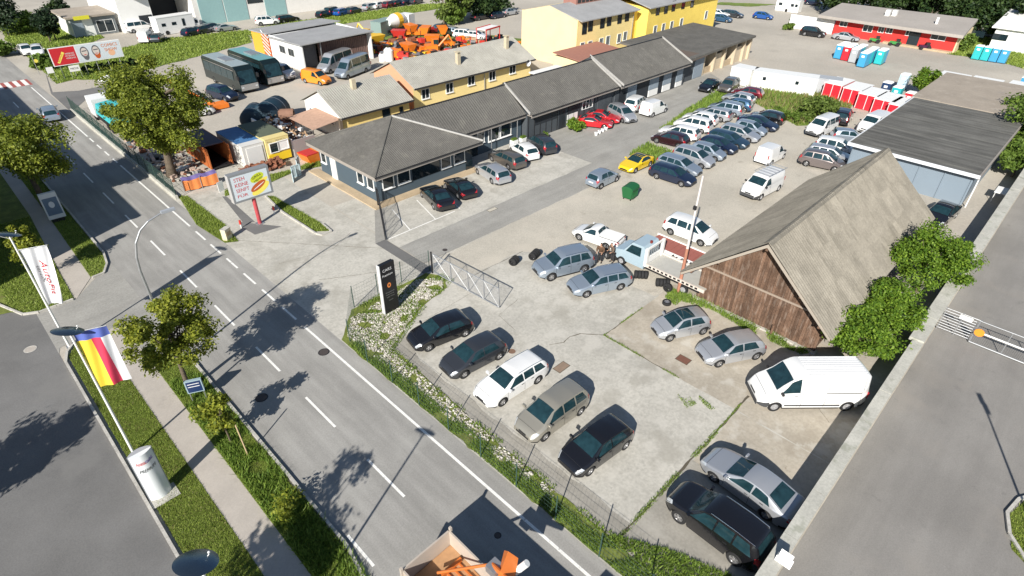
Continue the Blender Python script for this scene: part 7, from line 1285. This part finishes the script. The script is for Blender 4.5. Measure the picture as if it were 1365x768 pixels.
ML = [('p', 566, 67, TOR, 'orange snow plough standing nearest the long house roof'), ('p', 556, 71, TOR, 'orange snow plough beside the white tank'), ('s', 577, 62, TOR, 'orange spreader in the middle of the machinery yard'), ('p', 585, 58, TOR, 'orange plough at the right of the spreader'), ('s', 545, 74, TOR, 'orange spreader left of the ploughs'), ('d', 578, 72, TOR, 'orange excavator with raised arm beside the long house'), ('p', 590, 68, RDM, 'small red plough at the end of the row'),
      ('d', 495, 57, TOY, 'yellow excavator at the left of the machinery yard'), ('s', 503, 62, TOY, 'yellow spreader behind the silver coaches'), ('p', 485, 70, M['trim'], 'dark plough behind the machine hall'), ('s', 533, 55, RDM, 'red spreader in the machinery yard'), ('p', 523, 60, RDM, 'red plough in the machinery yard'), ('s', 548, 47, TOR, 'rusty orange spreader near the mixer'), ('p', 560, 47, TOR, 'orange plough behind the rusty spreader'), ('s', 568, 50, TOR, 'orange spreader behind the ploughs'), ('p', 538, 50, TOR, 'orange plough left of the rusty spreader'), ('p', 598, 62, TOR, 'pale orange plough close to the white estate'), ('s', 590, 50, TOR, 'orange spreader near the parked cars'), ('p', 553, 60, TOR, 'orange plough lying in the middle row'), ('p', 575, 44, RDM, 'dark red plough at the back of the yard')]
for i, (k, a, b, mt, lb) in enumerate(ML): q = G(a, b); {'p': plough, 's': spreader, 'd': digger}[k](q.x, q.y, (i * 67) % 360, mt, lb)
for i, (a, b, H_) in enumerate(((519, 81, 2.0), (510, 82, 1.2))): q = G(a, b); t = thing('white_tank', q, ('tall', 'small')[i] + ' white plastic tank beside the ploughs', 'tank'); m = MB(); m.lathe([(.001, 0), (.75 * (.7 + .3 * (H_ > 1.5)), 0), (.75 * (.7 + .3 * (H_ > 1.5)), H_ * .8), (.35, H_), (.001, H_)], 14); m.build('tank', M['white'], t, 40, world=False); m = MB(); m.lathe([(.001, H_ + .1), (.2, H_ + .1), (.2, H_ - .02)], 10); m.build('cap', M['trim'], t, world=False)
heap('machine_parts', 'orange, grey and black attachments crowded in the machinery yard', [(57, 78), (66, 92)], 380, [TOR, M['trim'], M['galv'], M['trim'], RS, RS, TOY, RDM], s=(.3, 1.3), hz=.5)
heap('machine_parts', 'smaller attachments and pallets behind the long house', [(66, 72), (80, 86)], 260, [TOR, M['trim'], M['galv'], RDM, plain('pallet wood', (.40, .28, .17), .9)], s=(.3, 1.1), hz=.35)
sheet('yard_weeds', rough([(54, 74), (70, 68), (84, 78), (76, 96), (60, 98)], .5, 1.2, 9), .01, M['meadow'], 'weedy ground of the machinery yard', 'ground')
q = G(530, 44); t = thing('mixer_truck', q, 'white and yellow concrete mixer truck at the back of the machinery yard', 'truck', .3); m = MB(); m.lathe([(.001, -2.6), (.6, -2.5), (1.25, -.8), (1.3, .6), (.9, 2.0), (.001, 2.1)], 16, c=(0, 0, 2.2), axis='x'); m.build('drum', M['white'], t, 50, world=False); m = MB(); m.lathe([(1.27, -.7), (1.32, .55), (1.27, .6), (1.2, -.8)], 16, c=(0, 0, 2.2), axis='x'); m.build('drum_stripe', TOY, t, world=False); MB().box(2.3, 4.2, -1.15, 1.15, .6, 2.9).build('cab', M['white'], t, world=False); MB().box(4.18, 4.25, -.95, .95, 1.7, 2.6).build('windscreen', M['carglass'], t, world=False); MB().box(-3.4, 4, -.5, .5, .6, 1.0).build('chassis', M['trim'], t, world=False)
for a in (3.2, -1.2, -2.5):
    for s in (1, -1): m = MB(); m.lathe([(.001, -.15), (.5, -.15), (.5, .15), (.001, .15)], 12, c=(a, s * 1.0, .5), axis='y'); m.build('wheel', M['tyre'], t, world=False)
q = G(512, 47); t = ubox('box_truck', 'white and green box truck beside the mixer', 'truck', q.x, q.y, 20, 4.5, 2.2, 2.6, plain('grey green box body', (.22, .30, .28), .5)); MB().box(2.3, 3.9, -1.0, 1.0, .5, 2.3).build('cab', M['white'], t, world=False)
q = G(651, 62); t = thing('red_gantry', q, 'red steel gantry frame on the forecourt', 'frame', .2)
for a in (-2, 2):
    for b in (-1, 1): MB().tube((a, b, 0), (a, b, 3), .08, n=6).build('post', RDM, t, world=False)
for b in (-1, 1): MB().box(-2.1, 2.1, b - .1, b + .1, 3, 3.2).build('beam', RDM, t, world=False)
MB().box(-2.1, 2.1, -.9, .9, 3.02, 3.12).build('canopy', M['white'], t, world=False)
# --- coloured containers beside the billboard
OC = plain('rusty orange container', (.42, .12, .03), .7, var=.25, vs=2); t = thing('open_skip', (19, 61.6, 0), 'rusty orange open skip below the big tree', 'skip')
MB().box(17.9, 18.0, 58.6, 64.8, .25, 2.3).build('side_wall', OC, t); MB().box(20.0, 20.1, 58.6, 64.8, .25, 2.3).build('side_wall', OC, t); MB().box(18, 20, 64.7, 64.8, .25, 2.3).build('end_wall', OC, t); MB().box(18.0, 20.0, 58.7, 64.7, .2, .3).build('floor', M['trim'], t); MB().box(18.0, 20.0, 59.6, 64.7, 2.22, 2.3).build('cover', plain('dull violet cover', (.09, .07, .10), .7), t)
for k in range(6): MB().box(17.82, 17.9, 59 + k * 1.05, 59.12 + k * 1.05, .3, 2.25).build('stiffener', OC, t)
MB().box(17.85, 17.9, 60.2, 62.6, 1.5, 1.75).build('faded_lettering', plain('faded white lettering', (.5, .42, .36), .8, var=.3, vs=12), t)
def cont(name, lb, x0, x1, y0, y1, H, mat, roofm): t = thing(name, ((x0 + x1) / 2, y0, 0), lb, 'container'); MB().box(x0, x1, y0, y1, .15, H).build('shell', mat, t); MB().box(x0 - .03, x1 + .03, y0 + 1.0, y1 + .02, H, H + .05).build('roof', roofm, t); MB().box(x0 - .03, x1 + .03, y0 - .02, y0 + 1.0, H, H + .045).build('roof_front', mat, t); return t
t = cont('container', 'white container with blue roof sheet', 20.55, 22.75, 56.7, 62.6, 2.35, plain('dirty white container', (.62, .61, .58), .6, var=.1, vs=1.5), plain('blue roof sheet', (.06, .17, .36), .6, var=.2, vs=2)); MB().box(20.9, 22.5, 56.63, 56.7, .3, 2.1).build('door_leaf', plain('pale door leaf', (.66, .66, .64), .6), t)
t = cont('container', 'yellow site container with window and olive roof', 22.85, 25.3, 56.5, 62.4, 2.5, plain('pale yellow container', (.70, .58, .25), .6, var=.1), plain('olive roof', (.10, .12, .08), .8, var=.2)); MB().box(22.9, 25.25, 56.44, 56.5, .2, .95).build('yellow_skirt', plain('strong yellow', (.78, .55, .02), .6), t); window(t, (23.6, 56.44, 1.6), (0, -1, 0), .8, .9, 'white', 1, sill=False); window(t, (24.6, 56.44, 1.65), (0, -1, 0), 1.0, .85, 'white', 1, glass=M['whiteplastic'], sill=False); text('BAU - SERVICE', t, (23.0, 56.43, 2.2), (1, 0, 0), (0, 0, 1), .14, GP, 1.9)
a, b = G(247, 257), G(293, 245); d = (b - a).normalized(); t = thing('tarpaulin_screen', a, 'orange tarpaulin screen with violet top on the grass bank', 'screen'); L_ = (b - a).length; OT = plain('orange tarpaulin', (.78, .25, .07), .6, var=.12, vs=2); VT = plain('violet tarpaulin', (.14, .11, .28), .6, var=.15)
for nm, z0, z1, mt, bk in (('orange_sheet', .1, 1.05, OT, 0), ('violet_sheet', 1.05, 1.3, VT, .35)):
    m = MB(); vs = []; n = 16
    for j in range(2):
        for i in range(n + 1): p = a + d * (L_ * i / n); w = .05 * math.sin(i * 1.7); vs.append((p.x - d.y * (w + bk * j), p.y + d.x * (w + bk * j), (z0 if j == 0 else z1) + .05 * math.sin(i * .9 + j)))
    m.add(vs, [(i, i + 1, n + 2 + i, n + 1 + i) for i in range(n)]); m.build(nm, mt, t, 60)
for s in (0, .5, 1): p = a + d * (L_ * s); MB().tube(p, p + Vector((0, 0, 1.3)), .03, n=6).build('post', M['galv'], t)
q = G(296, 255); t = thing('white_board', q, 'small white board leaning at the end of the orange screen', 'board', .3); MB().box(-.3, .3, -.02, .02, 0, .95).build('panel', M['white'], t, world=False); MB().box(-.02, .02, .02, .3, 0, .05).build('foot', M['galv'], t, world=False)
heap('scrap_heap', 'heap of mixed scrap metal in the white walled bin', [(25.9, 56.9), (28.0, 65.0)], 420, [RS, M['galv'], plain('tan board', (.45, .30, .18), .9), M['trim'], M['white']], hz=1.9)
t = thing('scrap_bin', (25.7, 56.6, 0), 'long white walled scrap bin beside the yellow container', 'skip'); MB().box(25.55, 25.68, 56.6, 65.5, 0, 1.9).build('side_wall', WP2, t); MB().box(25.68, 28.2, 56.6, 56.72, 0, 1.7).build('end_wall', plain('grey pink wall', (.30, .26, .25), .8), t)
t = thing('canopy', (28.4, 57, 0), 'rusty corrugated canopy against the white gable', 'canopy'); m = MB(); P_ = [Vector(p) for p in ((28.3, 56.9, 2.15), (31.7, 56.9, 2.5), (31.7, 62.2, 2.5), (28.3, 62.2, 2.15))]; m.slab(P_, .04); ribs(m, P_, (0, 1, 0), P_[1] - P_[0], .30, .05, .08); m.build('roof', plain('rusty corrugated sheet', (.40, .26, .19), .85, var=.3, vs=3), t)
for y in (57.1, 59.6, 62.0): MB().tube((28.4, y, 0), (28.4, y, 2.1), .05, n=6).build('post', M['trim'], t)
TD = plain('dark teal tarpaulin', (.012, .035, .055), .55, var=.2)
for i, (a, b, r, l) in enumerate(((339, 172, 1.25, 3.2), (363, 168, 1.45, 4.0))):
    q = G(a, b); t = thing('covered_drum', (q.x + .5, q.y + .5, 0), ('lower', 'higher')[i] + ' drum shape covered with dark teal tarpaulin', 'covered machine', .9 - i * .3); m = MB(); m.lathe([(.001, -l / 2), (r * .8, -l / 2), (r, -l / 2 + .2), (r * 1.02, 0), (r, l / 2 - .2), (r * .8, l / 2), (.001, l / 2)], 18, c=(0, 0, r * .95), axis='x'); m.build('tarpaulin', TD, t, 60, world=False)
    for s in (-.8, .8): m = MB(); m.lathe([(r * 1.03, s - .04), (r * 1.035, s + .04)], 18, c=(0, 0, r * .95), axis='x'); m.build('strap', M['galv'], t, world=False)
q = G(383, 168); t = thing('rusty_pipe', (q.x, q.y, 0), 'wide rusty pipe end beside the covered drums', 'pipe', -.6); m = MB(); m.lathe([(.45, -1.0), (.7, -1.0), (.7, 1.0), (.45, 1.0), (.45, -1.0)], 18, c=(0, 0, 1.3), axis='x'); m.build('pipe', plain('brown pipe', (.22, .12, .08), .8, var=.3), t, 50, world=False); MB().box(-.8, .8, -.6, .6, 0, .7).build('cradle', RS, t, world=False)
q = G(411, 213); t = thing('orange_skip', (27.0, 54.7, 0), 'red and orange metal skip beside the yellow container', 'skip', .1); m = MB(); m.add([(-1.2, -.8, 0), (1.2, -.8, 0), (1.2, .8, 0), (-1.2, .8, 0), (-1.6, -.9, .9), (1.6, -.9, .9), (1.6, .9, .9), (-1.6, .9, .9)], [(0, 3, 2, 1), (0, 1, 5, 4), (1, 2, 6, 5), (2, 3, 7, 6), (3, 0, 4, 7)]); m.build('body', TOR, t, world=False); MB().box(-1.5, -.2, -.8, .8, .85, .95).build('load', RDM, t, world=False); MB().box(-.1, 1.5, -.8, .8, .8, .88).build('lid', TOR, t, world=False)
q = G(399, 236); PBL = plain('pale blue frame', (.50, .62, .66), .4, var=.08)
t = thing('glass_frames', q, 'pale blue glazed frames leaning on each other beside the lawn', 'frames', .5)
for k, (x, y, a, hh) in enumerate(((-.9, 0, .5, 1.1), (.0, .25, -.4, 1.2), (.7, .35, .35, 1.7))):
    c, s = math.cos(a), math.sin(a); m = MB()
    for u0, u1, z0, z1 in ((-.5, .5, 0, .08), (-.5, .5, hh - .08, hh), (-.5, -.42, 0, hh), (.42, .5, 0, hh), (-.03, .03, 0, hh)): m.add([(x + u * c - v * s, y + u * s + v * c, z) for z in (z0, z1) for u, v in ((u0, -.03), (u1, -.03), (u1, .03), (u0, .03))], [(0, 3, 2, 1), (4, 5, 6, 7), (0, 1, 5, 4), (1, 2, 6, 5), (2, 3, 7, 6), (3, 0, 4, 7)])
    o = m.build('frame', PBL, t, world=False); inst('pane', MB().add([(x - .42 * c, y - .42 * s, .08), (x + .42 * c, y + .42 * s, .08), (x + .42 * c, y + .42 * s, hh - .08), (x - .42 * c, y - .42 * s, hh - .08)], [(0, 1, 2, 3)]).mesh('pane', plain('milky pane', (.40, .48, .50), .15)), o)
t = thing('covered_trailer', (13.9 + 1.6, 80, 0), 'truck with white cab and turquoise cover behind the green fence', 'truck'); MB().box(14.3, 16.6, 81.6, 84.0, .6, 2.6).build('cab', M['white'], t); m = MB(); m.add([(14.3, 75.6, 1.2), (16.7, 75.6, 1.2), (16.7, 81.2, 1.2), (14.3, 81.2, 1.2), (14.5, 75.9, 2.2), (16.5, 75.7, 2.4), (16.5, 81.0, 2.5), (14.5, 81.0, 2.3)], [(0, 3, 2, 1), (4, 5, 6, 7), (0, 1, 5, 4), (1, 2, 6, 5), (2, 3, 7, 6), (3, 0, 4, 7)]); m.build('cover', plain('turquoise tarpaulin', (.05, .40, .42), .6, var=.12), t); MB().box(14.4, 16.5, 75.2, 84, .5, .9).build('chassis', M['trim'], t)
for y in (76.6, 78, 82.8):
    for x in (14.5, 16.5): m = MB(); m.lathe([(.001, -.15), (.48, -.15), (.48, .15), (.001, .15)], 12, c=(x, y, .48), axis='x'); m.build('wheel', M['tyre'], t)
t = thing('loading_crane', (24.5, 79.5, 0), 'orange lattice crane boom beside the dark blue car', 'crane'); MB().tube((23.6, 85, 2.6), (26.0, 78.0, .6), .16, n=6).build('boom', TOR, t); MB().box(24.6, 27.6, 76.6, 78.2, .1, .6).build('base_frame', TOR, t); MB().tube((25.0, 77.5, .5), (24.0, 80, 1.8), .07, n=6).build('ram', M['galv'], t)
q = G(152, 126); t = thing('parasol', (q.x, q.y, 0), 'white parasol left of the big tree crown', 'parasol'); m = MB(); m.lathe([(.001, 2.5), (.7, 2.3), (1.2, 1.95), (1.15, 1.95)], 16); m.build('canopy', M['white'], t, 60, world=False); MB().tube((0, 0, 0), (0, 0, 2.45), .03, n=6).build('pole', M['galv'], t, world=False)
for i, (x, y, l, hd, mt, lb) in enumerate(((14.9, 66.0, 3.2, 80, plain('pinkish beam', (.50, .36, .30), .9), 'long pinkish beam lying behind the green fence'), (15.8, 64.4, 2.0, 95, M['kerb'], 'concrete beam on the rubble strip'), (15.9, 60.8, 1.6, 20, PBL, 'pale sheet leaning at the tree trunk'), (16.5, 58.5, 1.5, 60, M['galv'], 'grey trough at the foot of the bank'), (17.1, 66.4, 2.2, 10, RS, 'rusty girder in front of the skip'))):
    t = thing('building_debris', (x, y, 0), lb, 'debris', math.radians(hd)); MB().box(-l / 2, l / 2, -.16, .16, .05, .35).build('beam', mt, t, world=False); MB().box(-l / 2, -l / 2 + .3, -.3, .3, 0, .12).build('bearer', M['trim'], t, world=False)
heap('rubble', 'rubble and scrap strewn between the tree and the orange skip', [(14.2, 58.0), (17.6, 73)], 260, [M['kerb'], RS, M['galv'], M['trim'], plain('pinkish rubble', (.45, .34, .28), .9)], s=(.12, .55), hz=.12)
heap('stacked_sheets', 'rusty tiles and sheets stacked behind the billboard', [(19.4, 54.8), (23.6, 56.0)], 200, [RS, plain('brown tile', (.25, .10, .06), .9, var=.3)], s=(.15, .5), hz=.7)
# --- small things by the billboard
q = G(304, 319); t = thing('meter_cabinet', q, 'cream coloured cabinet on the grass corner by the road', 'cabinet', .5); MB().box(-.32, .32, -.22, .22, 0, .95).build('cabinet', plain('cream cabinet', (.62, .55, .38), .7, var=.1), t, world=False); MB().box(-.34, .34, -.24, .24, .95, 1.0).build('lid', M['kerb'], t, world=False); MB().box(-.22, .22, -.235, -.22, .4, .75).build('door', plain('tan door', (.45, .33, .18), .7), t, world=False)
for a, b, lb in ((366, 285, 'short red and white post on the forecourt by the billboard'), (322, 304, 'small red and white post beside the cream cabinet')): q = G(a, b); t = thing('marker_post', q, lb, 'post'); MB().tube((0, 0, 0), (0, 0, .35), .05, n=8).build('lower_band', M['white'], t, world=False); MB().tube((0, 0, .351), (0, 0, .7), .09, n=8).build('upper_band', RDM, t, world=False)
for k in range(4): x = 53.6 + k * .75; t = thing('flower_pot', (x, 38.9 + k * .10, 0), 'pale round stone pot at the nose of the red coupes', 'pot', group='pale pots before the red coupes'); m = MB(); m.lathe([(.001, 0), (.16, 0), (.24, .35), (.20, .38), (.001, .34)], 12); m.build('pot', M['white'], t, 50, world=False); MB().lathe([(.001, .36), (.18, .345)], 10).build('soil', M['trim'], t, world=False)
t = thing('satellite_dish', (62.5, 58.3, 3.0), 'white round dish on the wall of the long house', 'dish'); MB().lathe([(.001, 0), (.3, -.08), (.45, -.22)], 16, axis='y').build('dish', M['white'], t, world=False); MB().tube((0, 0, 0), (0, .5, -.1), .03, n=5).build('arm', M['galv'], t, world=False)
for x, y, lb in ((44.0, 42.7, 'white garden chair stack by the office wing'), (45.2, 42.5, 'white planter box by the office wing')): t = thing('garden_box', (x, y, 0), lb, 'box'); MB().box(-.4, .4, -.25, .25, 0, .9).build('box', M['white'], t, world=False); MB().box(-.3, .3, -.2, .2, .9, 1.1).build('plants', LF['bush'], t, world=False)
for x, y, l, lb in ((30.9, 6.3, .5, 'dark post stub at the barn corner'),): t = thing('post_stub', (33.0, 8.6, 0), lb, 'post'); MB().tube((0, 0, 0), (0, 0, .8), .08, n=8).build('stub', BW, t, world=False)

q = G(231, 45); t = ubox('motorhome', 'white motorhome parked in front of the open hall door', 'motorhome', q.x + .8, q.y + 1.0, 8, 6.8, 2.3, 2.9, M['white'], win=[(-2.3, 1.7, .7, .5), (-.4, 1.7, .8, .5), (1.4, 1.7, .5, 1.2)])
MB().box(3.4, 4.4, -1.0, 1.0, .5, 1.9).build('cab', M['white'], t, world=False); MB().box(3.6, 4.1, -1.03, -1.0, 1.2, 1.75).build('cab_window', M['glass'], t, world=False)
for a in (-2.0, 3.4): m = MB(); m.lathe([(.001, -.1), (.36, -.1), (.36, .1), (.001, .1)], 12, c=(a, -1.1, .36), axis='y'); m.build('wheel', M['tyre'], t, world=False)
